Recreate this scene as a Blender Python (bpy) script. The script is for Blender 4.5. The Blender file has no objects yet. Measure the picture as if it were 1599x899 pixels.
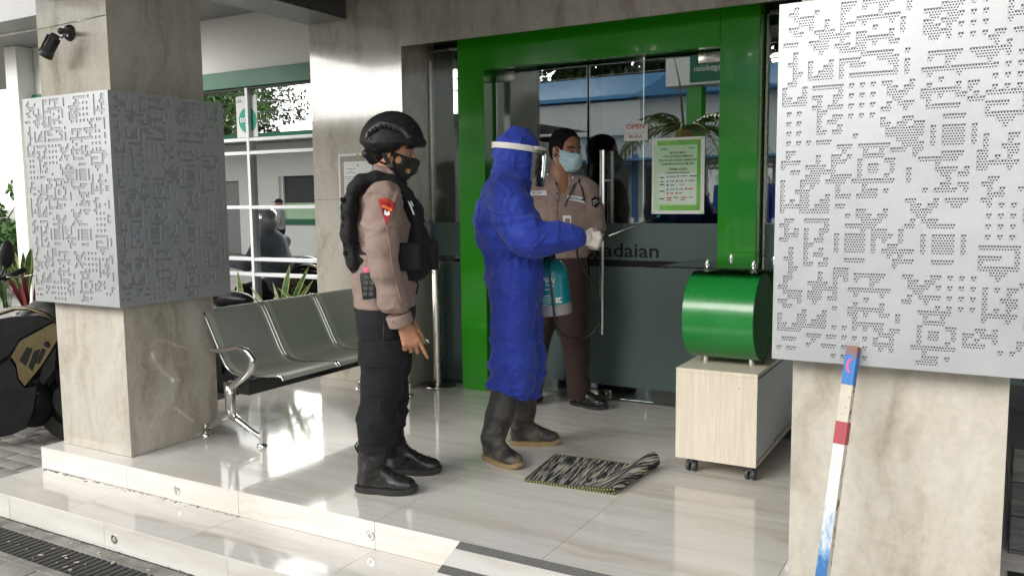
import bpy, bmesh, math, random
import numpy as np
from mathutils import Vector, Matrix, noise as mnoise

PI = math.pi
random.seed(7)
RNG = np.random.RandomState(11)
SC = bpy.context.scene
COL = SC.collection

# ------------------------------------------------------------------ camera
FOC, PITCH, YAW, ROLL, EYE = 1316.99, 0.102832, 0.515923, -0.0097899, 1.28
CY, SY, CP, SP = math.cos(YAW), math.sin(YAW), math.cos(PITCH), math.sin(PITCH)
FW = np.array([-SY * CP, CY * CP, -SP])
R0 = np.array([CY, SY, 0.0])
U0 = np.cross(R0, FW)
CR = R0 * math.cos(ROLL) + U0 * math.sin(ROLL)
CU = U0 * math.cos(ROLL) - R0 * math.sin(ROLL)
CAM = np.array([0.0, 0.0, EYE])
cam_data = bpy.data.cameras.new('camera')
cam = bpy.data.objects.new('camera', cam_data)
COL.objects.link(cam)
cam.matrix_world = Matrix(((CR[0], CU[0], -FW[0], 0), (CR[1], CU[1], -FW[1], 0), (CR[2], CU[2], -FW[2], EYE), (0, 0, 0, 1)))
cam_data.sensor_width = 36.0
cam_data.lens = FOC / 1599.0 * 36.0
cam_data.clip_start = 0.05
cam_data.clip_end = 2000.0
SC.camera = cam

# ------------------------------------------------------------------ sky, sun, exposure
SUN_EL, SUN_AZ = math.radians(17), math.radians(203)      # azimuth: compass direction the light comes from, from +Y clockwise
world = bpy.data.worlds.new('World')
SC.world = world
world.use_nodes = True
wn = world.node_tree.nodes
wl = world.node_tree.links
bg = wn['Background']
sky = wn.new('ShaderNodeTexSky')
sky.sky_type = 'NISHITA'
sky.sun_disc = False
sky.sun_elevation = SUN_EL
sky.sun_rotation = SUN_AZ
sky.dust_density = 6.0
sky.air_density = 1.5
hs = wn.new('ShaderNodeHueSaturation')
hs.inputs['Saturation'].default_value = 0.08
wl.new(sky.outputs[0], hs.inputs['Color'])
# an even overcast veil over the clear sky
veil = wn.new('ShaderNodeMix'); veil.data_type = 'RGBA'
veil.inputs[0].default_value = 0.7
veil.inputs[7].default_value = (6.6, 6.6, 6.5, 1)
wl.new(hs.outputs[0], veil.inputs[6])
wl.new(veil.outputs[2], bg.inputs['Color'])
bg.inputs['Strength'].default_value = 0.15
sun_d = bpy.data.lights.new('sun', 'SUN')
sun_d.energy = 2.0
sun_d.angle = math.radians(45)
sun_d.color = (1.0, 0.965, 0.90)
sun = bpy.data.objects.new('sun', sun_d)
COL.objects.link(sun)
sd = Vector((math.sin(SUN_AZ) * math.cos(SUN_EL), math.cos(SUN_AZ) * math.cos(SUN_EL), math.sin(SUN_EL)))
sun.rotation_euler = sd.to_track_quat('Z', 'Y').to_euler()
SC.view_settings.view_transform = 'Standard'
SC.view_settings.look = 'None'
SC.view_settings.gamma = 1.0
SC.view_settings.exposure = 1.38
SC.cycles.max_bounces = 10
SC.cycles.transparent_max_bounces = 16
SC.cycles.caustics_reflective = False
SC.cycles.caustics_refractive = False

# ------------------------------------------------------------------ measuring
def ray(x, y):
    return CR * (x - 799.5) / FOC - CU * (y - 449.5) / FOC + FW
def aty(x, y, Y):
    d = ray(x, y); return CAM + d * (Y / d[1])
def atz(x, y, Z=0.0):
    d = ray(x, y); return CAM + d * ((Z - EYE) / d[2])
def atx(x, y, X):
    d = ray(x, y); return CAM + d * (X / d[0])
def mirrored(x, y, dep, Y):
    v = CAM + ray(x, y) * dep
    return np.array([v[0], 2 * Y - v[1], v[2]])

# ------------------------------------------------------------------ materials
def mat(name, color=(0.5, 0.5, 0.5), rough=0.5, metal=0.0, spec=0.5, coat=0.0, build=None):
    m = bpy.data.materials.new(name)
    m.use_nodes = True
    nt = m.node_tree
    b = nt.nodes['Principled BSDF']
    b.inputs['Base Color'].default_value = (*color, 1)
    b.inputs['Roughness'].default_value = rough
    b.inputs['Metallic'].default_value = metal
    b.inputs['Specular IOR Level'].default_value = spec
    b.inputs['Coat Weight'].default_value = coat
    if build: build(nt, b)
    return m
def N(nt, t, **kw):
    n = nt.nodes.new(t)
    for k, v in kw.items():
        if k in n.inputs.keys(): n.inputs[k].default_value = v
        else: setattr(n, k, v)
    return n
def coords(nt, scale=(1, 1, 1), rot=(0, 0, 0), kind='Object'):
    tc = N(nt, 'ShaderNodeTexCoord'); mp = N(nt, 'ShaderNodeMapping')
    mp.inputs['Scale'].default_value = scale; mp.inputs['Rotation'].default_value = rot
    nt.links.new(tc.outputs[kind], mp.inputs['Vector'])
    return mp.outputs['Vector']
def noise(nt, vec, scale=5, detail=4, rough=0.55, dist=0.0):
    n = N(nt, 'ShaderNodeTexNoise')
    n.inputs['Scale'].default_value = scale; n.inputs['Detail'].default_value = detail
    n.inputs['Roughness'].default_value = rough; n.inputs['Distortion'].default_value = dist
    if vec is not None: nt.links.new(vec, n.inputs['Vector'])
    return n.outputs['Fac']
def ramp(nt, fac, stops):
    r = N(nt, 'ShaderNodeValToRGB')
    e = r.color_ramp.elements
    while len(e) < len(stops): e.new(0.5)
    for i, (p, c) in enumerate(stops):
        e[i].position = p; e[i].color = (*c, 1) if len(c) == 3 else c
    nt.links.new(fac, r.inputs['Fac'])
    return r.outputs['Color']
def mixc(nt, fac, a, b, mode='MIX'):
    m = N(nt, 'ShaderNodeMix', data_type='RGBA', blend_type=mode)
    for s, v in ((0, fac), (6, a), (7, b)):
        if hasattr(v, 'is_linked'): nt.links.new(v, m.inputs[s])
        else: m.inputs[s].default_value = v if isinstance(v, (int, float)) else (*v, 1)
    return m.outputs[2]
def bump(nt, b, h, strength=0.2, dist=0.01):
    bp = N(nt, 'ShaderNodeBump'); bp.inputs['Strength'].default_value = strength; bp.inputs['Distance'].default_value = dist
    nt.links.new(h, bp.inputs['Height']); nt.links.new(bp.outputs['Normal'], b.inputs['Normal'])
def setc(nt, b, c): nt.links.new(c, b.inputs['Base Color'])
def setr(nt, b, fac, lo, hi):
    mr = N(nt, 'ShaderNodeMapRange'); mr.inputs['To Min'].default_value = lo; mr.inputs['To Max'].default_value = hi
    nt.links.new(fac, mr.inputs['Value']); nt.links.new(mr.outputs[0], b.inputs['Roughness'])
def objrand(nt):
    return N(nt, 'ShaderNodeObjectInfo').outputs['Random']

def speckled(name, c1, c2, scale=60, rough=0.6, bs=0.1, metal=0.0, spec=0.5, coat=0.0):
    def f(nt, b):
        v = coords(nt)
        n = noise(nt, v, scale, 5, 0.6)
        setc(nt, b, ramp(nt, n, [(0.3, c1), (0.7, c2)]))
        setr(nt, b, n, max(rough - 0.1, 0.02), min(rough + 0.1, 1))
        if bs: bump(nt, b, n, bs, 0.004)
    return mat(name, c1, rough, metal, spec, coat, f)

def marble_cladding(nt, b):
    # beige stone with steep brown veins
    v = coords(nt)
    w = N(nt, 'ShaderNodeVectorMath', operation='ADD')
    nz = N(nt, 'ShaderNodeTexNoise'); nz.inputs['Scale'].default_value = 2.2; nz.inputs['Detail'].default_value = 5
    nt.links.new(v, nz.inputs['Vector'])
    sc = N(nt, 'ShaderNodeVectorMath', operation='SCALE'); sc.inputs['Scale'].default_value = 0.36
    nt.links.new(nz.outputs['Color'], sc.inputs[0]); nt.links.new(v, w.inputs[0]); nt.links.new(sc.outputs[0], w.inputs[1])
    rot = N(nt, 'ShaderNodeMapping'); rot.inputs['Rotation'].default_value = (0.0, 0.36, 0.3); rot.inputs['Scale'].default_value = (6.0, 6.0, 1.05)
    nt.links.new(w.outputs[0], rot.inputs['Vector'])
    vein = noise(nt, rot.outputs[0], 1.2, 7, 0.62)
    cloud = noise(nt, v, 1.6, 5, 0.6)
    fine = noise(nt, v, 45, 4, 0.6)
    c = ramp(nt, vein, [(0.33, (0.28, 0.235, 0.175)), (0.43, (0.405, 0.365, 0.30)), (0.52, (0.485, 0.45, 0.388)), (0.64, (0.55, 0.52, 0.46))])
    c = mixc(nt, 0.20, c, ramp(nt, cloud, [(0.36, (0.36, 0.325, 0.275)), (0.62, (0.48, 0.448, 0.395))]))
    c = mixc(nt, 0.12, c, ramp(nt, fine, [(0.35, (0.25, 0.22, 0.19)), (0.6, (0.58, 0.55, 0.5))]))
    setc(nt, b, c)
    setr(nt, b, cloud, 0.06, 0.14)
    bump(nt, b, fine, 0.02, 0.002)

def floor_marble(nt, b):
    geo = N(nt, 'ShaderNodeNewGeometry')
    orr = objrand(nt)
    add = N(nt, 'ShaderNodeVectorMath', operation='ADD')
    cx = N(nt, 'ShaderNodeCombineXYZ')
    mu = N(nt, 'ShaderNodeMath', operation='MULTIPLY'); mu.inputs[1].default_value = 0.25
    nt.links.new(orr, mu.inputs[0]); nt.links.new(mu.outputs[0], cx.inputs['Y'])
    nt.links.new(geo.outputs['Position'], add.inputs[0]); nt.links.new(cx.outputs[0], add.inputs[1])
    wz = noise(nt, add.outputs[0], 1.3, 3, 0.5)
    wy = N(nt, 'ShaderNodeCombineXYZ'); wm = N(nt, 'ShaderNodeMath', operation='MULTIPLY'); wm.inputs[1].default_value = 0.22
    nt.links.new(wz, wm.inputs[0]); nt.links.new(wm.outputs[0], wy.inputs['Y']); nt.links.new(wm.outputs[0], wy.inputs['Z'])
    add2 = N(nt, 'ShaderNodeVectorMath', operation='ADD')
    nt.links.new(add.outputs[0], add2.inputs[0]); nt.links.new(wy.outputs[0], add2.inputs[1])
    mp = N(nt, 'ShaderNodeMapping'); mp.inputs['Scale'].default_value = (0.55, 7.0, 7.0); mp.inputs['Rotation'].default_value = (0, 0, 0.06)
    nt.links.new(add2.outputs[0], mp.inputs['Vector'])
    n1 = noise(nt, mp.outputs[0], 1.0, 6, 0.6, 0.25)
    mp2 = N(nt, 'ShaderNodeMapping'); mp2.inputs['Scale'].default_value = (0.8, 26.0, 26.0); mp2.inputs['Rotation'].default_value = (0, 0, 0.06)
    nt.links.new(add2.outputs[0], mp2.inputs['Vector'])
    n2 = noise(nt, mp2.outputs[0], 1.0, 4, 0.6)
    c = ramp(nt, n1, [(0.34, (0.53, 0.48, 0.42)), (0.43, (0.64, 0.605, 0.555)), (0.52, (0.69, 0.668, 0.63)), (0.64, (0.73, 0.71, 0.675))])
    c = mixc(nt, 0.16, c, ramp(nt, n2, [(0.32, (0.34, 0.30, 0.26)), (0.6, (0.62, 0.60, 0.575))]))
    setc(nt, b, c)
    dirt = noise(nt, geo.outputs['Position'], 2.5, 5, 0.65)
    setr(nt, b, dirt, 0.05, 0.13)

def cloth(name, c1, c2, scale=300, bs=0.25, rough=0.85, sheen=0.1, patch=0.0):
    def f(nt, b):
        v = coords(nt)
        weave = noise(nt, v, scale, 2, 0.5)
        big = noise(nt, v, 9, 5, 0.6)
        setc(nt, b, ramp(nt, big, [(0.3, c1), (0.7, c2)]))
        mp = coords(nt, (1.0, 1.0, 2.2))
        fold = noise(nt, mp, 14, 4, 0.55, 0.6)
        h = N(nt, 'ShaderNodeMath', operation='ADD')
        mlt = N(nt, 'ShaderNodeMath', operation='MULTIPLY'); mlt.inputs[1].default_value = 0.06
        nt.links.new(weave, mlt.inputs[0]); nt.links.new(mlt.outputs[0], h.inputs[0]); nt.links.new(fold, h.inputs[1])
        bump(nt, b, h.outputs[0], bs, 0.02)
        b.inputs['Sheen Weight'].default_value = sheen
    return mat(name, c1, rough, 0, 0.3, 0, f)

def glass_mat(name, tint, refl, gloss=(0.95, 0.97, 0.96)):
    m = bpy.data.materials.new(name); m.use_nodes = True
    nt = m.node_tree; nt.nodes.clear()
    out = N(nt, 'ShaderNodeOutputMaterial'); t = N(nt, 'ShaderNodeBsdfTransparent'); g = N(nt, 'ShaderNodeBsdfGlossy')
    t.inputs['Color'].default_value = (*tint, 1); g.inputs['Color'].default_value = (*gloss, 1); g.inputs['Roughness'].default_value = 0.0
    fr = N(nt, 'ShaderNodeLayerWeight'); fr.inputs['Blend'].default_value = 0.35
    mr = N(nt, 'ShaderNodeMapRange'); mr.inputs['To Min'].default_value = refl; mr.inputs['To Max'].default_value = 1.0
    nt.links.new(fr.outputs['Fresnel'], mr.inputs['Value'])
    mx = N(nt, 'ShaderNodeMixShader')
    nt.links.new(mr.outputs[0], mx.inputs[0]); nt.links.new(t.outputs[0], mx.inputs[1]); nt.links.new(g.outputs[0], mx.inputs[2])
    nt.links.new(mx.outputs[0], out.inputs['Surface'])
    return m

def wood_f(nt, b):
    v = coords(nt, (38, 38, 2.2))
    n = noise(nt, v, 1.2, 5, 0.6, 0.4)
    f = noise(nt, coords(nt, (220, 220, 6)), 1, 2, 0.5)
    c = ramp(nt, n, [(0.3, (0.60, 0.525, 0.42)), (0.6, (0.70, 0.635, 0.53)), (0.8, (0.74, 0.68, 0.58))])
    setc(nt, b, mixc(nt, 0.18, c, ramp(nt, f, [(0.4, (0.40, 0.33, 0.25)), (0.6, (0.64, 0.58, 0.5))])))
def steel_f(nt, b):
    n = noise(nt, coords(nt, (60, 60, 3)), 4, 4, 0.6)
    setr(nt, b, n, 0.16, 0.34)
def boot_rubber_f(nt, b):
    v = coords(nt)
    n = noise(nt, v, 16, 6, 0.7)
    sep = N(nt, 'ShaderNodeSeparateXYZ'); nt.links.new(v, sep.inputs[0])
    mr = N(nt, 'ShaderNodeMapRange'); mr.inputs['From Min'].default_value = 0.0; mr.inputs['From Max'].default_value = 0.30; mr.inputs['To Min'].default_value = 0.9; mr.inputs['To Max'].default_value = 0.15
    nt.links.new(sep.outputs['Z'], mr.inputs['Value'])
    d = N(nt, 'ShaderNodeMath', operation='MULTIPLY'); nt.links.new(ramp(nt, n, [(0.42, (0, 0, 0)), (0.68, (1, 1, 1))]), d.inputs[0]); nt.links.new(mr.outputs[0], d.inputs[1])
    setc(nt, b, mixc(nt, d.outputs[0], (0.022, 0.022, 0.023), (0.20, 0.165, 0.12)))
    setr(nt, b, n, 0.35, 0.75); bump(nt, b, n, 0.15, 0.004)
def mat_cloth_f(nt, b):
    # rag stripes running along the short side, broken into weave blobs
    v = coords(nt, kind='UV')
    w = noise(nt, v, 14, 3, 0.6)
    sep = N(nt, 'ShaderNodeSeparateXYZ'); nt.links.new(v, sep.inputs[0])
    a = N(nt, 'ShaderNodeMath', operation='MULTIPLY'); a.inputs[1].default_value = 0.012; nt.links.new(w, a.inputs[0])
    s = N(nt, 'ShaderNodeMath', operation='ADD'); nt.links.new(sep.outputs['X'], s.inputs[0]); nt.links.new(a.outputs[0], s.inputs[1])
    cx = N(nt, 'ShaderNodeCombineXYZ'); nt.links.new(s.outputs[0], cx.inputs['X'])
    my = N(nt, 'ShaderNodeMath', operation='MULTIPLY'); my.inputs[1].default_value = 0.045; nt.links.new(sep.outputs['Y'], my.inputs[0]); nt.links.new(my.outputs[0], cx.inputs['Y'])
    n = noise(nt, cx.outputs[0], 62, 2, 0.5)
    c = ramp(nt, n, [(0.45, (0.020, 0.023, 0.030)), (0.50, (0.09, 0.09, 0.095)), (0.55, (0.34, 0.315, 0.26)), (0.7, (0.46, 0.43, 0.37))])
    setc(nt, b, c)
    bump(nt, b, noise(nt, v, 60, 3, 0.6), 0.6, 0.006)
def paving_f(nt, b):
    v = coords(nt); geo = N(nt, 'ShaderNodeNewGeometry')
    r = objrand(nt); n = noise(nt, geo.outputs['Position'], 40, 5, 0.65); d = noise(nt, geo.outputs['Position'], 1.2, 5, 0.6)
    c = ramp(nt, r, [(0.0, (0.24, 0.23, 0.215)), (1.0, (0.33, 0.315, 0.295))])
    c = mixc(nt, 0.4, c, ramp(nt, n, [(0.3, (0.18, 0.17, 0.16)), (0.7, (0.38, 0.36, 0.33))]))
    c = mixc(nt, 0.3, c, ramp(nt, d, [(0.35, (0.16, 0.155, 0.145)), (0.65, (0.38, 0.36, 0.33))]))
    setc(nt, b, c); bump(nt, b, n, 0.5, 0.004)
def leaf_mat(name, c1, c2, rough=0.45, transl=0.2):
    def f(nt, b):
        r = noise(nt, coords(nt), 9, 4, 0.6)
        setc(nt, b, ramp(nt, r, [(0.3, c1), (0.7, c2)]))
    return mat(name, c1, rough, 0, 0.4, 0, f)
def snake_f(nt, b):
    v = coords(nt); n = noise(nt, coords(nt, (12, 12, 60)), 1.0, 4, 0.6, 0.8)
    setc(nt, b, ramp(nt, n, [(0.38, (0.025, 0.075, 0.03)), (0.55, (0.06, 0.14, 0.05)), (0.68, (0.16, 0.24, 0.12))]))
def pole_f(nt, b):
    v = coords(nt); n = noise(nt, v, 30, 6, 0.7); big = noise(nt, v, 7, 4, 0.6)
    setc(nt, b, mixc(nt, ramp(nt, n, [(0.545, (0, 0, 0)), (0.60, (1, 1, 1))]), ramp(nt, big, [(0.3, (0.44, 0.40, 0.32)), (0.7, (0.54, 0.51, 0.44))]), (0.10, 0.05, 0.028)))
    bump(nt, b, n, 0.2, 0.002)
def pole_low_f(nt, b):
    v = coords(nt); n = noise(nt, coords(nt, (60, 60, 14)), 1.0, 6, 0.75); sep = N(nt, 'ShaderNodeSeparateXYZ'); nt.links.new(v, sep.inputs[0])
    mr = N(nt, 'ShaderNodeMapRange'); mr.inputs['From Min'].default_value = 0.14; mr.inputs['From Max'].default_value = 0.46; mr.inputs['To Min'].default_value = 0.42; mr.inputs['To Max'].default_value = -0.22
    nt.links.new(sep.outputs['Z'], mr.inputs['Value'])
    a = N(nt, 'ShaderNodeMath', operation='ADD'); nt.links.new(n, a.inputs[0]); nt.links.new(mr.outputs[0], a.inputs[1])
    setc(nt, b, ramp(nt, a.outputs[0], [(0.44, (0.52, 0.54, 0.55)), (0.56, (0.20, 0.35, 0.50)), (0.72, (0.02, 0.12, 0.33))]))
def blue_top_f(nt, b):
    n = noise(nt, coords(nt), 22, 5, 0.7); sep = N(nt, 'ShaderNodeSeparateXYZ'); nt.links.new(coords(nt), sep.inputs[0])
    mr = N(nt, 'ShaderNodeMapRange'); mr.inputs['From Min'].default_value = 0.79; mr.inputs['From Max'].default_value = 0.86; mr.inputs['To Min'].default_value = -0.22; mr.inputs['To Max'].default_value = 0.22
    nt.links.new(sep.outputs['Z'], mr.inputs['Value'])
    a = N(nt, 'ShaderNodeMath', operation='ADD'); nt.links.new(n, a.inputs[0]); nt.links.new(mr.outputs[0], a.inputs[1])
    setc(nt, b, ramp(nt, a.outputs[0], [(0.50, (0.03, 0.15, 0.42)), (0.56, (0.20, 0.10, 0.08))]))
def slate_f(nt, b):
    n = noise(nt, coords(nt, (3, 3, 18)), 2.0, 6, 0.65, 0.6)
    setc(nt, b, ramp(nt, n, [(0.3, (0.045, 0.05, 0.05)), (0.7, (0.14, 0.145, 0.14))])); bump(nt, b, n, 0.5, 0.02)

M = dict(
    cladding=mat('polished beige stone', (0.46, 0.42, 0.37), 0.14, 0, 0.7, 0.22, marble_cladding),
    floor=mat('polished streaked floor stone', (0.5, 0.48, 0.45), 0.06, 0, 0.55, 0.12, floor_marble),
    grout=mat('dark grout', (0.12, 0.11, 0.10), 0.9),
    screen=speckled('white powder coated sheet', (0.43, 0.445, 0.46), (0.47, 0.485, 0.50), 3, 0.38, 0.0, 0.5),
    green=speckled('glossy green cladding', (0.020, 0.26, 0.006), (0.024, 0.285, 0.009), 2, 0.14, 0.0, 0, 0.5, 0.4),
    green_band=speckled('green painted band', (0.005, 0.12, 0.060), (0.008, 0.14, 0.072), 4, 0.45, 0.0),
    drum=speckled('satin green drum paint', (0.007, 0.18, 0.028), (0.010, 0.20, 0.034), 6, 0.27, 0.02, 0, 0.5, 0.2),
    drum_end=speckled('dull green drum end', (0.030, 0.095, 0.03), (0.036, 0.105, 0.036), 6, 0.4, 0.0),
    door_glass=glass_mat('clear door glass', (0.72, 0.79, 0.77), 0.13),
    window_glass=glass_mat('mirror tinted window glass', (0.25, 0.29, 0.29), 0.62),
    thin_glass=glass_mat('thin plate glass', (0.88, 0.95, 0.93), 0.03),
    visor=glass_mat('clear plastic visor', (0.90, 0.91, 0.88), 0.06),
    film=mat('frosted film', (0.080, 0.122, 0.114), 0.45, build=lambda nt, b: setattr(b.inputs['Alpha'], 'default_value', 0.72)),
    letters=mat('dark lettering vinyl', (0.004, 0.005, 0.006), 0.6, 0, 0.2),
    steel=mat('brushed stainless steel', (0.55, 0.52, 0.47), 0.25, 1.0, 0.5, 0, steel_f),
    chrome=mat('chrome', (0.72, 0.71, 0.68), 0.10, 1.0),
    bench=speckled('grey green perforated steel', (0.30, 0.34, 0.285), (0.36, 0.40, 0.335), 260, 0.33, 0.25, 0.55),
    black=speckled('black plastic', (0.012, 0.012, 0.013), (0.02, 0.02, 0.021), 40, 0.45, 0.05),
    blackgloss=speckled('glossy black paint', (0.008, 0.009, 0.010), (0.013, 0.014, 0.015), 8, 0.16, 0.0, 0, 0.5, 0.5),
    gold=speckled('dull gold paint', (0.085, 0.066, 0.026), (0.11, 0.085, 0.036), 10, 0.28, 0.0, 0.3, 0.5, 0.3),
    rubber=speckled('tyre rubber', (0.014, 0.014, 0.014), (0.026, 0.025, 0.024), 50, 0.75, 0.2),
    white=speckled('white paint', (0.74, 0.75, 0.74), (0.80, 0.80, 0.79), 2, 0.5, 0.02),
    wall=speckled('off white wall paint', (0.72, 0.72, 0.685), (0.77, 0.77, 0.735), 2.0, 0.7, 0.03),
    bar=speckled('white window bar', (0.74, 0.77, 0.80), (0.8, 0.82, 0.84), 3, 0.35, 0.0),
    ceiling=speckled('grey ceiling panel', (0.20, 0.20, 0.20), (0.235, 0.235, 0.23), 2, 0.42, 0.0),
    beam=speckled('dark metal composite panel', (0.055, 0.058, 0.058), (0.07, 0.072, 0.072), 2, 0.30, 0.0),
    beam_soffit=speckled('grey composite panel', (0.22, 0.225, 0.22), (0.25, 0.25, 0.245), 3, 0.3, 0.0),
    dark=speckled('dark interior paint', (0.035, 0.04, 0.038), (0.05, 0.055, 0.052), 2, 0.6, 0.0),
    wood=mat('pale laminate', (0.58, 0.51, 0.42), 0.42, 0, 0.4, 0, wood_f),
    white_lam=speckled('white laminate', (0.56, 0.58, 0.58), (0.57, 0.59, 0.59), 3, 0.45, 0.0),
    caster=speckled('dark grey caster plastic', (0.035, 0.04, 0.045), (0.05, 0.055, 0.06), 30, 0.5, 0.1),
    concrete=speckled('dirty concrete', (0.13, 0.128, 0.12), (0.30, 0.29, 0.265), 9, 0.9, 0.5),
    iron=speckled('dark cast iron', (0.018, 0.02, 0.021), (0.04, 0.042, 0.042), 30, 0.6, 0.3, 0.3),
    grit=speckled('anti slip grit', (0.06, 0.06, 0.058), (0.21, 0.21, 0.20), 320, 0.9, 0.8),
    debris=speckled('dry leaf litter', (0.32, 0.28, 0.2), (0.55, 0.5, 0.42), 20, 0.9, 0.0),
    paver=mat('concrete paver', (0.28, 0.27, 0.25), 0.85, 0, 0.3, 0, paving_f),
    asphalt=speckled('asphalt', (0.045, 0.045, 0.046), (0.065, 0.064, 0.062), 25, 0.9, 0.3),
    skin=speckled('brown skin', (0.36, 0.175, 0.095), (0.43, 0.22, 0.125), 18, 0.5, 0.05, 0, 0.4),
    skin_dark=speckled('dark brown skin', (0.25, 0.115, 0.062), (0.31, 0.15, 0.085), 18, 0.45, 0.05, 0, 0.4),
    hair=speckled('short black hair', (0.004, 0.0035, 0.003), (0.014, 0.012, 0.010), 90, 0.85, 0.9, 0, 0.12),
    eye_white=mat('eye white', (0.22, 0.19, 0.17), 0.35),
    iris=mat('dark iris', (0.01, 0.007, 0.005), 0.15),
    shirt=cloth('mauve brown uniform cloth', (0.215, 0.152, 0.130), (0.262, 0.190, 0.165), 400, 0.30),
    shirt_guard=cloth('grey brown uniform cloth', (0.235, 0.170, 0.147), (0.29, 0.216, 0.19), 400, 0.32),
    trouser_black=cloth('black uniform cloth', (0.007, 0.007, 0.009), (0.013, 0.013, 0.016), 300, 0.45, 0.9, 0.02),
    trouser_brown=cloth('dark brown trouser cloth', (0.030, 0.017, 0.014), (0.042, 0.024, 0.020), 300, 0.3),
    vest=cloth('black nylon', (0.006, 0.006, 0.007), (0.012, 0.012, 0.014), 500, 0.35, 0.8, 0.02),
    coverall=cloth('royal blue coverall cloth', (0.017, 0.040, 0.32), (0.024, 0.055, 0.40), 500, 0.6, 0.62),
    helmet=speckled('matt black helmet shell', (0.008, 0.008, 0.009), (0.014, 0.014, 0.015), 60, 0.6, 0.15, 0, 0.35),
    rail=speckled('dark grey rail plastic', (0.05, 0.052, 0.054), (0.08, 0.082, 0.084), 40, 0.4, 0.1),
    maskblack=cloth('black mask fabric', (0.010, 0.010, 0.010), (0.016, 0.016, 0.016), 300, 0.1, 0.75),
    maskblue=cloth('pale blue surgical mask', (0.34, 0.50, 0.56), (0.42, 0.57, 0.62), 300, 0.25, 0.8),
    leather=speckled('polished black leather', (0.010, 0.010, 0.010), (0.016, 0.016, 0.016), 25, 0.28, 0.15),
    bootblack=speckled('worn black leather', (0.010, 0.010, 0.010), (0.018, 0.018, 0.018), 30, 0.28, 0.35),
    bike=speckled('black bike plastic', (0.004, 0.0045, 0.005), (0.008, 0.0085, 0.009), 12, 0.38, 0.05, 0, 0.22),
    bootsole=speckled('black rubber sole', (0.012, 0.012, 0.012), (0.024, 0.023, 0.022), 40, 0.6, 0.3),
    wellie=mat('muddy black rubber', (0.025, 0.025, 0.026), 0.5, 0, 0.5, 0, boot_rubber_f),
    welliesole=speckled('muddy tan sole', (0.24, 0.17, 0.08), (0.36, 0.27, 0.14), 22, 0.85, 0.4),
    glove=cloth('off white latex', (0.52, 0.47, 0.43), (0.62, 0.57, 0.52), 120, 0.25, 0.5),
    whiteband=mat('white elastic', (0.72, 0.70, 0.68), 0.6),
    teal=speckled('teal plastic', (0.004, 0.20, 0.25), (0.006, 0.235, 0.285), 5, 0.30, 0.0),
    tankgrey=speckled('grey plastic', (0.22, 0.22, 0.23), (0.27, 0.27, 0.275), 10, 0.45, 0.0),
    hose=mat('black hose rubber', (0.012, 0.012, 0.012), 0.42),
    red=mat('red cloth patch', (0.30, 0.008, 0.020), 0.7),
    orange=mat('orange patch thread', (0.70, 0.16, 0.02), 0.7),
    pink=mat('pink plastic', (0.75, 0.14, 0.26), 0.5),
    navy=mat('navy thread', (0.012, 0.02, 0.09), 0.7),
    paper=speckled('white paper', (0.66, 0.68, 0.66), (0.70, 0.72, 0.70), 4, 0.65, 0.0),
    paper_pale=speckled('pale grey green print', (0.40, 0.60, 0.36), (0.48, 0.64, 0.46), 9, 0.6, 0.0),
    paper_green=speckled('green print', (0.07, 0.33, 0.03), (0.20, 0.50, 0.08), 7, 0.55, 0.0),
    paper_tint=speckled('faint green print', (0.54, 0.64, 0.55), (0.60, 0.68, 0.61), 9, 0.6, 0.0),
    print=mat('black print', (0.03, 0.035, 0.03), 0.6),
    print_grey=mat('grey print', (0.16, 0.17, 0.16), 0.6),
    print_red=mat('red print', (0.45, 0.04, 0.03), 0.6),
    print_gold=mat('gold print', (0.42, 0.28, 0.06), 0.6),
    print_teal=mat('teal print', (0.0, 0.30, 0.21), 0.6),
    ornament=speckled('ornamental brown border print', (0.10, 0.08, 0.06), (0.50, 0.46, 0.40), 240, 0.6, 0.0),
    matweave=mat('black and cream rag weave', (0.2, 0.2, 0.2), 0.95, 0, 0.2, 0, mat_cloth_f),
    binding=mat('olive thread', (0.20, 0.21, 0.07), 0.9),
    binding_dark=mat('black thread', (0.02, 0.02, 0.02), 0.9),
    pole=mat('rusty white paint', (0.7, 0.66, 0.58), 0.6, 0, 0.4, 0, pole_f),
    pole_low=mat('worn blue over white paint', (0.6, 0.66, 0.7), 0.5, 0, 0.4, 0, pole_low_f),
    pole_blue=mat('blue and rust paint', (0.03, 0.16, 0.42), 0.6, 0, 0.4, 0, blue_top_f),
    pole_red=speckled('red tape', (0.27, 0.008, 0.018), (0.33, 0.015, 0.028), 30, 0.45, 0.0),
    pole_pink=mat('pink mark', (0.62, 0.08, 0.20), 0.6),
    snake=mat('banded snake plant leaf', (0.06, 0.13, 0.05), 0.4, 0, 0.4, 0, snake_f),
    snake_edge=mat('yellow leaf margin', (0.50, 0.48, 0.09), 0.45),
    leaf=leaf_mat('green leaf', (0.035, 0.095, 0.018), (0.085, 0.18, 0.035)),
    leaf_dark=leaf_mat('dark green leaf', (0.018, 0.05, 0.014), (0.05, 0.10, 0.025)),
    leaf_red=leaf_mat('red cordyline leaf', (0.09, 0.012, 0.014), (0.16, 0.03, 0.03)),
    palm=leaf_mat('palm leaflet', (0.06, 0.10, 0.02), (0.16, 0.19, 0.04)),
    palm_base=mat('yellow palm base', (0.42, 0.26, 0.03), 0.6),
    bark=speckled('bark', (0.06, 0.045, 0.032), (0.13, 0.10, 0.075), 18, 0.9, 0.6),
    soil=speckled('dark soil', (0.03, 0.022, 0.016), (0.06, 0.045, 0.035), 40, 0.95, 0.5),
    slate=mat('dark slate', (0.09, 0.095, 0.09), 0.5, 0, 0.4, 0, slate_f),
    blueroof=speckled('blue metal roof', (0.05, 0.20, 0.42), (0.08, 0.26, 0.50), 5, 0.5, 0.0),
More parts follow.
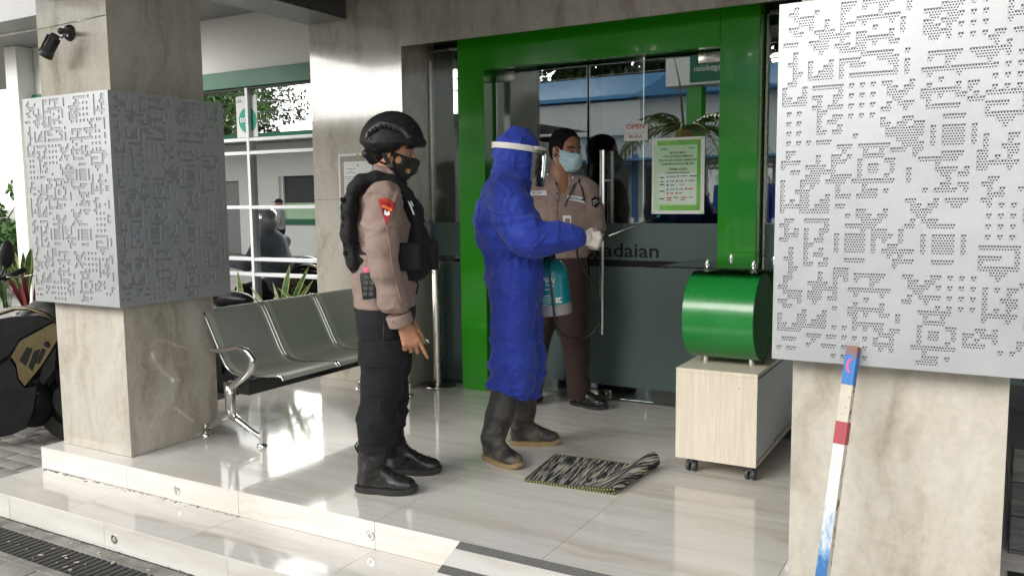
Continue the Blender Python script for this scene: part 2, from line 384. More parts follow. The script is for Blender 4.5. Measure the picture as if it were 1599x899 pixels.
    bluepaint=speckled('blue vehicle paint', (0.01, 0.035, 0.26), (0.015, 0.05, 0.32), 5, 0.3, 0.0),
    dullred=speckled('dull red paint', (0.28, 0.03, 0.03), (0.34, 0.05, 0.04), 5, 0.6, 0.0),
    jacket=cloth('blue grey jacket', (0.22, 0.25, 0.31), (0.30, 0.33, 0.39), 300, 0.3),
    tee=cloth('grey tee shirt', (0.22, 0.24, 0.25), (0.3, 0.31, 0.32), 300, 0.2),
    silver=speckled('silver helmet paint', (0.50, 0.51, 0.52), (0.58, 0.59, 0.6), 8, 0.2, 0.0, 0.3, 0.5, 0.5),
    lens=mat('frosted lamp lens', (0.70, 0.72, 0.70), 0.3),
    mirror=mat('mirror glass', (0.8, 0.82, 0.83), 0.03, 1.0),
    light_lens=mat('step light lens', (0.45, 0.46, 0.43), 0.2),
)

# ------------------------------------------------------------------ mesh helpers
class MB:
    def __init__(s): s.v = []; s.f = []; s.m = []; s.cur = 0
    def add(s, vs, fs):
        o = len(s.v); s.v += [tuple(map(float, p)) for p in vs]
        for f in fs: s.f.append(tuple(i + o for i in f)); s.m.append(s.cur)
        return s
    def box(s, x0, x1, y0, y1, z0, z1, bev=0.0):
        return s.obox(((x0 + x1) / 2, (y0 + y1) / 2, (z0 + z1) / 2), np.eye(3), (abs(x1 - x0) / 2, abs(y1 - y0) / 2, abs(z1 - z0) / 2), bev)
    def obox(s, c, ax, h, bev=0.0):
        c = np.array(c, float); ax = np.array(ax, float)
        if bev <= 0:
            vs = [c + ax[0] * h[0] * a + ax[1] * h[1] * b + ax[2] * h[2] * d for a in (-1, 1) for b in (-1, 1) for d in (-1, 1)]
            return s.add(vs, [(0, 1, 3, 2), (4, 6, 7, 5), (0, 4, 5, 1), (2, 3, 7, 6), (0, 2, 6, 4), (1, 5, 7, 3)])
        bm = bmesh.new(); bmesh.ops.create_cube(bm, size=2)
        for v in bm.verts: v.co = Vector((v.co.x * h[0], v.co.y * h[1], v.co.z * h[2]))
        bmesh.ops.bevel(bm, geom=bm.edges[:], offset=min(bev, min(h) * 0.9), segments=2, profile=0.5, affect='EDGES')
        vs = [c + ax[0] * v.co.x + ax[1] * v.co.y + ax[2] * v.co.z for v in bm.verts]
        bm.verts.index_update()
        fs = [tuple(v.index for v in f.verts) for f in bm.faces]; bm.free()
        return s.add(vs, fs)
    def tube(s, path, r, seg=8, caps=True, flat=None):
        P = [np.array(p, float) for p in path]; n = len(P)
        rs = r if hasattr(r, '__len__') else [r] * n
        t = [(P[min(i + 1, n - 1)] - P[max(i - 1, 0)]) for i in range(n)]
        t = [x / (np.linalg.norm(x) + 1e-9) for x in t]
        up = np.array([0, 0, 1.0]) if abs(t[0][2]) < 0.9 else np.array([0, 1.0, 0])
        a = np.cross(t[0], up); a /= np.linalg.norm(a)
        vs = []
        for i in range(n):
            a = a - t[i] * (a @ t[i]); a /= np.linalg.norm(a); b = np.cross(t[i], a)
            for k in range(seg):
                q = 2 * PI * k / seg
                vs.append(P[i] + (a * math.cos(q) + b * math.sin(q) * (flat or 1.0)) * rs[i])
        fs = [(i * seg + k, i * seg + (k + 1) % seg, (i + 1) * seg + (k + 1) % seg, (i + 1) * seg + k) for i in range(n - 1) for k in range(seg)]
        if caps: fs += [tuple(range(seg))[::-1], tuple((n - 1) * seg + k for k in range(seg))]
        return s.add(vs, fs)
    def cyl(s, a, b, r1, r2=None, seg=16): return s.tube([a, b], [r1, r1 if r2 is None else r2], seg)
    def lathe(s, prof, o, axis=(0, 0, 1), seg=24):
        o = np.array(o, float); w = np.array(axis, float); w /= np.linalg.norm(w)
        up = np.array([0, 0, 1.0]) if abs(w[2]) < 0.9 else np.array([1.0, 0, 0])
        a = np.cross(up, w); a /= np.linalg.norm(a); b = np.cross(w, a)
        n = len(prof); vs = []
        for r, h in prof:
            for k in range(seg):
                q = 2 * PI * k / seg; vs.append(o + w * h + (a * math.cos(q) + b * math.sin(q)) * max(r, 1e-5))
        fs = [(i * seg + k, i * seg + (k + 1) % seg, (i + 1) * seg + (k + 1) % seg, (i + 1) * seg + k) for i in range(n - 1) for k in range(seg)]
        return s.add(vs, fs)
    def prism(s, poly, o, ax, ay, n, th):
        # polygon (2-D) in the plane (o, ax, ay), extruded from 0 to th along n
        o, ax, ay, n = (np.array(q, float) for q in (o, ax, ay, n)); k = len(poly)
        vs = [o + ax * p[0] + ay * p[1] for p in poly] + [o + ax * p[0] + ay * p[1] + n * th for p in poly]
        fs = [tuple(range(k))[::-1], tuple(range(k, 2 * k))] + [(i, (i + 1) % k, k + (i + 1) % k, k + i) for i in range(k)]
        return s.add(vs, fs)
    def sphere(s, c, r, seg=12, ring=8, ax=None):
        c = np.array(c, float); rr = np.array(r if hasattr(r, '__len__') else (r, r, r), float); ax = np.eye(3) if ax is None else np.array(ax)
        vs = []
        for i in range(ring + 1):
            t = PI * i / ring
            for k in range(seg):
                q = 2 * PI * k / seg
                l = np.array([math.sin(t) * math.cos(q), math.sin(t) * math.sin(q), math.cos(t)]) * rr
                vs.append(c + l @ ax)
        fs = [(i * seg + k, (i + 1) * seg + k, (i + 1) * seg + (k + 1) % seg, i * seg + (k + 1) % seg) for i in range(ring) for k in range(seg)]
        return s.add(vs, fs)
    def mesh(s, name, mats, smooth=False):
        me = bpy.data.meshes.new(name)
        me.from_pydata(s.v, [], s.f)
        for m in (mats if isinstance(mats, (list, tuple)) else [mats]): me.materials.append(m)
        if any(s.m): me.polygons.foreach_set('material_index', s.m)
        me.validate()
        if smooth is not False:
            bm = bmesh.new(); bm.from_mesh(me); bmesh.ops.remove_doubles(bm, verts=bm.verts, dist=1e-5); bmesh.ops.recalc_face_normals(bm, faces=bm.faces); bm.to_mesh(me); bm.free()
            me.polygons.foreach_set('use_smooth', [True] * len(me.polygons))
            if smooth is not True: me.set_sharp_from_angle(angle=math.radians(smooth))
        return me
    def build(s, name, mats, parent=None, smooth=False): return link(name, s.mesh(name, mats, smooth), parent)

def link(name, me, parent=None):
    o = bpy.data.objects.new(name, me); COL.objects.link(o)
    if parent is not None: put(o, parent)
    return o
def put(o, parent):
    # children modelled in world coordinates under an unrotated parent
    o.parent = parent
    if parent.parent is None: o.matrix_parent_inverse = Matrix.Translation(-parent.location)
def tag(o, label, cat, group=None, kind=None):
    o['label'] = label; o['category'] = cat
    if group: o['group'] = group
    if kind: o['kind'] = kind
    return o
def thing(name, label, cat, loc, group=None):
    o = bpy.data.objects.new(name, None); COL.objects.link(o); o.location = Vector([float(c) for c in loc]); o.empty_display_size = 0.1
    return tag(o, label, cat, group)
def struct(o): o['kind'] = 'structure'; return o
def stuff(o): o['kind'] = 'stuff'; return o
def box(name, m, parent, x0, x1, y0, y1, z0, z1, bev=0.0): return MB().box(x0, x1, y0, y1, z0, z1, bev).build(name, m, parent)
def copy_tree(o, parent=None):
    c = o.copy(); COL.objects.link(c); c.parent = parent
    for ch in list(o.children): copy_tree(ch, c)
    return c
def unit(v): v = np.array(v, float); return v / np.linalg.norm(v)
def text(s, size, o, ax, ay, m, parent, name='lettering', width=None, align='CENTER', bold=0.0, ext=0.0006):
    cu = bpy.data.curves.new(name, 'FONT'); cu.body = s; cu.size = 1.0; cu.align_x = align; cu.align_y = 'CENTER'; cu.extrude = 0.0; cu.offset = bold
    cu.resolution_u = 2
    t = bpy.data.objects.new('tmp', cu); COL.objects.link(t)
    dg = bpy.context.evaluated_depsgraph_get()
    me = bpy.data.meshes.new_from_object(t.evaluated_get(dg)); bpy.data.objects.remove(t)
    co = np.zeros(len(me.vertices) * 3); me.vertices.foreach_get('co', co); co = co.reshape(-1, 3)
    sx = size
    if width and len(co): sx = width / max(np.ptp(co[:, 0]), 1e-6)
    o, ax, ay = np.array(o, float), unit(ax), unit(ay); n = np.cross(ax, ay)
    w = o + np.outer(co[:, 0] * sx, ax) + np.outer(co[:, 1] * size, ay) + n * ext
    me.vertices.foreach_set('co', w.ravel()); me.materials.clear(); me.materials.append(m); me.update()
    return link(name, me, parent)

# ================================================================== SETTING
GZ = -0.235
YF, YT, YG = 2.58, 2.243, 4.93        # platform edge, tread edge, door glass
gm = MB(); gm.add([(-300, -300, GZ - 0.012), (300, -300, GZ - 0.012), (300, 300, GZ - 0.012), (-300, 300, GZ - 0.012)], [(0, 1, 2, 3)])
ground = struct(gm.build('ground', M['concrete']))
rd = MB(); rd.add([(-60, -14.0, GZ + 0.004), (60, -14.0, GZ + 0.004), (60, -7.4, GZ + 0.004), (-60, -7.4, GZ + 0.004)], [(0, 1, 2, 3)])
road = struct(rd.build('road', M['asphalt']))

# paving: single pavers in the strip seen beside the column and before the drain, the rest as one mass
paving = struct(MB().box(-14, 6, -6, 6.2, GZ - 0.010, GZ - 0.006).build('paving', M['grout']))
pv = MB(); pv.box(-0.1, 0.1, -0.05, 0.05, -0.05, 0.0, 0.006)
pv_me = pv.mesh('paver', M['paver'], 30)
rest = MB()
cells = []
for j in range(-40, 62):
    for i in range(-70, 30):
        x = i * 0.206 + (0.103 if j % 2 else 0); y = j * 0.106
        if not (-13.9 < x < 5.9 and -4.0 < y < 6.1): continue
        if x > -4.37 and y > 2.16: continue
        if x > -4.62 and 1.97 < y < 2.28: continue
        if x > -5.4 and 1.95 < y < 2.19: continue
        p = np.array([x, y, GZ]) - CAM; d = p @ FW
        vis = -1
        if d > 0.3:
            u, v = 799.5 + FOC * (p @ CR) / d, 449.5 - FOC * (p @ CU) / d
            if -30 < u < 300 and v < 930: vis = d
        cells.append((vis if vis > 0 else 999, x, y))
cells.sort()
for k, (d, x, y) in enumerate(cells):
    dz = RNG.uniform(-0.002, 0.003)
    if d < 999 and k < 290:
        o = link('paver', pv_me); o.location = (x, y, GZ + dz); o.rotation_euler = (RNG.uniform(-.012, .012), RNG.uniform(-.012, .012), RNG.uniform(-.02, .02)); o.parent = paving
    else: rest.box(x - 0.1, x + 0.1, y - 0.05, y + 0.05, GZ - 0.05, GZ + dz)
stuff(rest.build('paver_field', M['paver'], paving))

# platform of stone slabs, one tread below it, a ramp on the right
platform = struct(MB().box(-4.355, 6.0, YF + 0.012, 5.3, GZ, -0.012).build('platform', M['grout']))
TX = [-4.365, -3.66, -2.885, -2.11, -1.352, -0.58, 0.195, 0.97, 1.75]
TY = [YF, 3.355, 4.13, 4.905, 5.30]
for i in range(len(TX) - 1):
    for j in range(len(TY) - 1):
        g = 0.0011
        MB().box(TX[i] + g, TX[i + 1] - g, TY[j] + (g if j else 0), TY[j + 1] - g, -0.012, 0.0).build('tile', M['floor'], platform)
    x1 = min(TX[i + 1], -1.70)
    if TX[i] < -1.71:
        MB().box(TX[i] + 0.001, x1 - 0.001, YF - 0.002, YF + 0.010, -0.1145, -0.0015, 0.0008).build('riser_tile', M['floor'], platform)
MB().box(-4.367, -4.356, YF + 0.002, 5.28, GZ, -0.002).build('riser_tile', M['floor'], platform)
step = struct(MB().box(-4.375, -1.70, YT + 0.012, YF + 0.004, GZ, -0.128).build('step', M['grout']))
for i in range(len(TX) - 1):
    x0 = TX[i] if i else -4.39
    x1 = min(TX[i + 1], -1.70)
    if x0 < -1.71:
        MB().box(x0 + 0.0011, x1 - 0.0011, YT, YF - 0.003, -0.127, -0.115).build('tile', M['floor'], step)
        MB().box(x0 + 0.3 + 0.001, x1 + 0.3 - 0.001 if x1 < -1.8 else x1, YT - 0.002, YT + 0.010, GZ + 0.001, -0.1165, 0.0008).build('riser_tile', M['floor'], step)
MB().box(-4.39, -4.085, YT - 0.002, YT + 0.010, GZ + 0.001, -0.1165, 0.0008).build('riser_tile', M['floor'], step)
MB().box(-4.393, -4.381, YT + 0.001, YF + 1.2, GZ, -0.117).build('riser_tile', M['floor'], step)
MB().box(-4.38, -4.368, YF - 0.003, YF + 1.2, GZ, -0.117).build('riser_tile', M['floor'], step)
sl = 0.352
ramp_o = MB(); yb = YF - (0.0 - GZ) / sl
ramp_o.add([(-1.699, YF - .0025, 0.0), (3.0, YF - .0025, 0.0), (3.0, yb, GZ), (-1.699, yb, GZ), (-1.699, YF - .0025, GZ), (3.0, YF - .0025, GZ)], [(0, 1, 2, 3), (0, 3, 4), (1, 5, 2), (0, 4, 5, 1), (3, 2, 5, 4)])
ramp_s = struct(ramp_o.build('ramp', M['floor']))
for k in range(4):
    ya = YF - 0.004 - k * 0.122
    f = MB(); z = lambda y: (y - YF) * sl
    f.add([(-1.696, ya, z(ya) + .003), (2.9, ya, z(ya) + .003), (2.9, ya - .036, z(ya - .036) + .003), (-1.696, ya - .036, z(ya - .036) + .003),
           (-1.696, ya, z(ya) - .002), (2.9, ya, z(ya) - .002), (2.9, ya - .036, z(ya - .036) - .002), (-1.696, ya - .036, z(ya - .036) - .002)],
          [(3, 2, 1, 0), (0, 1, 5, 4), (1, 2, 6, 5), (2, 3, 7, 6), (3, 0, 4, 7)])
    f.build('grip_strip', M['grit'], ramp_s)

# drain with its grate
drain = thing('drain_grate', 'dark slotted drain grate in the ground along the foot of the step', 'drain grate', (-3.8, 2.08, GZ))
box('channel', M['iron'], drain, -5.3, -2.45, 2.0, 2.17, GZ - 0.05, GZ - 0.042)
box('kerb_edge', M['concrete'], drain, -5.3, -2.45, 2.168, 2.232, GZ - 0.05, GZ + 0.003, 0.004)
box('kerb_edge', M['concrete'], drain, -5.3, -2.45, 1.955, 1.998, GZ - 0.05, GZ + 0.005, 0.004)
sb = MB().box(-0.0105, 0.0105, -0.084, 0.084, -0.03, 0.0, 0.002).mesh('slat', M['iron'])
for k in range(74):
    o = link('slat', sb); o.location = Vector((-5.27 + k * 0.038, 2.083, GZ - 0.002)) - drain.location; o.parent = drain
for yy in (2.035, 2.13): box('cross_bar', M['iron'], drain, -5.29, -2.46, yy - 0.004, yy + 0.004, GZ - 0.035, GZ - 0.012)
lb = MB()
for k in range(60):
    x, y = RNG.uniform(-5.0, -2.7), RNG.uniform(1.97, 2.24); a = RNG.uniform(0, PI); r = RNG.uniform(.004, .012)
    lb.obox((x, y, GZ + 0.004), [(math.cos(a), math.sin(a), 0), (-math.sin(a), math.cos(a), 0), (0, 0, 1)], (r, r * .5, .0012))
lo = stuff(tag(lb.build('leaf_litter', M['debris']), 'scraps of dry leaf litter scattered over the drain grate', 'litter'))

cr_ = MB()
for k in range(150):
    x = -4.33 + 1.5 * RNG.uniform() ** 1.6; y = YF - .006 - abs(RNG.normal()) * .010; a = RNG.uniform(0, PI); r = RNG.uniform(.0012, .005)
    cr_.obox((x, y, -.1142), [(math.cos(a), math.sin(a), 0), (-math.sin(a), math.cos(a), 0), (0, 0, 1)], (r, r * .6, .0011))
for k in range(120):
    x = -5.0 + 2.3 * RNG.uniform(); y = YT - .004 - abs(RNG.normal()) * .012; a = RNG.uniform(0, PI); r = RNG.uniform(.0015, .006)
    cr_.obox((x, y, GZ + .0045), [(math.cos(a), math.sin(a), 0), (-math.sin(a), math.cos(a), 0), (0, 0, 1)], (r, r * .6, .0014))
stuff(tag(cr_.build('grit_crumbs', M['concrete']), 'gritty dirt crumbs along the foot of the two step risers', 'dirt'))

# step lights
for (x, y, z, lab) in ((-3.292, YF, -.063, 'round recessed step light in the top riser, below the column'), (-2.132, YF, -.060, 'round recessed step light in the top riser, in front of the armed officer'), (-3.29, YT, -.178, 'round recessed step light in the lowest riser, just above the drain grate')):
    t = thing('step_light', lab, 'step light', (x, y, z), 'round step lights in the risers')
    MB().lathe([(0.012, -0.002), (0.012, 0.0035), (0.0185, 0.004), (0.021, 0.0025), (0.021, -0.004)], (x, y - .002, z), (0, -1, 0), 24).build('bezel', M['chrome'], t, 40)
    MB().lathe([(0.0, 0.0028), (0.006, 0.0028), (0.0115, 0.001), (0.0118, -0.003)], (x, y - .002, z), (0, -1, 0), 20).build('lens', M['light_lens'], t, 40)

# canopy ceiling, beams, header
ceil = MB(); ceil.box(-6.8, 8, 0.75, 5.75, 2.945, 3.15); ceil.box(-9.4, -6.801, 4.9, 5.75, 2.948, 3.15)
ceiling = struct(ceil.build('ceiling', M['ceiling']))
for k, x in enumerate([-6.8, -5.6, -4.4, -3.2, -2.0, -0.8, 0.4, 1.6]):
    for j, y in enumerate([0.75, 1.95, 3.15, 4.35]):
        MB().box(x + .004, x + 1.196, y + .004, min(y + 1.196, 5.49), 2.936, 2.944, 0.001).build('ceiling_panel', M['ceiling'], ceiling)
beam = struct(MB().box(-4.246, -3.914, 3.245, 4.617, 2.54, 2.94).build('beam', M['beam']))
for (ya, yb2) in ((3.246, 3.79), (3.793, 4.425), (4.428, 4.616)):
    MB().box(-4.25, -3.91, ya, yb2, 2.526, 2.539, 0.002).build('soffit_panel', M['beam_soffit'], beam)
    MB().box(-3.912, -3.906, ya, yb2, 2.529, 2.935, 0.001).build('side_panel', M['beam'], beam)
    MB().box(-4.256, -4.248, ya, yb2, 2.529, 2.935, 0.001).build('side_panel', M['beam'], beam)
lefts = struct(MB().box(-14, -6.83, 4.6, 7.2, 2.95, 3.2).build('eave_soffit', M['ceiling']))

# stone columns
def stone_column(name, lab, x0, x1, y0, y1, z0, z1, grp=None, side_split=None):
    t = thing(name, lab, 'column', ((x0 + x1) / 2, (y0 + y1) / 2, z0), grp)
    MB().box(x0 + .02, x1 - .02, y0 + .02, y1 - .02, z0, z1).build('core', M['grout'], t)
    zs = [z0 + .001, (1.30 if z1 > 2.6 else 1.1), z1]
    for a, b in zip(zs[:-1], zs[1:]):
        g = 0.0008
        MB().box(x0, x1, y0, y0 + .018, a + g, b - g, 0.0012).build('stone_panel', M['cladding'], t)
        MB().box(x0, x1, y1 - .018, y1, a + g, b - g, 0.0012).build('stone_panel', M['cladding'], t)
        MB().box(x0, x0 + .018, y0 + .0185, y1 - .0185, a + g, b - g, 0.0012).build('stone_panel', M['cladding'], t)
        MB().box(x1 - .018, x1, y0 + .0185, y1 - .0185, a + g, b - g, 0.0012).build('stone_panel', M['cladding'], t)
    return t
stone_column('stone_column', 'square beige stone column beside the bench, with a black floodlight on it', -4.318, -3.756, 2.68, 3.243, 0.0, 2.935, 'stone clad entrance columns')
stone_column('stone_column', 'square beige stone column with a striped metal pole leaning in front of it', -0.517, 0.065, 2.68, 3.243, 0.0, 2.935, 'stone clad entrance columns')
stone_column('stone_column', 'beige stone wall column between window and green door, with a framed notice', -4.25, -3.447, 4.62, 5.49, 0.0, 2.935, 'stone clad entrance columns')

# ---- perforated screens: one cut-out sheet over a perforated backing sheet
NU, NV, UN = 49, 74, 0.01405
grid = np.zeros((NV, NU), bool)
def stamp(r, c, rows):
    for i, s in enumerate(rows):
        for j, ch in enumerate(s):
            if ch == '#' and 1 <= r + i < NV - 1 and 1 <= c + j < NU - 1: grid[r + i, c + j] = True
TOTEM = ['.######.', '.#..##..', '....#...', '########', '.#....#.', '...#....', '.#....#.', '#######.', '##.#..##', '.#......', '.######.']
TOTEM2 = ['.######.', '..#..#..', '..####..', '.#....##', '.#.##..#', '.#.##..#', '.#....#.', '########', '..#.....', '..###.#.', '.####...']
CEE = ['###', '##.', '#..', '#..', '###']
DOTS = ['#.#.#.#', '.......', '#.#.#.#', '.......', '#.#.#.#', '.......', '#.#.#.#']
DOTS3 = ['#.#.#', '.....', '#.#.#', '.....', '#.#.#', '.....', '#.#.#']
RING = ['..####..', '........', '#.####.#', '#.####.#', '#.####.#', '#.####.#', '........', '..####..']
BLOB = ['.#...', '##...', '.####', '..###', '##..#', '.##..']
HUT = ['..#..#', '..#..#', '####.#', '.#####', '###..#', '###.##', '.#....']
ELL = ['#...#', '#..##', '#.###', '#####']
SEV = ['#####', '....#', '#..##', '#..#.', '#.##.', '##...', '#..#.', '#.##.', '#...#', '##.##']
YEL = ['.#', '.#', '##', '.#.', '.##', '.#.', '##.']
EX = ['##...#', '.##.##', '.####.', '..##..', '.#.###', '##..#.']
ARR = ['#######', '......#', '####..#', '#.....#', '#######', '..###..', '...#...']
EFF = ['#...##', '#...#.', '#..###', '#...##', '#.#.#.', '######', '#...#.']
ZIG = ['.##.', '##..', '.#.#', '.###', '##..']
UU = ['#...#', '#...#', '##.##', '#####']
BAR3 = ['###']
VB = ['#', '#', '#']
lay = [(1, 2, BLOB), (8, 1, BAR3), (8, 6, ['##']), (10, 2, YEL), (17, 1, UU), (22, 2, ['#.#', '...', '#.#', '...', '#.#', '...', '#.#']), (30, 1, ['.##', '.#.', '####', '#...', '..##']), (36, 1, EFF), (44, 1, ZIG), (50, 2, YEL), (57, 1, BLOB), (64, 1, UU), (69, 2, BAR3), (71, 1, ['#.##']),
       (2, 7, ['#']), (4, 7, HUT), (12, 6, ELL), (17, 7, ['#', '.', '#', '.', '#']), (17, 8, SEV), (28, 6, ['#.###']), (31, 6, HUT), (39, 6, ELL), (44, 6, SEV), (55, 7, HUT), (63, 6, ELL), (68, 7, ['###.#', '.#...', '#..##']),
       (1, 12, CEE), (7, 12, ['##.#', '#..#', '.#..', '####']), (1, 15, TOTEM), (12, 12, ['####', '#.###', '#....', '#....']), (12, 19, ['####', '..##', '...#', '..##']), (15, 14, ['#######']), (17, 12, DOTS), (17, 20, EX), (24, 20, ['#...##', '##..#.', '.#.###', '.##.#.']), (29, 12, ['###', '.#.', '#.#', '##.']), (29, 15, TOTEM2), (35, 12, CEE), (41, 12, ['##', '.', '..#.#']), (42, 16, EX), (45, 12, RING), (47, 21, ['##.#', '#...', '.##.', '####', '.#..']), (54, 12, ['###', '.##', '#.#']), (55, 15, TOTEM), (58, 12, ['#', '.', '#', '.', '#']), (66, 12, DOTS), (66, 20, ['##.#', '.###', '#..#', '####', '.#.#']),
       (1, 24, VB), (5, 23, VB), (2, 27, ['....##', '...###', '######', '.##.##', '##.###', '###.#.', '#####.', '.##...']), (1, 30, ['#######']), (3, 31, DOTS), (11, 24, ['#', '.', '#', '#', '#']), (12, 27, TOTEM), (12, 35, ['####', '.###', '...#', '####']), (18, 35, ['##', '#.', '.#', '###']), (24, 22, ['..#...', '.##.##', '###.##', '.#####', '.####.', '..####', '###.##', '....#.']), (24, 29, RING), (32, 27, ['#######', '...#...']), (31, 37, ['#', '#', '#', '#']), (34, 25, VB), (34, 30, ['####.#', '.##.##', '..#...', '.##.##', '####.#']), (40, 25, EX), (40, 32, ['####', '.##.']), (45, 28, RING), (46, 24, VB), (50, 22, ['#####', '..#..', '.####', '.#...']), (55, 25, EX), (55, 31, DOTS), (63, 24, ['#', '#', '.', '#']), (62, 27, TOTEM2), (66, 36, ['##', '#.', '##']),
       (1, 38, ['#']), (1, 41, EFF), (9, 38, ZIG), (9, 42, BAR3), (13, 39, DOTS3), (20, 38, ARR), (28, 38, EFF), (36, 38, ZIG), (41, 39, DOTS3), (49, 38, ARR), (57, 39, EFF), (65, 38, ['##.#', '.###', '#..#', '##..']), (69, 42, ['#.#']),
       (1, 45, ['##', '.#', '##']), (5, 45, VB), (9, 46, ['#', '#', '#', '#']), (14, 46, ['#', '#', '.', '#']), (20, 45, ['#.', '##', '#.']), (25, 46, VB), (30, 45, ['#', '.', '##', '##']), (37, 46, VB), (42, 45, ['##', '#.', '##']), (50, 46, VB), (56, 45, ['##', '.#', '.#']), (62, 46, VB), (67, 45, ['##', '#.'])]
for r, c, rows in lay: stamp(r, c, rows)
for _ in range(150):                      # fill the larger gaps with odd single cut-outs
    r, c = RNG.randint(1, NV - 2), RNG.randint(1, NU - 2)
    if not grid[max(r - 1, 0):r + 2, max(c - 1, 0):c + 2].any(): grid[r, c] = True
FT = 0.0034
def sheet_mesh():
    b = MB()
    done = grid.copy()
    for r in range(NV):                    # greedy rectangles of uncut sheet; local frame: x right, z up, y = 0 outer face
        c = 0
        while c < NU:
            if done[r, c]: c += 1; continue
            c2 = c
            while c2 < NU and not done[r, c2]: c2 += 1
            r2 = r + 1
            while r2 < NV and not done[r2, c:c2].any() and (c == 0 or done[r2, c - 1] or True): r2 += 1
            done[r:r2, c:c2] = True
            x0, x1, z1, z0 = c * UN, c2 * UN, -r * UN, -r2 * UN
            b.add([(x0, 0, z0), (x1, 0, z0), (x1, 0, z1), (x0, 0, z1)], [(0, 1, 2, 3)])
            c = c2
    for r in range(NV):
        for c in range(NU):
            if not grid[r, c]: continue
            x0, x1, z1, z0 = c * UN, (c + 1) * UN, -r * UN, -(r + 1) * UN
            for dr, dc, p, q in ((-1, 0, (x0, z1), (x1, z1)), (1, 0, (x0, z0), (x1, z0)), (0, -1, (x0, z0), (x0, z1)), (0, 1, (x1, z0), (x1, z1))):
                if not grid[r + dr, c + dc]:
                    b.add([(p[0], 0, p[1]), (q[0], 0, q[1]), (q[0], FT, q[1]), (p[0], FT, p[1])], [(0, 1, 2, 3)])
    # back face and rim so the sheet has thickness
    return b
def backing_mesh():
    b = MB(); h = UN / 2; R = UN * 0.155; y = FT; yb = FT + 0.0016
    cs = [(math.cos(2 * PI * k / 8 + PI / 8), math.sin(2 * PI * k / 8 + PI / 8)) for k in range(8)]
    def cell(cx, cz, w):
        q = w / 2; sq = []
        for k in range(8):
            a = 2 * PI * k / 8 + PI / 8; ca, sa = math.cos(a), math.sin(a); m = max(abs(ca), abs(sa)); sq.append((cx + ca / m * q, cz + sa / m * (h / 2)))
        ci = [(cx + a * R, cz + d * R) for a, d in cs]
        vs = [(p[0], y, p[1]) for p in sq] + [(p[0], y, p[1]) for p in ci] + [(p[0], yb, p[1]) for p in ci]
        fs = []
        for k in range(8):
            n = (k + 1) % 8
            fs += [(k, n, 8 + n, 8 + k), (8 + k, 8 + n, 16 + n, 16 + k)]
        # corner fill: the eight-point outline cuts the cell corners
        o = len(vs)
        for sx, sz, k, n in ((1, 1, 0, 1), (-1, 1, 2, 3), (-1, -1, 4, 5), (1, -1, 6, 7)):
            vs.append((cx + sx * q, y, cz + sz * h / 2)); fs.append((k, len(vs) - 1, n))
        b.add(vs, fs)
    def flat(x0, x1, z0, z1): b.add([(x0, y, z0), (x1, y, z0), (x1, y, z1), (x0, y, z1)], [(0, 1, 2, 3)])
    for r in range(NV):
        c = 0
        for c in range(NU):
            if not grid[r, c]: continue
            x0, z1 = c * UN, -r * UN
            cell(x0 + h / 2, z1 - h / 2, h); cell(x0 + h * 1.5, z1 - h / 2, h)
            cell(x0 + h, z1 - h * 1.5, h)
            if not grid[r, c - 1]: flat(x0, x0 + h / 2, z1 - UN, z1 - h)
            if grid[r, c + 1]: cell(x0 + UN, z1 - h * 1.5, h)
            else: flat(x0 + UN - h / 2, x0 + UN, z1 - UN, z1 - h)
    return b
SHEET, BACKING = sheet_mesh().mesh('cut_sheet', M['screen']), backing_mesh().mesh('perforated_backing', M['screen'])
PW, PH = NU * UN, NV * UN
def sheet_at(t, lx, ly, lz, rot):
    for nm, me in (('cut_sheet', SHEET), ('perforated_backing', BACKING)):
        o = link(nm, me); o.parent = t; o.location = Vector((lx, ly, lz)) - t.location; o.rotation_euler = (0, 0, rot)
        if nm == 'perforated_backing': stuff(o)
def screen(lab, x0, front_y, ztop, ydepth, right_side):
    t = thing('perforated_screen', lab, 'metal screen', (x0 + PW / 2, front_y + .05, ztop - PH), 'perforated metal screens round the columns')
    x1 = x0 + PW
    sheet_at(t, x0, front_y, ztop, 0)
    if right_side: sheet_at(t, x1, front_y + .0005, ztop, PI / 2)
    else: box('side_sheet', M['screen'], t, x1 - .002, x1, front_y + .001, front_y + ydepth, ztop - PH, ztop)
    box('side_sheet', M['screen'], t, x0, x0 + .002, front_y + .001, front_y + ydepth, ztop - PH, ztop)
    box('hole_shade_sheet', M['black'], t, x0 + .004, x1 - .02, front_y + .018, front_y + .020, ztop - PH + .004, ztop - .004)  # black sheet added behind the perforations so the holes look dark
    if right_side: box('hole_shade_sheet', M['black'], t, x1 - .020, x1 - .018, front_y + .021, front_y + ydepth - .004, ztop - PH + .004, ztop - .004)
    box('back_sheet', M['screen'], t, x0 + .003, x1 - .003, front_y + ydepth, front_y + ydepth + .002, ztop - PH, ztop)
    for z in (ztop - .003, ztop - PH + .001):
        box('edge_fold', M['screen'], t, x0 + .001, x1 - .001, front_y + .006, front_y + .0175, z, z + .002)
        if right_side: box('edge_fold', M['screen'], t, x1 - .0175, x1 - .006, front_y + .031, front_y + ydepth, z, z + .002)
    return t
screen('white screen on the column beside the bench, its right side in shade', -4.352, 2.598, 1.822, 0.68, True)
screen('brightly lit white screen on the column above the leaning striped pole', -0.560, 2.578, 1.838, 0.68, False)

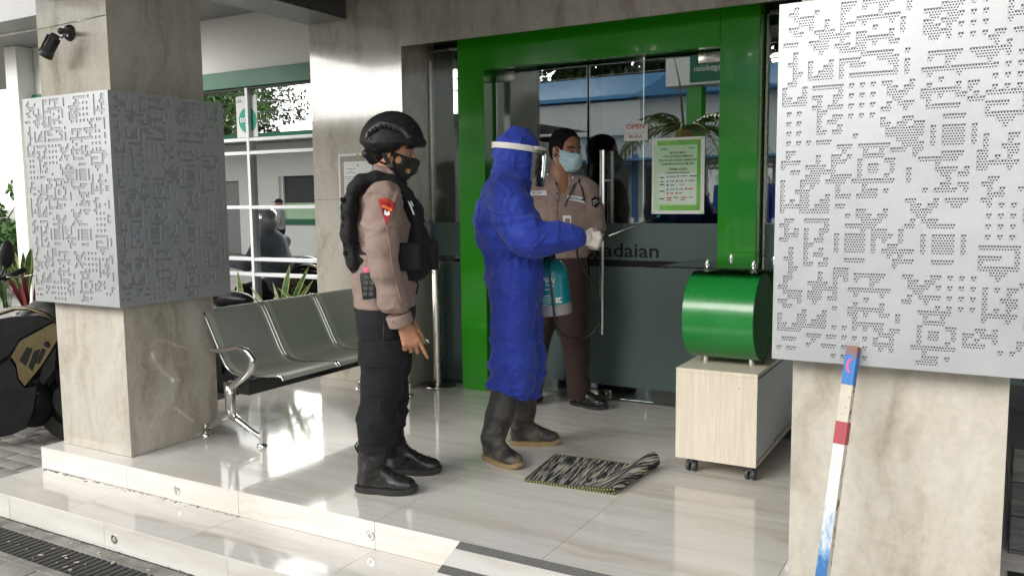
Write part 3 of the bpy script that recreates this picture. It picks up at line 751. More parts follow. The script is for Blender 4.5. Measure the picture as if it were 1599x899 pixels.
# ================================================================== FACADE
# window wall beside the bench
YW = 5.5
wall = thing('bank_wall', 'off white wall with a green band above the big grid window, behind the bench', 'wall', (-6.7, 5.6, 0))
box('wall_panel', M['wall'], wall, -9.2, -4.2, YW, YW + .2, 2.452, 2.9475)
box('green_band', M['green_band'], wall, -9.2, -4.2, YW - .045, YW + .2, 2.305, 2.451, 0.004)
box('wall_panel', M['wall'], wall, -9.2, -7.85, YW, YW + .2, GZ, 2.304)
box('wall_panel', M['wall'], wall, -7.85, -4.2, YW, YW + .2, GZ, 0.30)
box('wall_panel', M['wall'], wall, -4.2, -3.0, YW + .05, YW + .2, GZ, 2.936)
win = thing('grid_window', 'large dark mirror tinted window divided by white bars, behind the bench', 'window', (-6, YW, .3))
VX = [-7.84, -6.83, -5.806, -4.78, -4.21]
HZ = [0.31, 0.638, 0.777, 1.245, 1.729, 1.847, 2.296]
for i in range(len(VX) - 1):
    for j in range(len(HZ) - 1):
        box('pane', M['window_glass'], win, VX[i] + .004, VX[i + 1] - .004, YW + .020, YW + .026, HZ[j] + .004, HZ[j + 1] - .004)
for x in VX: box('mullion', M['bar'], win, x - .017, x + .017, YW - .022, YW + .045, .30, 2.300, 0.003)
for z in HZ[:-1]: box('transom', M['bar'], win, VX[0], VX[-1], YW - .019, YW + .042, z - .015, z + .015, 0.003)
box('transom', M['black'], win, VX[0], VX[-1], YW - .012, YW + .042, 2.289, 2.303, 0.002)
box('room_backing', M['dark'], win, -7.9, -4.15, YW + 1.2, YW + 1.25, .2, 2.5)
# paper sign in the window
sg = thing('window_sign', 'white sheet with a teal disc and the digits 000 in the window', 'sign', (-5.87, YW + .01, 1.89))
SX0, SX1, SZ0, SZ1 = -5.975, -5.715, 1.870, 2.235
ys = YW + .0165
box('sheet', M['paper'], sg, SX0, SX1, ys, ys + .0015, SZ0, SZ1)
MB().cyl((-5.835, ys, 2.02), (-5.835, ys - .0012, 2.02), .112, seg=40).build('disc', M['print_teal'], sg)
text('000', .062, (-5.865, ys - .0013, 2.022), (1, 0, 0), (0, 0, 1), M['white'], sg, width=.135, bold=.02)
for z, w, x in ((2.203, .05, -5.93), (2.186, .075, -5.935), (2.203, .03, -5.80)):
    box('print_line', M['print_grey'], sg, x - w / 2, x + w / 2, ys - .0006, ys - .0001, z - .004, z + .004)
for z, w in ((2.075, .05), (1.975, .055), (1.962, .04)): box('print_line', M['white'], sg, -5.84 - w / 2, -5.84 + w / 2, ys - .0022, ys - .0013, z - .004, z + .004)
# white corner post at the far left end of the wall
cp = thing('corner_post', 'white square post at the far end of the bank wall, left of the stone column', 'post', (-9.06, 5.4, GZ))
box('shaft', M['wall'], cp, -9.17, -8.96, 5.312, 5.495, GZ, 2.945, 0.004)
box('base_band', M['green_band'], cp, -9.185, -8.945, 5.298, 5.495, GZ, GZ + .12, 0.004)

# header over the entrance
hd = thing('entrance_header', 'beige stone fascia above the green door frame', 'fascia', (-1, 4.65, 2.3))
xs = [-3.446, -2.6, -1.7, -0.8, .1, 1.0, 1.9, 2.8, 3.7]
for a, b in zip(xs[:-1], xs[1:]):
    MB().box(a + .0008, b - .0008, 4.60, 4.618, 2.299, 2.935, .001).build('stone_panel', M['cladding'], hd)
    MB().box(a + .0008, b - .0008, 4.6185, 4.90, 2.36, 2.374, .001).build('stone_panel', M['cladding'], hd)
box('core', M['grout'], hd, -3.44, 3.7, 4.62, 5.2, 2.376, 2.935)

# green portal
FZ = 2.352
pf = thing('green_door_frame', 'thick glossy green portal frame round the glass doors', 'door frame', (-2.14, 4.87, 0))
XA, XB, XC, XD, ZO = -3.122, -2.920, -1.364, -1.145, 2.133
box('jamb', M['green'], pf, XA, XB, 4.80, 4.945, 0.001, FZ, .003)
box('jamb', M['green'], pf, XC, XD, 4.80, 4.945, 0.001, FZ, .003)
box('lintel', M['green'], pf, XB + .001, XC - .001, 4.8015, 4.945, ZO, FZ, .003)
# sidelights
for nm, x0, x1, lab in (('sidelight', -3.440, -3.130, 'narrow frosted sidelight pane left of the green frame, behind the steel stand'), ('sidelight', -1.135, 2.5, 'dark reflecting sidelight pane right of the green frame')):
    t = thing(nm, lab, 'window', ((x0 + x1) / 2, YG, 0))
    box('pane', M['door_glass'], t, x0 + .012, x1 - .004, YG, YG + .010, .02, 2.30)
    box('frosted_film', M['film'], t, x0 + .013, x1 - .005, YG - .0015, YG - .0005, .022, .86)
    box('frosted_film', M['film'], t, x0 + .013, x1 - .005, YG - .0015, YG - .0005, .905, 1.135)
    box('edge_channel', M['steel'], t, x0, x0 + .012, YG - .012, YG + .02, .001, 2.30)
    box('edge_channel', M['steel'], t, x0 + .0125, x1, YG - .010, YG + .02, 2.301, 2.318)
    box('floor_channel', M['iron'], t, x0 + .0125, x1, YG - .006, YG + .02, .001, .019)
# glass door leaves
def door_leaf(lab, x0, x1, hx, hinge_left):
    t = thing('glass_door', lab, 'door', ((x0 + x1) / 2, YG, 0))
    box('pane', M['door_glass'], t, x0, x1, YG, YG + .012, .014, ZO - .012, .002)
    box('frosted_film', M['film'], t, x0 + .004, x1 - .004, YG - .0015, YG - .0005, .10, .862)
    box('frosted_film', M['film'], t, x0 + .004, x1 - .004, YG - .0015, YG - .0005, .905, 1.135)
    box('gap_shade_strip', M['letters'], t, x0 + .004, x1 - .004, YG - .0013, YG - .0005, .8635, .9035)  # black strip over the clear film gap, standing in for the dim hall behind
    xh = x0 if hinge_left else x1 - .155
    for z0, z1 in ((ZO - .068, ZO - .006), (.004, .062)):
        c = MB(); c.box(xh + .006, xh + .149, YG - .012, YG + .026, z0, z1, .003); c.build('pivot_clamp', M['steel'], t, 30)
    h = None
    hb = MB(); ya = YG - .062
    hb.cyl((hx, ya, .435), (hx, ya, 1.585), .0165, seg=20)
    h = hb.build('pull_handle', M['chrome'], t, 40)
    for z in (.62, 1.40): MB().cyl((hx, ya + .01, z), (hx, YG + .07, z), .009, seg=12).build('standoff', M['chrome'], t, 40)
    return t
dl = door_leaf('left glass door leaf, behind the security guard', -2.905, -2.240, -2.52, True)
dr = door_leaf('right glass door leaf carrying the notice and the dark lettering', -2.228, -1.376, -2.110, False)
# keep the left leaf's handle out of the figure: it is the inside bar only
for o in list(dl.children):
    if o.name.startswith('pull_handle') or o.name.startswith('standoff'): bpy.data.objects.remove(o)
a0 = aty(897, 391, YG); a1 = aty(1029, 389, YG)
text('pegadaian', .122, ((a0[0] + a1[0]) / 2, YG - .0022, (a0[2] + a1[2]) / 2 - .006), (1, 0, 0), (0, 0, 1), M['letters'], dr, width=a1[0] - a0[0], bold=.012)
lk = MB(); lk.box(-2.222, -2.075, YG - .014, YG + .03, .012, .068, .003); lk.build('lock_case', M['steel'], dr, 30)
MB().cyl((-2.11, YG - .014, .04), (-2.11, YG - .022, .04), .012, seg=16).build('keyhole', M['chrome'], dr, 30)
box('door_seal', M['letters'], dr, -2.2295, -2.2285, YG - .001, YG + .013, .02, 2.11)
# notice on the right leaf
y1 = YG - .0022
q = [aty(1018, 219, y1), aty(1101, 210, y1), aty(1099, 333, y1), aty(1018, 335, y1)]
PX0, PX1 = (q[0][0] + q[3][0]) / 2, (q[1][0] + q[2][0]) / 2
PZ0, PZ1 = (q[2][2] + q[3][2]) / 2, (q[0][2] + q[1][2]) / 2
nt_ = thing('notice_poster', 'green bordered white notice with black text taped to the glass door', 'poster', ((PX0 + PX1) / 2, y1, PZ0))
PWid, PHei = PX1 - PX0, PZ1 - PZ0
U = lambda u: PX0 + u * PWid
W = lambda v: PZ1 - v * PHei
box('sheet', M['paper'], nt_, PX0, PX1, y1, y1 + .0012, PZ0, PZ1)
box('printed_border', M['paper_green'], nt_, U(.10), U(.93), y1 - .0008, y1 - .0001, W(.955), W(.035))
box('print_field', M['paper_pale'], nt_, U(.035), U(.86), y1 - .0016, y1 - .0009, W(.885), W(.10))
box('printed_corner', M['paper_pale'], nt_, U(.035), U(.16), y1 - .00155, y1 - .00095, W(.95), W(.886))
box('print_block', M['paper_tint'], nt_, U(.14), U(.85), y1 - .0024, y1 - .0017, W(.865), W(.47))
for i, (s, v, w) in enumerate((('MOHON MAAF', .20, .30), ('ATAS KETIDAKNYAMANAN', .247, .56), ('PELAYANAN SEGERA KAMI BUKA', .297, .72), ('KAMI MENERAPKAN 3M DAN', .345, .62), ('TERIMA KASIH', .415, .35))):
    text(s, .019 if i < 4 else .022, (U(.50), y1 - .0017, W(v)), (1, 0, 0), (0, 0, 1), M['print'], nt_, width=w * PWid, bold=.02)
for (u, v, w, m) in [(.24, .148, .13, 'print_teal'), (.76, .145, .12, 'print_teal'), (.50, .46, .46, 'print_grey'), (.20, .52, .09, 'print'), (.20, .575, .06, 'print'), (.20, .612, .09, 'print'), (.20, .70, .10, 'print'), (.20, .80, .10, 'print'),
                     (.41, .508, .12, 'print_grey'), (.62, .505, .13, 'print_grey'), (.79, .508, .14, 'print'), (.40, .57, .08, 'print_grey'), (.57, .57, .08, 'print_grey'), (.76, .565, .12, 'print_grey'), (.40, .62, .08, 'print_grey'), (.59, .615, .10, 'print_gold'),
                     (.40, .678, .08, 'print_grey'), (.57, .675, .08, 'print_grey'), (.74, .672, .10, 'print_red'), (.39, .727, .06, 'print_red'), (.56, .725, .06, 'print_grey'), (.34, .787, .10, 'print_red'), (.47, .785, .09, 'print_grey'), (.62, .785, .11, 'print_red'), (.76, .783, .07, 'print_grey'), (.34, .818, .09, 'print_red'), (.60, .815, .09, 'print_grey')]:
    box('print_line', M[m], nt_, U(u - w / 2), U(u + w / 2), y1 - .0030, y1 - .0025, W(v + .007), W(v - .007))
for (u, v, m) in [(.31, .51, 'print_grey'), (.51, .505, 'print_teal'), (.31, .572, 'print_teal'), (.485, .57, 'print_red'), (.66, .567, 'print_gold'), (.31, .622, 'print'), (.31, .68, 'print_teal'), (.485, .677, 'print_teal'), (.66, .674, 'print_red'), (.31, .729, 'print_red'), (.485, .727, 'print_red')]:
    MB().cyl((U(u), y1 - .0030, W(v)), (U(u), y1 - .0025, W(v)), .0062, seg=12).build('print_logo', M[m], nt_)
for u, v in ((.03, .02), (.97, .02), (.03, .98), (.97, .98)): box('tape', M['paper_pale'], nt_, U(u) - .012, U(u) + .012, y1 - .0024, y1 - .0018, W(v) - .006, W(v) + .006)
# open sign on the glass
q = [aty(974, 197, y1), aty(1011, 219, y1)]
os_ = thing('open_sign', 'small white OPEN BUKA card on the right glass door, above the handle', 'sign', ((q[0][0] + q[1][0]) / 2, y1, q[1][2]))
ox, oz = (q[0][0] + q[1][0]) / 2, (q[0][2] + q[1][2]) / 2
box('card', M['paper'], os_, q[0][0], q[1][0], y1, y1 + .0015, q[1][2], q[0][2])
MB().prism([(math.cos(t) * .052, math.sin(t) * .030) for t in np.linspace(0, PI, 14)], (ox + .005, y1, q[0][2] + .001), (1, 0, 0), (0, 0, 1), (0, 1, 0), .0015).build('card', M['paper'], os_)
text('OPEN', .040, (ox, y1 - .0003, q[0][2] - .008), (1, 0, 0), (0, 0, 1), M['print_red'], os_, width=.118, bold=.02)
box('rule', M['print_grey'], os_, ox - .058, ox + .058, y1 - .0006, y1 - .0001, oz - .003, oz - .001)
text('BUKA', .024, (ox, y1 - .0003, oz - .022), (1, 0, 0), (0, 0, 1), M['print_red'], os_, width=.085, bold=.02)
# interior: a dim hall
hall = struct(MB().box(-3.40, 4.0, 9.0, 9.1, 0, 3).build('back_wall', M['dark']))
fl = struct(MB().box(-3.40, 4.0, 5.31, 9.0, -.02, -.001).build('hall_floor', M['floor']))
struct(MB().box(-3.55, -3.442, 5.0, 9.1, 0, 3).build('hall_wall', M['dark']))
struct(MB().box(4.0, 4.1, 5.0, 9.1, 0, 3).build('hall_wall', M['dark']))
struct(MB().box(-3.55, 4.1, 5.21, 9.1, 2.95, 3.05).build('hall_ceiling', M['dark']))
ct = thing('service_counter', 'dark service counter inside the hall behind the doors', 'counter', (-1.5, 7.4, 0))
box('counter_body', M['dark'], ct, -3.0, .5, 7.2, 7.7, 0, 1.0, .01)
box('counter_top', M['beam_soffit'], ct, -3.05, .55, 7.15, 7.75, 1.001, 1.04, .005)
ip = thing('inner_post', 'black square post inside, seen through the gap between the door leaves', 'post', (-2.26, 5.12, 0))
box('shaft', M['letters'], ip, -2.335, -2.235, 5.05, 5.15, 0, 2.3, .003)
pn = aty(924, 458, 5.045)
for k in range(6): box('stripe', M['bar'], ip, -2.333, -2.262, 5.0465, 5.049, pn[2] + .05 - k * .019, pn[2] + .058 - k * .019)

# floodlight on the column
def P2(px, py, y): return aty(px, py, y)
fl_ = thing('floodlight', 'small black floodlight fixed high on the stone column face', 'floodlight', P2(109, 52, 2.68))
c0 = P2(109.5, 52, 2.68)
MB().lathe([(0.0, .024), (.026, .024), (.034, .018), (.040, .008), (.041, 0.0)], c0, (0, -1, 0), 28).build('base_plate', M['black'], fl_, 35)
c1 = P2(108, 48, 2.625); c2 = P2(95, 49, 2.60); c3 = P2(86, 52, 2.59)
MB().tube([c0 + [0, -.015, 0], c1, c2], [.013, .012, .011], 12).build('arm', M['black'], fl_, 40)
MB().sphere(c2, .016, 14, 10).build('knuckle', M['black'], fl_, True)
h0 = P2(87, 53, 2.585); h1 = P2(69, 89, 2.555); ax = unit(h1 - h0); Lh = np.linalg.norm(h1 - h0)
MB().lathe([(0, 0), (.016, .002), (.024, .018), (.028, Lh * .45), (.032, Lh * .72), (.034, Lh * .74), (.037, Lh * .97), (.035, Lh), (.031, Lh), (.030, Lh * .9), (0, Lh * .9)], h0, ax, 26).build('housing', M['black'], fl_, 35)
for k in range(10):
    q = 2 * PI * k / 10; a = unit(np.cross(ax, [0, 0, 1])); b = np.cross(ax, a); d = a * math.cos(q) + b * math.sin(q)
    MB().obox(h0 + ax * Lh * .42 + d * .029, [ax, d, np.cross(ax, d)], (Lh * .26, .004, .0016)).build('cooling_fin', M['black'], fl_)
MB().lathe([(0, Lh * .985), (.02, Lh * .98), (.0305, Lh * .955), (.0305, Lh * .93)], h0, ax, 24).build('lens', M['lens'], fl_, 40)
MB().tube([P2(100, 55, 2.66), P2(97, 60, 2.63), P2(92, 58, 2.60)], .0035, 8).build('lead', M['hose'], fl_, True)
for dx, dz in ((-.018, .018), (.018, -.018), (.0, .0)): MB().cyl(c0 + [dx, -.02, dz], c0 + [dx, -.027, dz], .004, seg=10).build('screw', M['steel'], fl_, 40)
cable = MB().tube([P2(-60, 66, 2.6), P2(0, 57, 2.64), P2(60, 46, 2.676), P2(110, 35.5, 2.6765), P2(164, 23.5, 2.6765)], .0017, 6).build('cable', M['steel'], None, True)
tag(cable, 'thin pale wire running across the column face above the floodlight', 'cable')
# framed notice on the wall column
y2 = 4.6185
q0, q1_ = aty(529, 241, y2), aty(571, 330, y2)
q1_ = np.array([aty(591, 241, y2)[0] - .002, 0, aty(531, 332, y2)[2]])
fn = thing('framed_notice', 'framed sheet with an ornamental border on the stone wall behind the officer', 'notice', ((q0[0] + q1_[0]) / 2, y2, q1_[2]))
X0, X1, Z1, Z0 = q0[0], q1_[0], q0[2], q1_[2]
box('frame', M['paper'], fn, X0, X1, y2 - .008, y2, Z0, Z1, .001)
box('printed_border', M['ornament'], fn, X0 + .016, X1 - .016, y2 - .0088, y2 - .0081, Z0 + .016, Z1 - .016)
box('page', M['paper'], fn, X0 + .05, X1 - .05, y2 - .0096, y2 - .0089, Z0 + .05, Z1 - .055)
MB().cyl(((X0 + X1) / 2, y2 - .0089, Z1 - .018), ((X0 + X1) / 2, y2 - .0105, Z1 - .018), .013, seg=14).build('crest', M['print_gold'], fn)
MB().cyl(((X0 + X1) / 2, y2 - .0097, Z1 - .082), ((X0 + X1) / 2, y2 - .0105, Z1 - .082), .008, seg=14).build('crest', M['print_gold'], fn)
zz = Z1 - .105
for k in range(14):
    w = (.085, .02, .075, .0)[k] if k < 4 else RNG.uniform(.10, .118)
    if w > 0: box('print_line', M['print_grey'], fn, X0 + .055 + (0 if k > 3 else (.118 - w) / 2), X0 + .055 + (w if k > 3 else (.118 + w) / 2), y2 - .0100, y2 - .0097, zz - .0018, zz + .0018)
    zz -= .0135

# steel foot-pedal stand in front of the sidelight
st = thing('pedal_stand', 'tall stainless steel foot pedal stand with round base beside the green frame', 'stand', (-3.33, 4.80, 0))
sx_, sy_ = -3.325, 4.795
MB().lathe([(0, .012), (.095, .012), (.112, .008), (.115, 0.001)], (sx_ + .012, sy_, 0), (0, 0, 1), 40).build('base_plate', M['steel'], st, 35)
tz = 0.868
MB().lathe([(.036, .012), (.036, tz), (.032, tz + .006), (0, tz + .006)], (sx_, sy_, 0), (0, 0, 1), 28).build('column', M['steel'], st, 35)
MB().lathe([(.008, tz), (.008, tz + .03), (.014, tz + .032), (.014, tz + .05), (.010, tz + .056), (.006, tz + .085), (0, tz + .086)], (sx_ + .01, sy_, 0), (0, 0, 1), 16).build('pump_head', M['chrome'], st, 35)
MB().obox((sx_ - .02, sy_ - .085, .030), np.eye(3), (.032, .05, .006), .002).build('pedal', M['iron'], st, 30)
MB().lathe([(.011, 0), (.011, .004), (.007, .004), (.007, .0)], (sx_, sy_ - .036, tz - .075), (0, -1, 0), 16).build('badge_ring', M['iron'], st)

# ---------------- bench
bt = thing('waiting_bench', 'three seat grey green perforated steel bench with chrome frame against the column', 'bench', (-3.5, 3.8, 0))
Y0B, PITB = 3.165, .446
prof = [(-3.180, .358), (-3.188, .374), (-3.210, .380), (-3.26, .377), (-3.36, .366), (-3.46, .358), (-3.535, .364), (-3.585, .386), (-3.62, .425), (-3.655, .49), (-3.70, .575), (-3.742, .650), (-3.765, .685), (-3.782, .694), (-3.795, .688)]
def smooth_path(p, n=4):
    p = np.array(p, float); out = []
    for i in range(len(p) - 1):
        p0, p1, p2, p3 = p[max(i - 1, 0)], p[i], p[i + 1], p[min(i + 2, len(p) - 1)]
        for t in np.linspace(0, 1, n, endpoint=False):
            out.append(.5 * ((2 * p1) + (-p0 + p2) * t + (2 * p0 - 5 * p1 + 4 * p2 - p3) * t * t + (-p0 + 3 * p1 - 3 * p2 + p3) * t ** 3))
    out.append(p[-1]); return np.array(out)
sp = smooth_path(prof, 4)
def perforated(nt, b):
    v = coords(nt, (1, 1, 1)); uvv = coords(nt, (1, 1, 1), (0, 0, PI / 4), 'UV'); vo = N(nt, 'ShaderNodeTexVoronoi', voronoi_dimensions='2D'); vo.inputs['Scale'].default_value = 125
    vo.inputs['Randomness'].default_value = 0.0
    nt.links.new(uvv, vo.inputs['Vector'])
    sx = N(nt, 'ShaderNodeSeparateXYZ'); nt.links.new(coords(nt, kind='UV'), sx.inputs[0])
    def inside(o, lo, hi):
        a = N(nt, 'ShaderNodeMath', operation='GREATER_THAN'); a.inputs[1].default_value = lo; nt.links.new(o, a.inputs[0])
        c = N(nt, 'ShaderNodeMath', operation='LESS_THAN'); c.inputs[1].default_value = hi; nt.links.new(o, c.inputs[0])
        m = N(nt, 'ShaderNodeMath', operation='MULTIPLY'); nt.links.new(a.outputs[0], m.inputs[0]); nt.links.new(c.outputs[0], m.inputs[1]); return m.outputs[0]
    zone = N(nt, 'ShaderNodeMath', operation='MULTIPLY'); nt.links.new(inside(sx.outputs['X'], .045, .393), zone.inputs[0]); nt.links.new(inside(sx.outputs['Y'], .07, .80), zone.inputs[1])
    g = noise(nt, v, 6, 4, 0.6)
    base = ramp(nt, g, [(0.3, (0.54, 0.575, 0.50)), (0.7, (0.60, 0.635, 0.565))])
    hole = N(nt, 'ShaderNodeMath', operation='MULTIPLY'); nt.links.new(ramp(nt, vo.outputs['Distance'], [(0.27, (1, 1, 1)), (0.36, (0, 0, 0))]), hole.inputs[0]); nt.links.new(zone.outputs[0], hole.inputs[1])
    setc(nt, b, mixc(nt, hole.outputs[0], base, (0.10, 0.11, 0.095)))
    setr(nt, b, g, 0.36, 0.5)
M['perf'] = mat('perforated grey green steel', (0.3, 0.33, 0.28), 0.32, 0.3, 0.5, 0, perforated)
nb = np.gradient(sp, axis=0); nb = np.stack([-nb[:, 1], nb[:, 0]], 1); nb /= np.linalg.norm(nb, axis=1)[:, None]
for k in range(3):
    ya, yb2 = Y0B + k * PITB + .012, Y0B + (k + 1) * PITB - .012
    ys_ = np.linspace(ya, yb2, 9)
    b = MB(); n = len(sp); vs = []
    for th in (0, .003):
        for y in ys_:
            for i in range(n): vs.append((sp[i, 0] - nb[i, 0] * th, y, sp[i, 1] - nb[i, 1] * th))
    fs = []
    m_ = len(ys_)
    for L in (0, 1):
        for j in range(m_ - 1):
            for i in range(n - 1):
                a = L * m_ * n + j * n + i; f = (a, a + 1, a + n + 1, a + n); fs.append(f if L == 0 else f[::-1])
    for i in range(n - 1):
        for j in (0, m_ - 1): fs.append((j * n + i, j * n + i + 1, m_ * n + j * n + i + 1, m_ * n + j * n + i))
    for j in range(m_ - 1):
        for i in (0, n - 1): fs.append((j * n + i, (j + 1) * n + i, m_ * n + (j + 1) * n + i, m_ * n + j * n + i))
    b.add(vs, fs); sm_ = b.mesh('seat', M['perf'])
    arc = np.concatenate([[0], np.cumsum(np.linalg.norm(np.diff(sp, axis=0), axis=1))]); uvs = np.array([(y - ya, arc[i]) for th in (0, 1) for y in ys_ for i in range(n)])
    ul = sm_.uv_layers.new(name='UVMap'); ix = np.zeros(len(sm_.loops), int); sm_.loops.foreach_get('vertex_index', ix); ul.data.foreach_set('uv', uvs[ix].ravel())
    sm_.polygons.foreach_set('use_smooth', [True] * len(sm_.polygons)); sm_.set_sharp_from_angle(angle=math.radians(50)); s = link('seat', sm_, bt)
    for y in (ya, yb2): MB().tube([(q[0], y, q[1]) for q in sp], .0085, 10).build('edge_tube', M['chrome'], s, True)
box('beam', M['blackgloss'], bt, -3.485, -3.40, Y0B - .02, Y0B + 3 * PITB, .262, .340, .004)
def bench_leg(y):
    L = MB()
    A = lambda px, py: aty(px, py, 3.12)
    pts = [A(357, 606), A(355, 632), A(358, 655)]
    def flatpath(pp, r, fl=1.0): L.tube([(p[0], y, p[2]) for p in pp], r, 12, flat=fl)
    flatpath([A(353, 596), A(356, 615), A(357, 640), A(359, 652)], [.026, .030, .028, .024])
    flatpath([A(358, 648), A(345, 655), A(330, 663), A(318, 672)], [.024, .019, .015, .012])
    flatpath([A(358, 648), A(370, 658), A(388, 672), A(405, 684)], [.024, .019, .015, .012])
    o = L.build('leg', M['chrome'], bt, True)
    for px, py0, py1 in ((317, 662, 679), (405, 673, 693)):
        a, b_ = A(px, py0), A(px, py1)
        f = MB(); f.cyl((a[0], y, a[2]), (a[0], y, .012), .011, seg=14); f.lathe([(.0, .020), (.016, .020), (.026, .010), (.027, .001)], (a[0], y, 0), (0, 0, 1), 20)
        f.build('foot', M['chrome'], o, 40)
    return o
bench_leg(Y0B - .03); bench_leg(Y0B + 3 * PITB - .06)
for y in (Y0B - .03,):
    A = lambda px, py: aty(px, py, 3.12)
    ar = smooth_path([[A(p, q)[0], A(p, q)[2]] for p, q in ((326, 547), (338, 548), (352, 546), (368, 544), (382, 549), (390, 560), (389, 574), (380, 588), (366, 599), (355, 606))], 4)
    MB().tube([(p[0], y, p[1]) for p in ar], [.0125 + .008 * min(1, max(0, (i - 10) / 12)) for i in range(len(ar))], 12).build('armrest', M['chrome'], bt, True)

# ================================================================== IMPLICIT SURFACES (bodies, clothing, fairings)
class SDF:
    # signed distance field out of smooth unions, meshed by surface nets into one continuous surface
    def __init__(s): s.p = []
    def _add(s, lo, hi, f, k, op): s.p.append((np.array(lo, float), np.array(hi, float), f, k, op)); return s
    def cone(s, a, b, ra, rb, k=.02, side=None, dr=1.0, op='u'):
        a, b = np.array(a, float), np.array(b, float); R = max(ra, rb) * max(1.0, dr)
        if side is not None: side = unit(side)
        def f(P):
            q = P - a; d = b - a
            if side is not None and dr != 1.0:
                q = q - np.outer(q @ side, side) * (1 - 1 / dr); d = d - side * (d @ side) * (1 - 1 / dr)
            t = np.clip((q @ d) / max(d @ d, 1e-12), 0, 1)
            return np.linalg.norm(q - t[:, None] * d, axis=1) - (ra + (rb - ra) * t)
        return s._add(np.minimum(a, b) - R, np.maximum(a, b) + R, f, k, op)
    def chain(s, pts, rs, k=.02, side=None, dr=1.0, op='u'):
        for i in range(len(pts) - 1): s.cone(pts[i], pts[i + 1], rs[i], rs[i + 1], k, side, dr, op)
        return s
    def ell(s, c, r, ax=None, k=.02, op='u'):
        c = np.array(c, float); r = np.array(r, float); A = np.eye(3) if ax is None else np.array([unit(q) for q in ax]); R = r.max()
        def f(P):
            q = (P - c) @ A.T; k0 = np.linalg.norm(q / r, axis=1); k1 = np.linalg.norm(q / (r * r), axis=1)
            return k0 * (k0 - 1) / np.maximum(k1, 1e-9)
        return s._add(c - R, c + R, f, k, op)
    def rbox(s, c, h, ax=None, rd=.01, k=.01, op='u'):
        c = np.array(c, float); h = np.array(h, float); A = np.eye(3) if ax is None else np.array([unit(q) for q in ax]); R = np.linalg.norm(h)
        def f(P):
            q = np.abs((P - c) @ A.T) - (h - rd)
            return np.linalg.norm(np.maximum(q, 0), axis=1) + np.minimum(q.max(1), 0) - rd
        return s._add(c - R, c + R, f, k, op)
    def cut(s, o, n, k=.004):
        # keep the side n points away from
        o, n = np.array(o, float), unit(n)
        return s._add((-1e9,) * 3, (1e9,) * 3, lambda P: (P - o) @ n, k, 'i')
    def grow(s, d):
        t = SDF(); t.p = list(s.p); t.off = getattr(s, 'off', 0) + d; return t
    def field(s, lo, hi, h):
        lo = np.array(lo); n = np.ceil((np.array(hi) - lo) / h).astype(int) + 1
        ax = [lo[i] + np.arange(n[i]) * h for i in range(3)]
        D = np.full(tuple(n), .08, np.float64); off = getattr(s, 'off', 0)
        for plo, phi, f, k, op in s.p:
            pad = k + 3 * h + abs(off) + .012
            i0 = np.clip(np.floor((plo - pad - lo) / h).astype(int), 0, n); i1 = np.clip(np.ceil((phi + pad - lo) / h).astype(int) + 1, 0, n)
            if np.any(i1 <= i0): continue
            sl_ = tuple(slice(a, b) for a, b in zip(i0, i1))
            g = np.meshgrid(*(ax[i][sl_[i]] for i in range(3)), indexing='ij'); P = np.stack([q.ravel() for q in g], 1)
            d = f(P).reshape(g[0].shape); c = D[sl_]
            if op == 'u':
                hh = np.clip(.5 + .5 * (c - d) / k, 0, 1); D[sl_] = c + (d - c) * hh - k * hh * (1 - hh)
            else:
                if op == 's': d = -d
                hh = np.clip(.5 - .5 * (c - d) / k, 0, 1); D[sl_] = c + (d - c) * hh + k * hh * (1 - hh)
        return D - off, lo
    def bounds(s):
        u = [p for p in s.p if p[4] == 'u']
        o = getattr(s, 'off', 0)
        return np.min([p[0] for p in u], 0) - .02 - o, np.max([p[1] for p in u], 0) + .02 + o
    def verts(s, h, extra=None):
        lo, hi = s.bounds(); D, lo = s.field(lo, hi, h)
        if extra is not None: D = extra(D, lo, h)
        return nets(D, lo, h)
    def build(s, name, m, parent, h=.006, smooth=1, disp=None, extra=None):
        v, q = s.verts(h, extra)
        v = relax(v, q, smooth)
        if disp is not None: v = v + vnormals(v, q) * disp(v)[:, None]
        me = bpy.data.meshes.new(name); me.from_pydata(v.tolist(), [], q.tolist()); me.materials.append(m)
        me.polygons.foreach_set('use_smooth', [True] * len(me.polygons)); me.update()
        return link(name, me, parent)
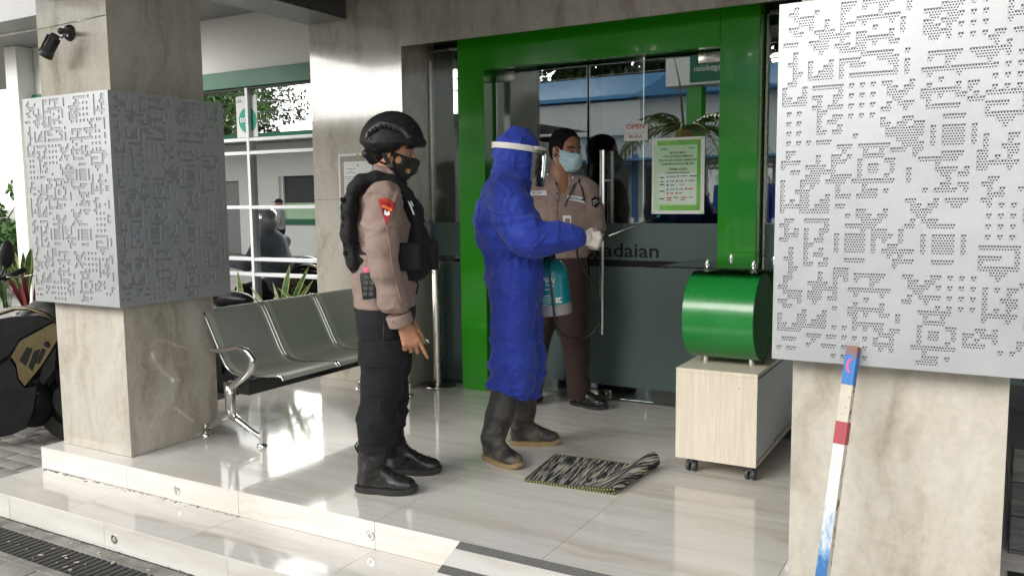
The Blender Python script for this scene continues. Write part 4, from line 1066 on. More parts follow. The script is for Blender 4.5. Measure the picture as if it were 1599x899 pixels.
def nets(D, lo, h):
    S = D < 0; nx, ny, nz = D.shape
    num = np.zeros((nx - 1, ny - 1, nz - 1, 3)); cnt = np.zeros((nx - 1, ny - 1, nz - 1))
    sl = lambda o, ax=None: tuple(slice(o[i], (o[i] - 1) or None) if o[i] - 1 < 0 else slice(o[i], None) for i in range(3))
    cr = [slice(0, -1), slice(1, None)]
    for ax in range(3):
        o1, o2 = [a for a in range(3) if a != ax]
        for i in (0, 1):
            for j in (0, 1):
                A = [None] * 3; A[o1] = cr[i]; A[o2] = cr[j]; B = list(A); A[ax] = cr[0]; B[ax] = cr[1]
                a, b = D[tuple(A)], D[tuple(B)]; m = (a < 0) != (b < 0)
                t = np.where(m, a / np.where(m, a - b, 1), 0)
                p = np.zeros(a.shape + (3,)); p[..., ax] = t; p[..., o1] = i; p[..., o2] = j
                num += p * m[..., None]; cnt += m
    act = cnt > 0; idx = -np.ones(act.shape, int); idx[act] = np.arange(act.sum())
    base = np.stack(np.nonzero(act), 1)
    v = lo + (base + num[act] / cnt[act][:, None]) * h
    qs = []
    for ax in range(3):
        o1, o2 = [(1, 2), (2, 0), (0, 1)][ax]
        A = [slice(1, -1)] * 3; B = [slice(1, -1)] * 3; A[ax] = slice(0, -1); B[ax] = slice(1, None)
        a, b = S[tuple(A)], S[tuple(B)]
        for flip, mk in ((False, a & ~b), (True, ~a & b)):
            e = np.stack(np.nonzero(mk), 1)
            if not len(e): continue
            e = e.copy(); e[:, o1] += 1; e[:, o2] += 1
            c = []
            for d1, d2 in ((1, 1), (0, 1), (0, 0), (1, 0)):
                k = e.copy(); k[:, o1] -= d1; k[:, o2] -= d2; c.append(idx[k[:, 0], k[:, 1], k[:, 2]])
            q = np.stack(c, 1); q = q[:, ::-1] if flip else q
            qs.append(q)
    q = np.concatenate(qs); q = q[(q >= 0).all(1)]
    return v, q
def relax(v, q, n=1, w=.5):
    for _ in range(n):
        acc = np.zeros_like(v); cnt = np.zeros(len(v))
        for i in range(4):
            a, b = q[:, i], q[:, (i + 1) % 4]
            np.add.at(acc, a, v[b]); np.add.at(cnt, a, 1); np.add.at(acc, b, v[a]); np.add.at(cnt, b, 1)
        v = v * (1 - w) + w * acc / np.maximum(cnt, 1)[:, None]
    return v
def vnormals(v, q):
    n = np.cross(v[q[:, 2]] - v[q[:, 0]], v[q[:, 3]] - v[q[:, 1]]); o = np.zeros_like(v)
    for i in range(4): np.add.at(o, q[:, i], n)
    return o / (np.linalg.norm(o, axis=1)[:, None] + 1e-12)
LAT = np.random.RandomState(5).uniform(-1, 1, (32, 32, 32))
def vnoise(p):
    i = np.floor(p).astype(int); f = p - i; f = f * f * (3 - 2 * f); r = 0
    for a in (0, 1):
        for b in (0, 1):
            for c in (0, 1):
                w = (f[:, 0] if a else 1 - f[:, 0]) * (f[:, 1] if b else 1 - f[:, 1]) * (f[:, 2] if c else 1 - f[:, 2])
                r = r + w * LAT[(i[:, 0] + a) % 32, (i[:, 1] + b) % 32, (i[:, 2] + c) % 32]
    return r
def folds(p, sc, seed=0.0, warp=.35):
    # ridged cloth folds: sc is a 3-vector of frequencies
    q = p * np.array(sc) + seed; w = np.stack([vnoise(q * .6 + 7), vnoise(q * .6 + 19), vnoise(q * .6 + 31)], 1)
    n = vnoise(q + w * warp * 2)
    return 1 - 2 * np.abs(n) ** .8
def crease(p, sc, seed=0.0, wd=.16, warp=.5, thr=-.1):
    # narrow raised cloth creases that fade in and out
    q = p * np.array(sc) + seed; w = np.stack([vnoise(q * .5 + 7), vnoise(q * .5 + 19), vnoise(q * .5 + 31)], 1)
    n = vnoise(q + w * warp * 2); m = np.clip((vnoise(q * .45 + 53) - thr) * 2.2, 0, 1)
    return np.maximum(0, 1 - np.abs(n) / wd) ** 1.3 * m

def head_prims(s, c, fwd, up=(0, 0, 1), k=.018, sc=1.0, ears=True):
    f = unit(fwd); u = np.array(up, float); l = unit(np.cross(u, f)); u = unit(np.cross(f, l)); A = [f, l, u]; c = np.array(c, float)
    T = lambda x, y, z: c + (f * x + l * y + u * z) * sc
    s.ell(T(-.014, 0, .036), np.array((.098, .077, .092)) * sc, A, k)
    s.ell(T(.032, 0, -.030), np.array((.060, .060, .088)) * sc, A, k)
    s.ell(T(.058, 0, -.092), np.array((.026, .030, .024)) * sc, A, k)
    for q in (-1, 1):
        s.cone(T(-.005, q * .055, -.045), T(.05, q * .024, -.094), .02 * sc, .018 * sc, k)
        s.ell(T(.062, q * .038, -.024), np.array((.022, .020, .018)) * sc, A, .012)
        s.cone(T(.082, q * .012, .019), T(.070, q * .045, .016), .010 * sc, .009 * sc, .01)
    for q in (-1, 1): s.ell(T(.094, q * .031, -.002), np.array((.012, .016, .009)) * sc, A, .008, 's')
    s.cone(T(.086, 0, .010), T(.110, 0, -.030), .007 * sc, .012 * sc, .008)
    for q in (-1, 1): s.ell(T(.098, q * .013, -.034), np.array((.010, .009, .008)) * sc, A, .006)
    s.cone(T(.088, -.017, -.059), T(.088, .017, -.059), .007 * sc, .007 * sc, .006)
    s.cone(T(.086, -.015, -.069), T(.086, .015, -.069), .008 * sc, .008 * sc, .006)
    if ears:
        for q in (-1, 1):
            s.ell(T(-.008, q * .080, -.006), np.array((.020, .009, .032)) * sc, [unit(f + l * q * .3), unit(l - f * q * .3), u], .006)
            s.ell(T(-.002, q * .089, -.004), np.array((.010, .006, .018)) * sc, A, .004, 's')
    return T
def head_parts(parent, T, fwd, skinless=False):
    for q in (-1, 1):
        e = MB().sphere(T(.0790, q * .031, -.001), .0112, 14, 10).build('eye', M['eye_white'], parent, True)
        MB().sphere(T(.0848, q * .031, -.002), .0070, 12, 8).build('iris', M['iris'], e, True)
        MB().tube([T(.090, q * .016, .022), T(.088, q * .034, .027), T(.073, q * .052, .021)], [.0032, .0042, .0022], 6).build('eyebrow', M['hair'], parent, True)
def hand_prims(s, wrist, d, back, thumb_dir, curl, spread=.12, sc=1.0, thumb=(.9, .5, -.35), k=.009, grow=0.0):
    # d: along the fingers, back: out of the back of the hand, thumb_dir: toward the thumb side; curl: bend per finger (index first), radians per joint
    X = unit(d); Z = np.array(back, float); Z = unit(Z - X * (Z @ X)); Y = np.cross(Z, X)
    if Y @ np.array(thumb_dir) < 0: Y = -Y
    w = np.array(wrist, float); L = lambda x, y, z: w + (X * x + Y * y + Z * z) * sc; g = grow
    s.cone(L(-.03, 0, 0), L(.015, 0, 0), .024 * sc + g, .024 * sc + g, .012, Z, .78)
    for y0, y1, x1 in ((.020, .030, .086), (.007, .010, .092), (-.007, -.010, .088), (-.020, -.029, .080)):
        s.cone(L(.01, y0 * .8, 0), L(x1, y1, 0), .0145 * sc + g, .0125 * sc + g, .012)
    if not hasattr(curl, '__len__'): curl = [curl] * 4
    lens = ((.042, .026, .022), (.046, .029, .023), (.043, .027, .022), (.034, .021, .019))
    tips = []
    for i, (y1, x1) in enumerate(((.031, .088), (.0105, .094), (-.0105, .090), (-.030, .081))):
        p = L(x1, y1, .001); a = 0; fan = spread * (1.5 - i) / 1.5
        for j in range(3):
            a += curl[i][j] if hasattr(curl[i], '__len__') else curl[i]
            dv = (X * math.cos(fan) + Y * math.sin(fan)) * math.cos(a) - Z * math.sin(a)
            q = p + dv * lens[i][j] * sc; r0 = (.0098, .0088, .0080)[j] * sc + g; r1 = (.0088, .0080, .0066)[j] * sc + g
            s.cone(p, q, r0, r1, .004 if j else k); p = q
        tips.append(p)
    b = L(.022, .022, -.008); m1 = b + (X * .032 + Y * .026 - Z * .012) * sc; td = unit(X * thumb[0] + Y * thumb[1] + Z * thumb[2])
    m2 = m1 + td * .032 * sc; m3 = m2 + unit(td + X * .35 - Y * .25) * .026 * sc
    s.cone(b, m1, .0165 * sc + g, .0125 * sc + g, .012); s.cone(m1, m2, .0118 * sc + g, .0100 * sc + g, .005); s.cone(m2, m3, .0100 * sc + g, .0075 * sc + g, .004)
    return tips
class View:
    # vertical plane through a figure's standing point, square to the line of sight; b moves behind (+) or before (-) that plane
    def __init__(s, x, y):
        s.o = np.array([x, y, 0.0]); s.e2 = s.o / np.linalg.norm(s.o); s.e1 = np.array([s.e2[1], -s.e2[0], 0.0]); s.s = FOC / ((s.o - CAM) @ FW)
    def __call__(s, px, py, b=0.0):
        d = ray(px, py); return CAM + d * (((s.o + s.e2 * b - CAM) @ s.e2) / (d @ s.e2))
    def r(s, px): return px / s.s

# ================================================================== SMALLER THINGS
# cabinet on casters
cb = thing('caster_cabinet', 'low pale wood cabinet on casters with white sliding doors, under the green drums', 'cabinet', (-1.06, 4.15, 0))
CX0, CX1, CY0, CY1, CZ0, CZ1 = -1.250, -0.874, 3.75, 4.62, .072, .500
box('front_panel', M['wood'], cb, CX0, CX1, CY0, CY0 + .018, CZ0, CZ1 - .0185, .0015)
box('top_panel', M['wood'], cb, CX0, CX1, CY0, CY1, CZ1 - .018, CZ1, .0015)
box('bottom_panel', M['wood'], cb, CX0, CX1, CY0 + .0185, CY1, CZ0, CZ0 + .018, .001)
box('back_panel', M['wood'], cb, CX0, CX1, CY1 - .018, CY1 - .0005, CZ0 + .0185, CZ1 - .0185)
box('side_panel', M['wood'], cb, CX0, CX0 + .016, CY0 + .0185, CY1 - .0185, CZ0 + .0185, CZ1 - .0185)
ym = 4.12
box('sliding_door', M['white_lam'], cb, CX1 - .012, CX1 - .004, CY0 + .022, ym + .01, CZ0 + .021, CZ1 - .028, .001)
box('sliding_door', M['white_lam'], cb, CX1 - .022, CX1 - .013, ym - .01, CY1 - .021, CZ0 + .021, CZ1 - .028, .001)
box('door_track', M['steel'], cb, CX1 - .026, CX1 - .002, CY0 + .019, CY1 - .019, CZ1 - .0275, CZ1 - .019)
for px, py in ((1078, 735), (1177, 750)):
    pass
for (x, y) in ((CX0 + .065, CY0 + .045), (CX1 - .035, CY0 + .045), (CX0 + .065, CY1 - .06), (CX1 - .035, CY1 - .06)):
    c = MB(); c.box(x - .02, x + .02, y - .02, y + .02, CZ0 - .006, CZ0 - .001); c.box(x - .014, x + .014, y - .012, y + .022, CZ0 - .03, CZ0 - .0062, .003)
    o = c.build('caster', M['caster'], cb, 30)
    for s in (-1, 1):
        MB().lathe([(0, .011), (.016, .0115), (.024, .010), (.0265, .006), (.0265, -.004), (.02, -.006), (0, -.006)], (x + s * .0135, y + .008, .0268), (s, 0, 0), 22).build('caster_wheel', M['caster'], o, 40)
MB().sphere((CX1 - .0145, CY0 + .23, .30), .003, 8, 6).build('lock', M['steel'], cb, True)
MB().sphere((-0.955, CY0 - .0006, .428), .0028, 8, 6).build('screw_hole', M['print'], cb, True)

# display stand: two green drums carrying a glass top
ds = thing('drum_table', 'two glossy green drums joined by a glass top, standing on the pale cabinet', 'display table', (-1.06, 4.1, .5))
DR = .2065
def drum(yc):
    x0, x1, zc = -1.232, -.902, .732
    b = MB(); pr = [(DR - .004, 0), (DR, .003), (DR, (x1 - x0) - .003), (DR - .004, x1 - x0)]
    b.lathe(pr, (x0, yc, zc), (1, 0, 0), 72)
    d = b.build('drum', M['drum'], ds, 35)
    for x, s in ((x0 + .003, -1), (x1 - .003, 1)):
        e = MB(); e.lathe([(DR - .006, 0), (DR - .007, .0025), (0, .0025)], (x, yc, zc), (s, 0, 0), 64); e.build('drum_end', M['drum_end'], d, 35)
    for x in (-1.175, -.955):
        MB().lathe([(.016, .5002), (.016, .533), (.0, .533)], (x, yc, 0), (0, 0, 1), 20).build('foot', M['chrome'], d, 40)
        MB().lathe([(.024, .936), (.024, .940), (.013, .943), (.011, .958), (.014, .9685), (.014, .972), (.007, .974), (.0055, .981), (.008, .983), (.0075, .990), (0, .992)], (x, yc, 0), (0, 0, 1), 20).build('bolt', M['chrome'], d, 40)
    return d
drum(3.97); drum(4.40)
box('glass_top', M['thin_glass'], ds, -1.345, -.70, 3.79, 4.60, .9605, .9675, .002)

# rag mat with a curled end
mt = thing('rag_mat', 'black and cream striped rag mat with olive edging, one end curled over', 'mat', (-1.6, 3.5, 0))
o_, e_u, e_v = np.array([-1.812, 3.296, 0.006]), unit([.468, .030, 0]), unit([-.052, .414, 0])
LU, LV, S0 = .60, .420, .425
def mat_pt(s, v):
    r = .010 + .026 * v ** 1.2
    s0 = S0 + .075 * v
    z = .0015 * math.sin(14 * s + 5 * v) + .001 * math.sin(31 * v + 9 * s) + .0015
    if s <= s0: return o_ + e_u * s + e_v * v * LV + np.array([0, 0, z])
    th = (s - s0) / r
    if th < PI * 1.05: x, zz = s0 + r * math.sin(th), r * (1 - math.cos(th))
    else:
        ex = (th - PI * 1.05) * r; x, zz = s0 + r * math.sin(PI * 1.05) - ex * .97, r * (1 - math.cos(PI * 1.05)) - ex * .22
        zz = max(zz, .010)
    return o_ + e_u * x + e_v * v * LV + np.array([0, 0, z + zz])
def mat_mesh():
    nu, nv = 110, 34; vs = []; uv = []
    P = np.array([[mat_pt(LU * i / nu, j / nv) for i in range(nu + 1)] for j in range(nv + 1)])
    du = np.gradient(P, axis=1); dv = np.gradient(P, axis=0); n = np.cross(du, dv); n /= np.linalg.norm(n, axis=2)[..., None] + 1e-9
    for L in (0, 1):
        for j in range(nv + 1):
            for i in range(nu + 1): vs.append(P[j, i] - n[j, i] * .006 * L); uv.append((i / nu, j / nv))
    fs = []; q = (nv + 1) * (nu + 1)
    for j in range(nv):
        for i in range(nu):
            a = j * (nu + 1) + i; f = (a, a + 1, a + nu + 2, a + nu + 1); fs += [f, tuple(q + k for k in f[::-1])]
    b = MB(); b.add(vs, fs); me = b.mesh('woven_cloth', M['matweave'])
    ul = me.uv_layers.new(name='UVMap')
    idx = np.zeros(len(me.loops), int); me.loops.foreach_get('vertex_index', idx)
    ul.data.foreach_set('uv', np.array(uv)[idx].ravel())
    me.polygons.foreach_set('use_smooth', [True] * len(me.polygons))
    return me
link('woven_cloth', mat_mesh(), mt)
bd = MB(); k = 0
def edge_run(pts):
    global k
    for a, b_ in zip(pts[:-1], pts[1:]):
        bd.cur = k % 2; bd.tube([a, b_], .0062, 6); k += 1
edge_run([mat_pt(s, 0.0) - [0, 0, .003] for s in np.linspace(0, LU, 84)]); edge_run([mat_pt(s, 1.0) - [0, 0, .003] for s in np.linspace(0, LU, 84)])
edge_run([mat_pt(0, v) - [0, 0, .003] for v in np.linspace(0, 1, 52)]); edge_run([mat_pt(LU, v) for v in np.linspace(0, 1, 52)])
bd.build('binding', [M['binding'], M['binding_dark']], mt)

# leaning striped pole
pl = thing('striped_pole', 'rusty square metal pole with blue, white and red paint leaning on the white screen', 'pole', aty(1285, 899, 2.36))
T_, B_ = aty(1333, 541, 2.562), aty(1284.5, 899, 2.400); dd = unit(B_ - T_)
while B_[2] > (B_[1] - YF) * sl + .004: B_ = B_ + dd * .003
Lp = np.linalg.norm(B_ - T_)
sd_ = unit(np.cross(dd, [0.42, -1, 0])); ff = unit(np.cross(sd_, dd))
rot = math.radians(-33); sA = sd_ * math.cos(rot) + ff * math.sin(rot); sB = -sd_ * math.sin(rot) + ff * math.cos(rot)
def at_px(py):
    best = min(np.linspace(0, 1, 400), key=lambda t: abs(449.5 - FOC * (((T_ + dd * Lp * t) - CAM) @ CU) / (((T_ + dd * Lp * t) - CAM) @ FW) - py))
    return best * Lp
hw = .0158
def seg(nm, s0, s1, mats, dh=0.0):
    b = MB(); h = hw + dh
    cs = [(sA * a + sB * c) * h for a, c in ((-1, -1), (1, -1), (1, 1), (-1, 1))]
    for i in range(4):
        j = (i + 1) % 4; b.cur = i if len(mats) > 1 else 0
        b.cur = min(b.cur, len(mats) - 1)
        b.add([T_ + dd * s0 + cs[i], T_ + dd * s0 + cs[j], T_ + dd * s1 + cs[j], T_ + dd * s1 + cs[i]], [(0, 1, 2, 3)])
    b.cur = 0
    b.add([T_ + dd * s0 + c for c in cs], [(0, 1, 2, 3)]); b.add([T_ + dd * s1 + c for c in cs], [(3, 2, 1, 0)])
    return b.build(nm, mats, pl)
s1, s2, s3 = at_px(601), at_px(659), at_px(692)
seg('painted_top', 0, s1, [M['pole_blue']]); seg('bare_band', s1 + .0005, s2, [M['pole']]); seg('red_band', s2 - .002, s3, [M['pole_red']], .0008)
# faces: find which one looks toward the camera's left
nrm = [-sB, sA, sB, -sA]
dirs = [n_ @ unit(CAM - T_) for n_ in nrm]
order = sorted(range(4), key=lambda i: -dirs[i])
left_face = min(order[:2], key=lambda i: nrm[i] @ CR)
mts = [M['pole']] * 4; mts[left_face] = M['pole_low']
seg('painted_shaft', s3 + .0005, Lp, mts)
lf = nrm[left_face]; sv = unit(np.cross(dd, lf))
cc = T_ + dd * at_px(571) + lf * (hw + .0006)
cr = [(math.cos(t) * .013, math.sin(t) * .021) for t in np.linspace(PI * .5, PI * 1.5, 10)] + [(math.cos(t) * .006, math.sin(t) * .015) for t in np.linspace(PI * 1.5, PI * .5, 10)]
MB().prism([(-p[0] * (1 if sv @ CR < 0 else -1) + .004 * (1 if sv @ CR > 0 else -1), p[1]) for p in cr], cc, sv, dd, lf, .0006).build('pink_mark', M['pole_pink'], pl)

# ---------------- plants
def blade(base, tip, w, bend, mats, tw=0.0, n=9, cup=.25):
    base, tip, bend = np.array(base, float), np.array(tip, float), np.array(bend, float)
    b = MB(); pts = []
    for i in range(n + 1):
        t = i / n; p = base * (1 - t) ** 2 + 2 * t * (1 - t) * ((base + tip) / 2 + bend) + tip * t * t
        pts.append(p)
    d = unit(tip - base); side = np.cross(d, [math.sin(tw), -math.cos(tw), 0.0]); side = unit(side); nn = np.cross(side, d)
    vs = []
    for i, p in enumerate(pts):
        t = i / n; ww = w * (math.sin(PI * min(1, .22 + .78 * (1 - t) ** .8)) ** .7 if t > .02 else .6) * (1 - t ** 6) + 1e-4
        for u in (-1, -.78, 0, .78, 1): vs.append(p + side * ww * u + nn * (abs(u) * ww * cup))
    for i in range(n):
        for j in range(4):
            b.cur = (1 if j in (0, 3) else 0) if len(mats) > 1 else 0
            a = i * 5 + j; b.add([vs[a], vs[a + 1], vs[a + 6], vs[a + 5]], [(0, 1, 2, 3)])
    return b
pb = thing('planter_trough', 'low dark planter trough under the grid window, behind the bench', 'planter', (-5.6, 5.1, GZ))
box('trough_wall', M['slate'], pb, -7.2, -4.262, 4.84, 4.88, GZ, .20, .004); box('trough_wall', M['slate'], pb, -7.2, -4.262, 5.42, 5.46, GZ, .20, .004)
box('trough_wall', M['slate'], pb, -7.2, -7.16, 4.881, 5.419, GZ, .20, .004)
stuff(box('soil', M['soil'], pb, -7.15, -4.265, 4.885, 5.415, GZ, .16))
def snake_plant(lab, leaves, y, grp=None, z0=.16):
    b0 = aty(*leaves[0][0], y)
    t = thing('snake_plant', lab, 'plant', (b0[0], y, z0), 'snake plants in the trough')
    for i, (bp, tp, wpx) in enumerate(leaves):
        yy = y + .05 * math.sin(i * 2.3); B = aty(*bp, yy); T = aty(*tp, yy + .02); d = T - B
        k = (B[2] - z0) / max(d[2], .05); B2 = B - d * max(0, min(k, 2.2)); B2[2] = max(B2[2], z0)
        bl = blade(B2, T, wpx / 185 / 2, (0.02 * math.sin(i), 0, .02), [M['snake'], M['snake_edge']], .35 * math.sin(i * 1.7), 10)
        bl.build('leaf', [M['snake'], M['snake_edge']], t, True)
snake_plant('broad banded snake plant nearest the column, behind the first bench seat', [((380, 480), (371, 422), 15), ((409, 476), (391, 447), 8), ((372, 482), (352, 448), 9), ((392, 484), (402, 458), 7)], 5.02)
snake_plant('tall yellow edged snake plant behind the middle bench seat', [((444, 470), (453, 412), 14), ((460, 464), (483, 414), 9), ((456, 468), (432, 448), 7), ((452, 470), (438, 452), 8), ((470, 468), (490, 436), 7), ((436, 472), (426, 440), 7)], 5.06)
# left of the column
def clump(nm, lab, at, ht, n, mats, w, spread, cat='plant', group=None, seed=1):
    r = np.random.RandomState(seed); t = thing(nm, lab, cat, at, group); at = np.array(at, float)
    for i in range(n):
        a = r.uniform(0, 2 * PI); L = ht * r.uniform(.65, 1.0); s = spread * r.uniform(.3, 1)
        tip = at + [math.cos(a) * s, math.sin(a) * s, L]
        blade(at + [math.cos(a) * .03, math.sin(a) * .03, 0], tip, w * r.uniform(.7, 1.1), (-math.cos(a) * s * .25, -math.sin(a) * s * .25, L * .12), mats, r.uniform(0, PI), 8).build('leaf', mats, t, True)
    return t
clump('snake_plant', 'snake plant with upright leaves beside the white corner post', aty(40, 470, 5.0), .62, 9, [M['snake'], M['snake_edge']], .035, .22, 'plant', 'snake plants in the trough', 3)
clump('cordyline_plant', 'dark red cordyline plant behind the parked motorcycle', aty(48, 500, 4.6), .48, 16, [M['leaf_red']], .03, .30, 'plant', None, 5)
clump('cordyline_plant', 'green leafed cordyline at the frame edge behind the motorcycle', aty(12, 480, 5.3), .6, 14, [M['leaf_dark']], .03, .35, 'plant', None, 6)

def leaf_cloud(b, c, rad, n, size, r, flat=1.0):
    c = np.array(c, float)
    p = r.normal(size=(n, 3)); p /= np.linalg.norm(p, axis=1)[:, None]; p *= (r.uniform(.35, 1, n) ** .6)[:, None]; p = c + p * np.array(rad)
    for q in p:
        a = unit(r.normal(size=3)); bb = unit(np.cross(a, r.normal(size=3))); s = size * r.uniform(.6, 1.2)
        b.add([q - a * s, q + bb * s * .45, q + a * s, q - bb * s * .45], [(0, 1, 2, 3)])
def tree(nm, lab, x, y, h, cr, group, seed, m, leaf=.16, n=2600, clumps=16, trunk=.14, zf=.55):
    r = np.random.RandomState(seed)
    t = thing(nm, lab, 'tree', (x, y, GZ), group)
    tb = MB(); top = h * zf
    tb.tube([(x, y, GZ - .05), (x + .05, y, top * .5), (x + .1 * r.normal(), y + .1 * r.normal(), top), (x + .1, y, h * .82)], [trunk, trunk * .8, trunk * .55, trunk * .2], 8)
    b = MB()
    for k in range(clumps):
        a = r.uniform(0, 2 * PI); q = r.uniform(.15, 1) ** .6 * cr; z = top + (h - top) * r.uniform(-.25, 1.0) * (1 - .35 * q / cr)
        cpos = (x + q * math.cos(a), y + q * math.sin(a), z)
        tb.tube([(x, y, top * r.uniform(.7, 1.0)), ((x + cpos[0]) / 2, (y + cpos[1]) / 2, (top + z) / 2 + .1), cpos], [trunk * .35, trunk * .22, trunk * .06], 6)
        s = cr * r.uniform(.26, .46); leaf_cloud(b, cpos, (s, s, s * .72), n // clumps, leaf, r)
    tb.build('trunk', M['bark'], t, True); b.build('crown', m, t)
    return t
p_ = aty(8, 330, 8.2)
t = tree('conifer_shrub', 'bushy green shrub tree at the left frame edge beyond the white post', p_[0] - .5, 8.2, 1.95, .95, None, 21, M['leaf'], .085, 4200, 26, .06, .2)
p_ = aty(-30, 300, 9.0)
tree('conifer_shrub', 'second shrub tree at the left frame edge, partly cut off by it', p_[0] - 1.0, 9.2, 2.3, 1.1, None, 22, M['leaf'], .09, 4200, 24, .07, .2)
# right hand edge: slate planter, plants, drain
pr = thing('slate_planter', 'dark slate clad planter wall to the right of the stone column', 'planter', (.6, 4.0, GZ))
for k in range(5):
    z0 = GZ + k * .125; box('slate_course', M['slate'], pr, .105, 1.8, 3.42 + .004 * (k % 2), 3.50, z0 + .001, z0 + .123, .004)
    box('slate_course', M['slate'], pr, .1 + .004 * (k % 2), .18, 3.501, 4.6, z0 + .001, z0 + .123, .004)
stuff(box('soil', M['soil'], pr, .18, 1.8, 3.505, 4.6, GZ, .36))
clump('strap_leaf_plant', 'dark strap leaved plant in the slate planter at the right frame edge', (.26, 3.75, .36), .55, 22, [M['leaf_dark']], .025, .42, 'plant', None, 9)
box('edge_drain', M['iron'], None, .10, 1.2, 2.95, 3.25, -.002, .004); tag(bpy.data.objects['edge_drain'], 'dark drain strip on the platform at the right frame edge', 'drain')

# ---------------- motorcycle (built once at the origin, facing +X, then placed)
def wheel(parent, x, r, wd):
    t = MB(); t.lathe([(r - .105, -wd * .40), (r - .03, -wd * .5), (r - .008, -wd * .38), (r, 0), (r - .008, wd * .38), (r - .03, wd * .5), (r - .105, wd * .40)], (x, 0, r), (0, 1, 0), 40)
    w = t.build('wheel', M['rubber'], parent, 40)
    rm = MB(); rm.lathe([(r - .052, -wd * .4), (r - .075, -wd * .25), (r - .075, wd * .25), (r - .052, wd * .4)], (x, 0, r), (0, 1, 0), 40)
    for k in range(5):
        a = 2 * PI * k / 5; d = np.array([math.cos(a), 0, math.sin(a)])
        rm.tube([np.array([x, 0, r]) + d * .02, np.array([x, 0, r]) + d * (r - .07)], [.022, .013], 8)
    rm.cyl((x, -.05, r), (x, .05, r), .03, seg=16); rm.cyl((x, -.03, r), (x, .03, r), r - .10, seg=32)
    rm.build('rim', M['bike'], w, 40)
    ds_ = MB(); ds_.lathe([(.055, -.002), (.115, -.002), (.115, .002), (.055, .002), (.055, -.002)], (x, -wd * .5 - .02, r), (0, 1, 0), 36); ds_.build('brake_disc', M['iron'], w, 40)
    return w
BIKE_AT, BIKE_YAW = Vector([*atz(120, 622, GZ + .285)[:2], GZ]), math.radians(22)
def on_bike(px, py, side=-.19):
    # point of the bike's near flank seen at a pixel, in the bike's own axes
    rm = Matrix.Rotation(-BIKE_YAW, 3, 'Z'); c = rm @ (Vector(CAM) - BIKE_AT); d = rm @ Vector(ray(px, py)); q = c + d * ((side - c.y) / d.y); return (q.x, q.z)
GOLD = [on_bike(*p) for p in ((19, 556), (33, 532), (84, 504), (96, 509), (95, 522), (80, 548), (66, 570), (40, 602), (31, 590), (27, 568))]
LOUV = [[on_bike(*p) for p in q] for q in (((32, 562), (44, 541), (52, 543), (42, 570)), ((46, 572), (56, 546), (64, 545), (52, 578)), ((57, 566), (68, 543), (73, 545), (63, 567)))]
BOLT = on_bike(75, 537)
COWLS = [[on_bike(*p, -.18) for p in q] for q in (((-40, 600), (17, 560), (26, 572), (30, 592), (40, 605), (60, 602), (54, 640), (42, 668), (20, 678), (-40, 690)), ((-40, 505), (20, 494), (60, 492), (84, 501), (33, 528), (17, 553), (-40, 590)), ((68, 574), (82, 552), (90, 540), (88, 575), (70, 600), (64, 592)))]
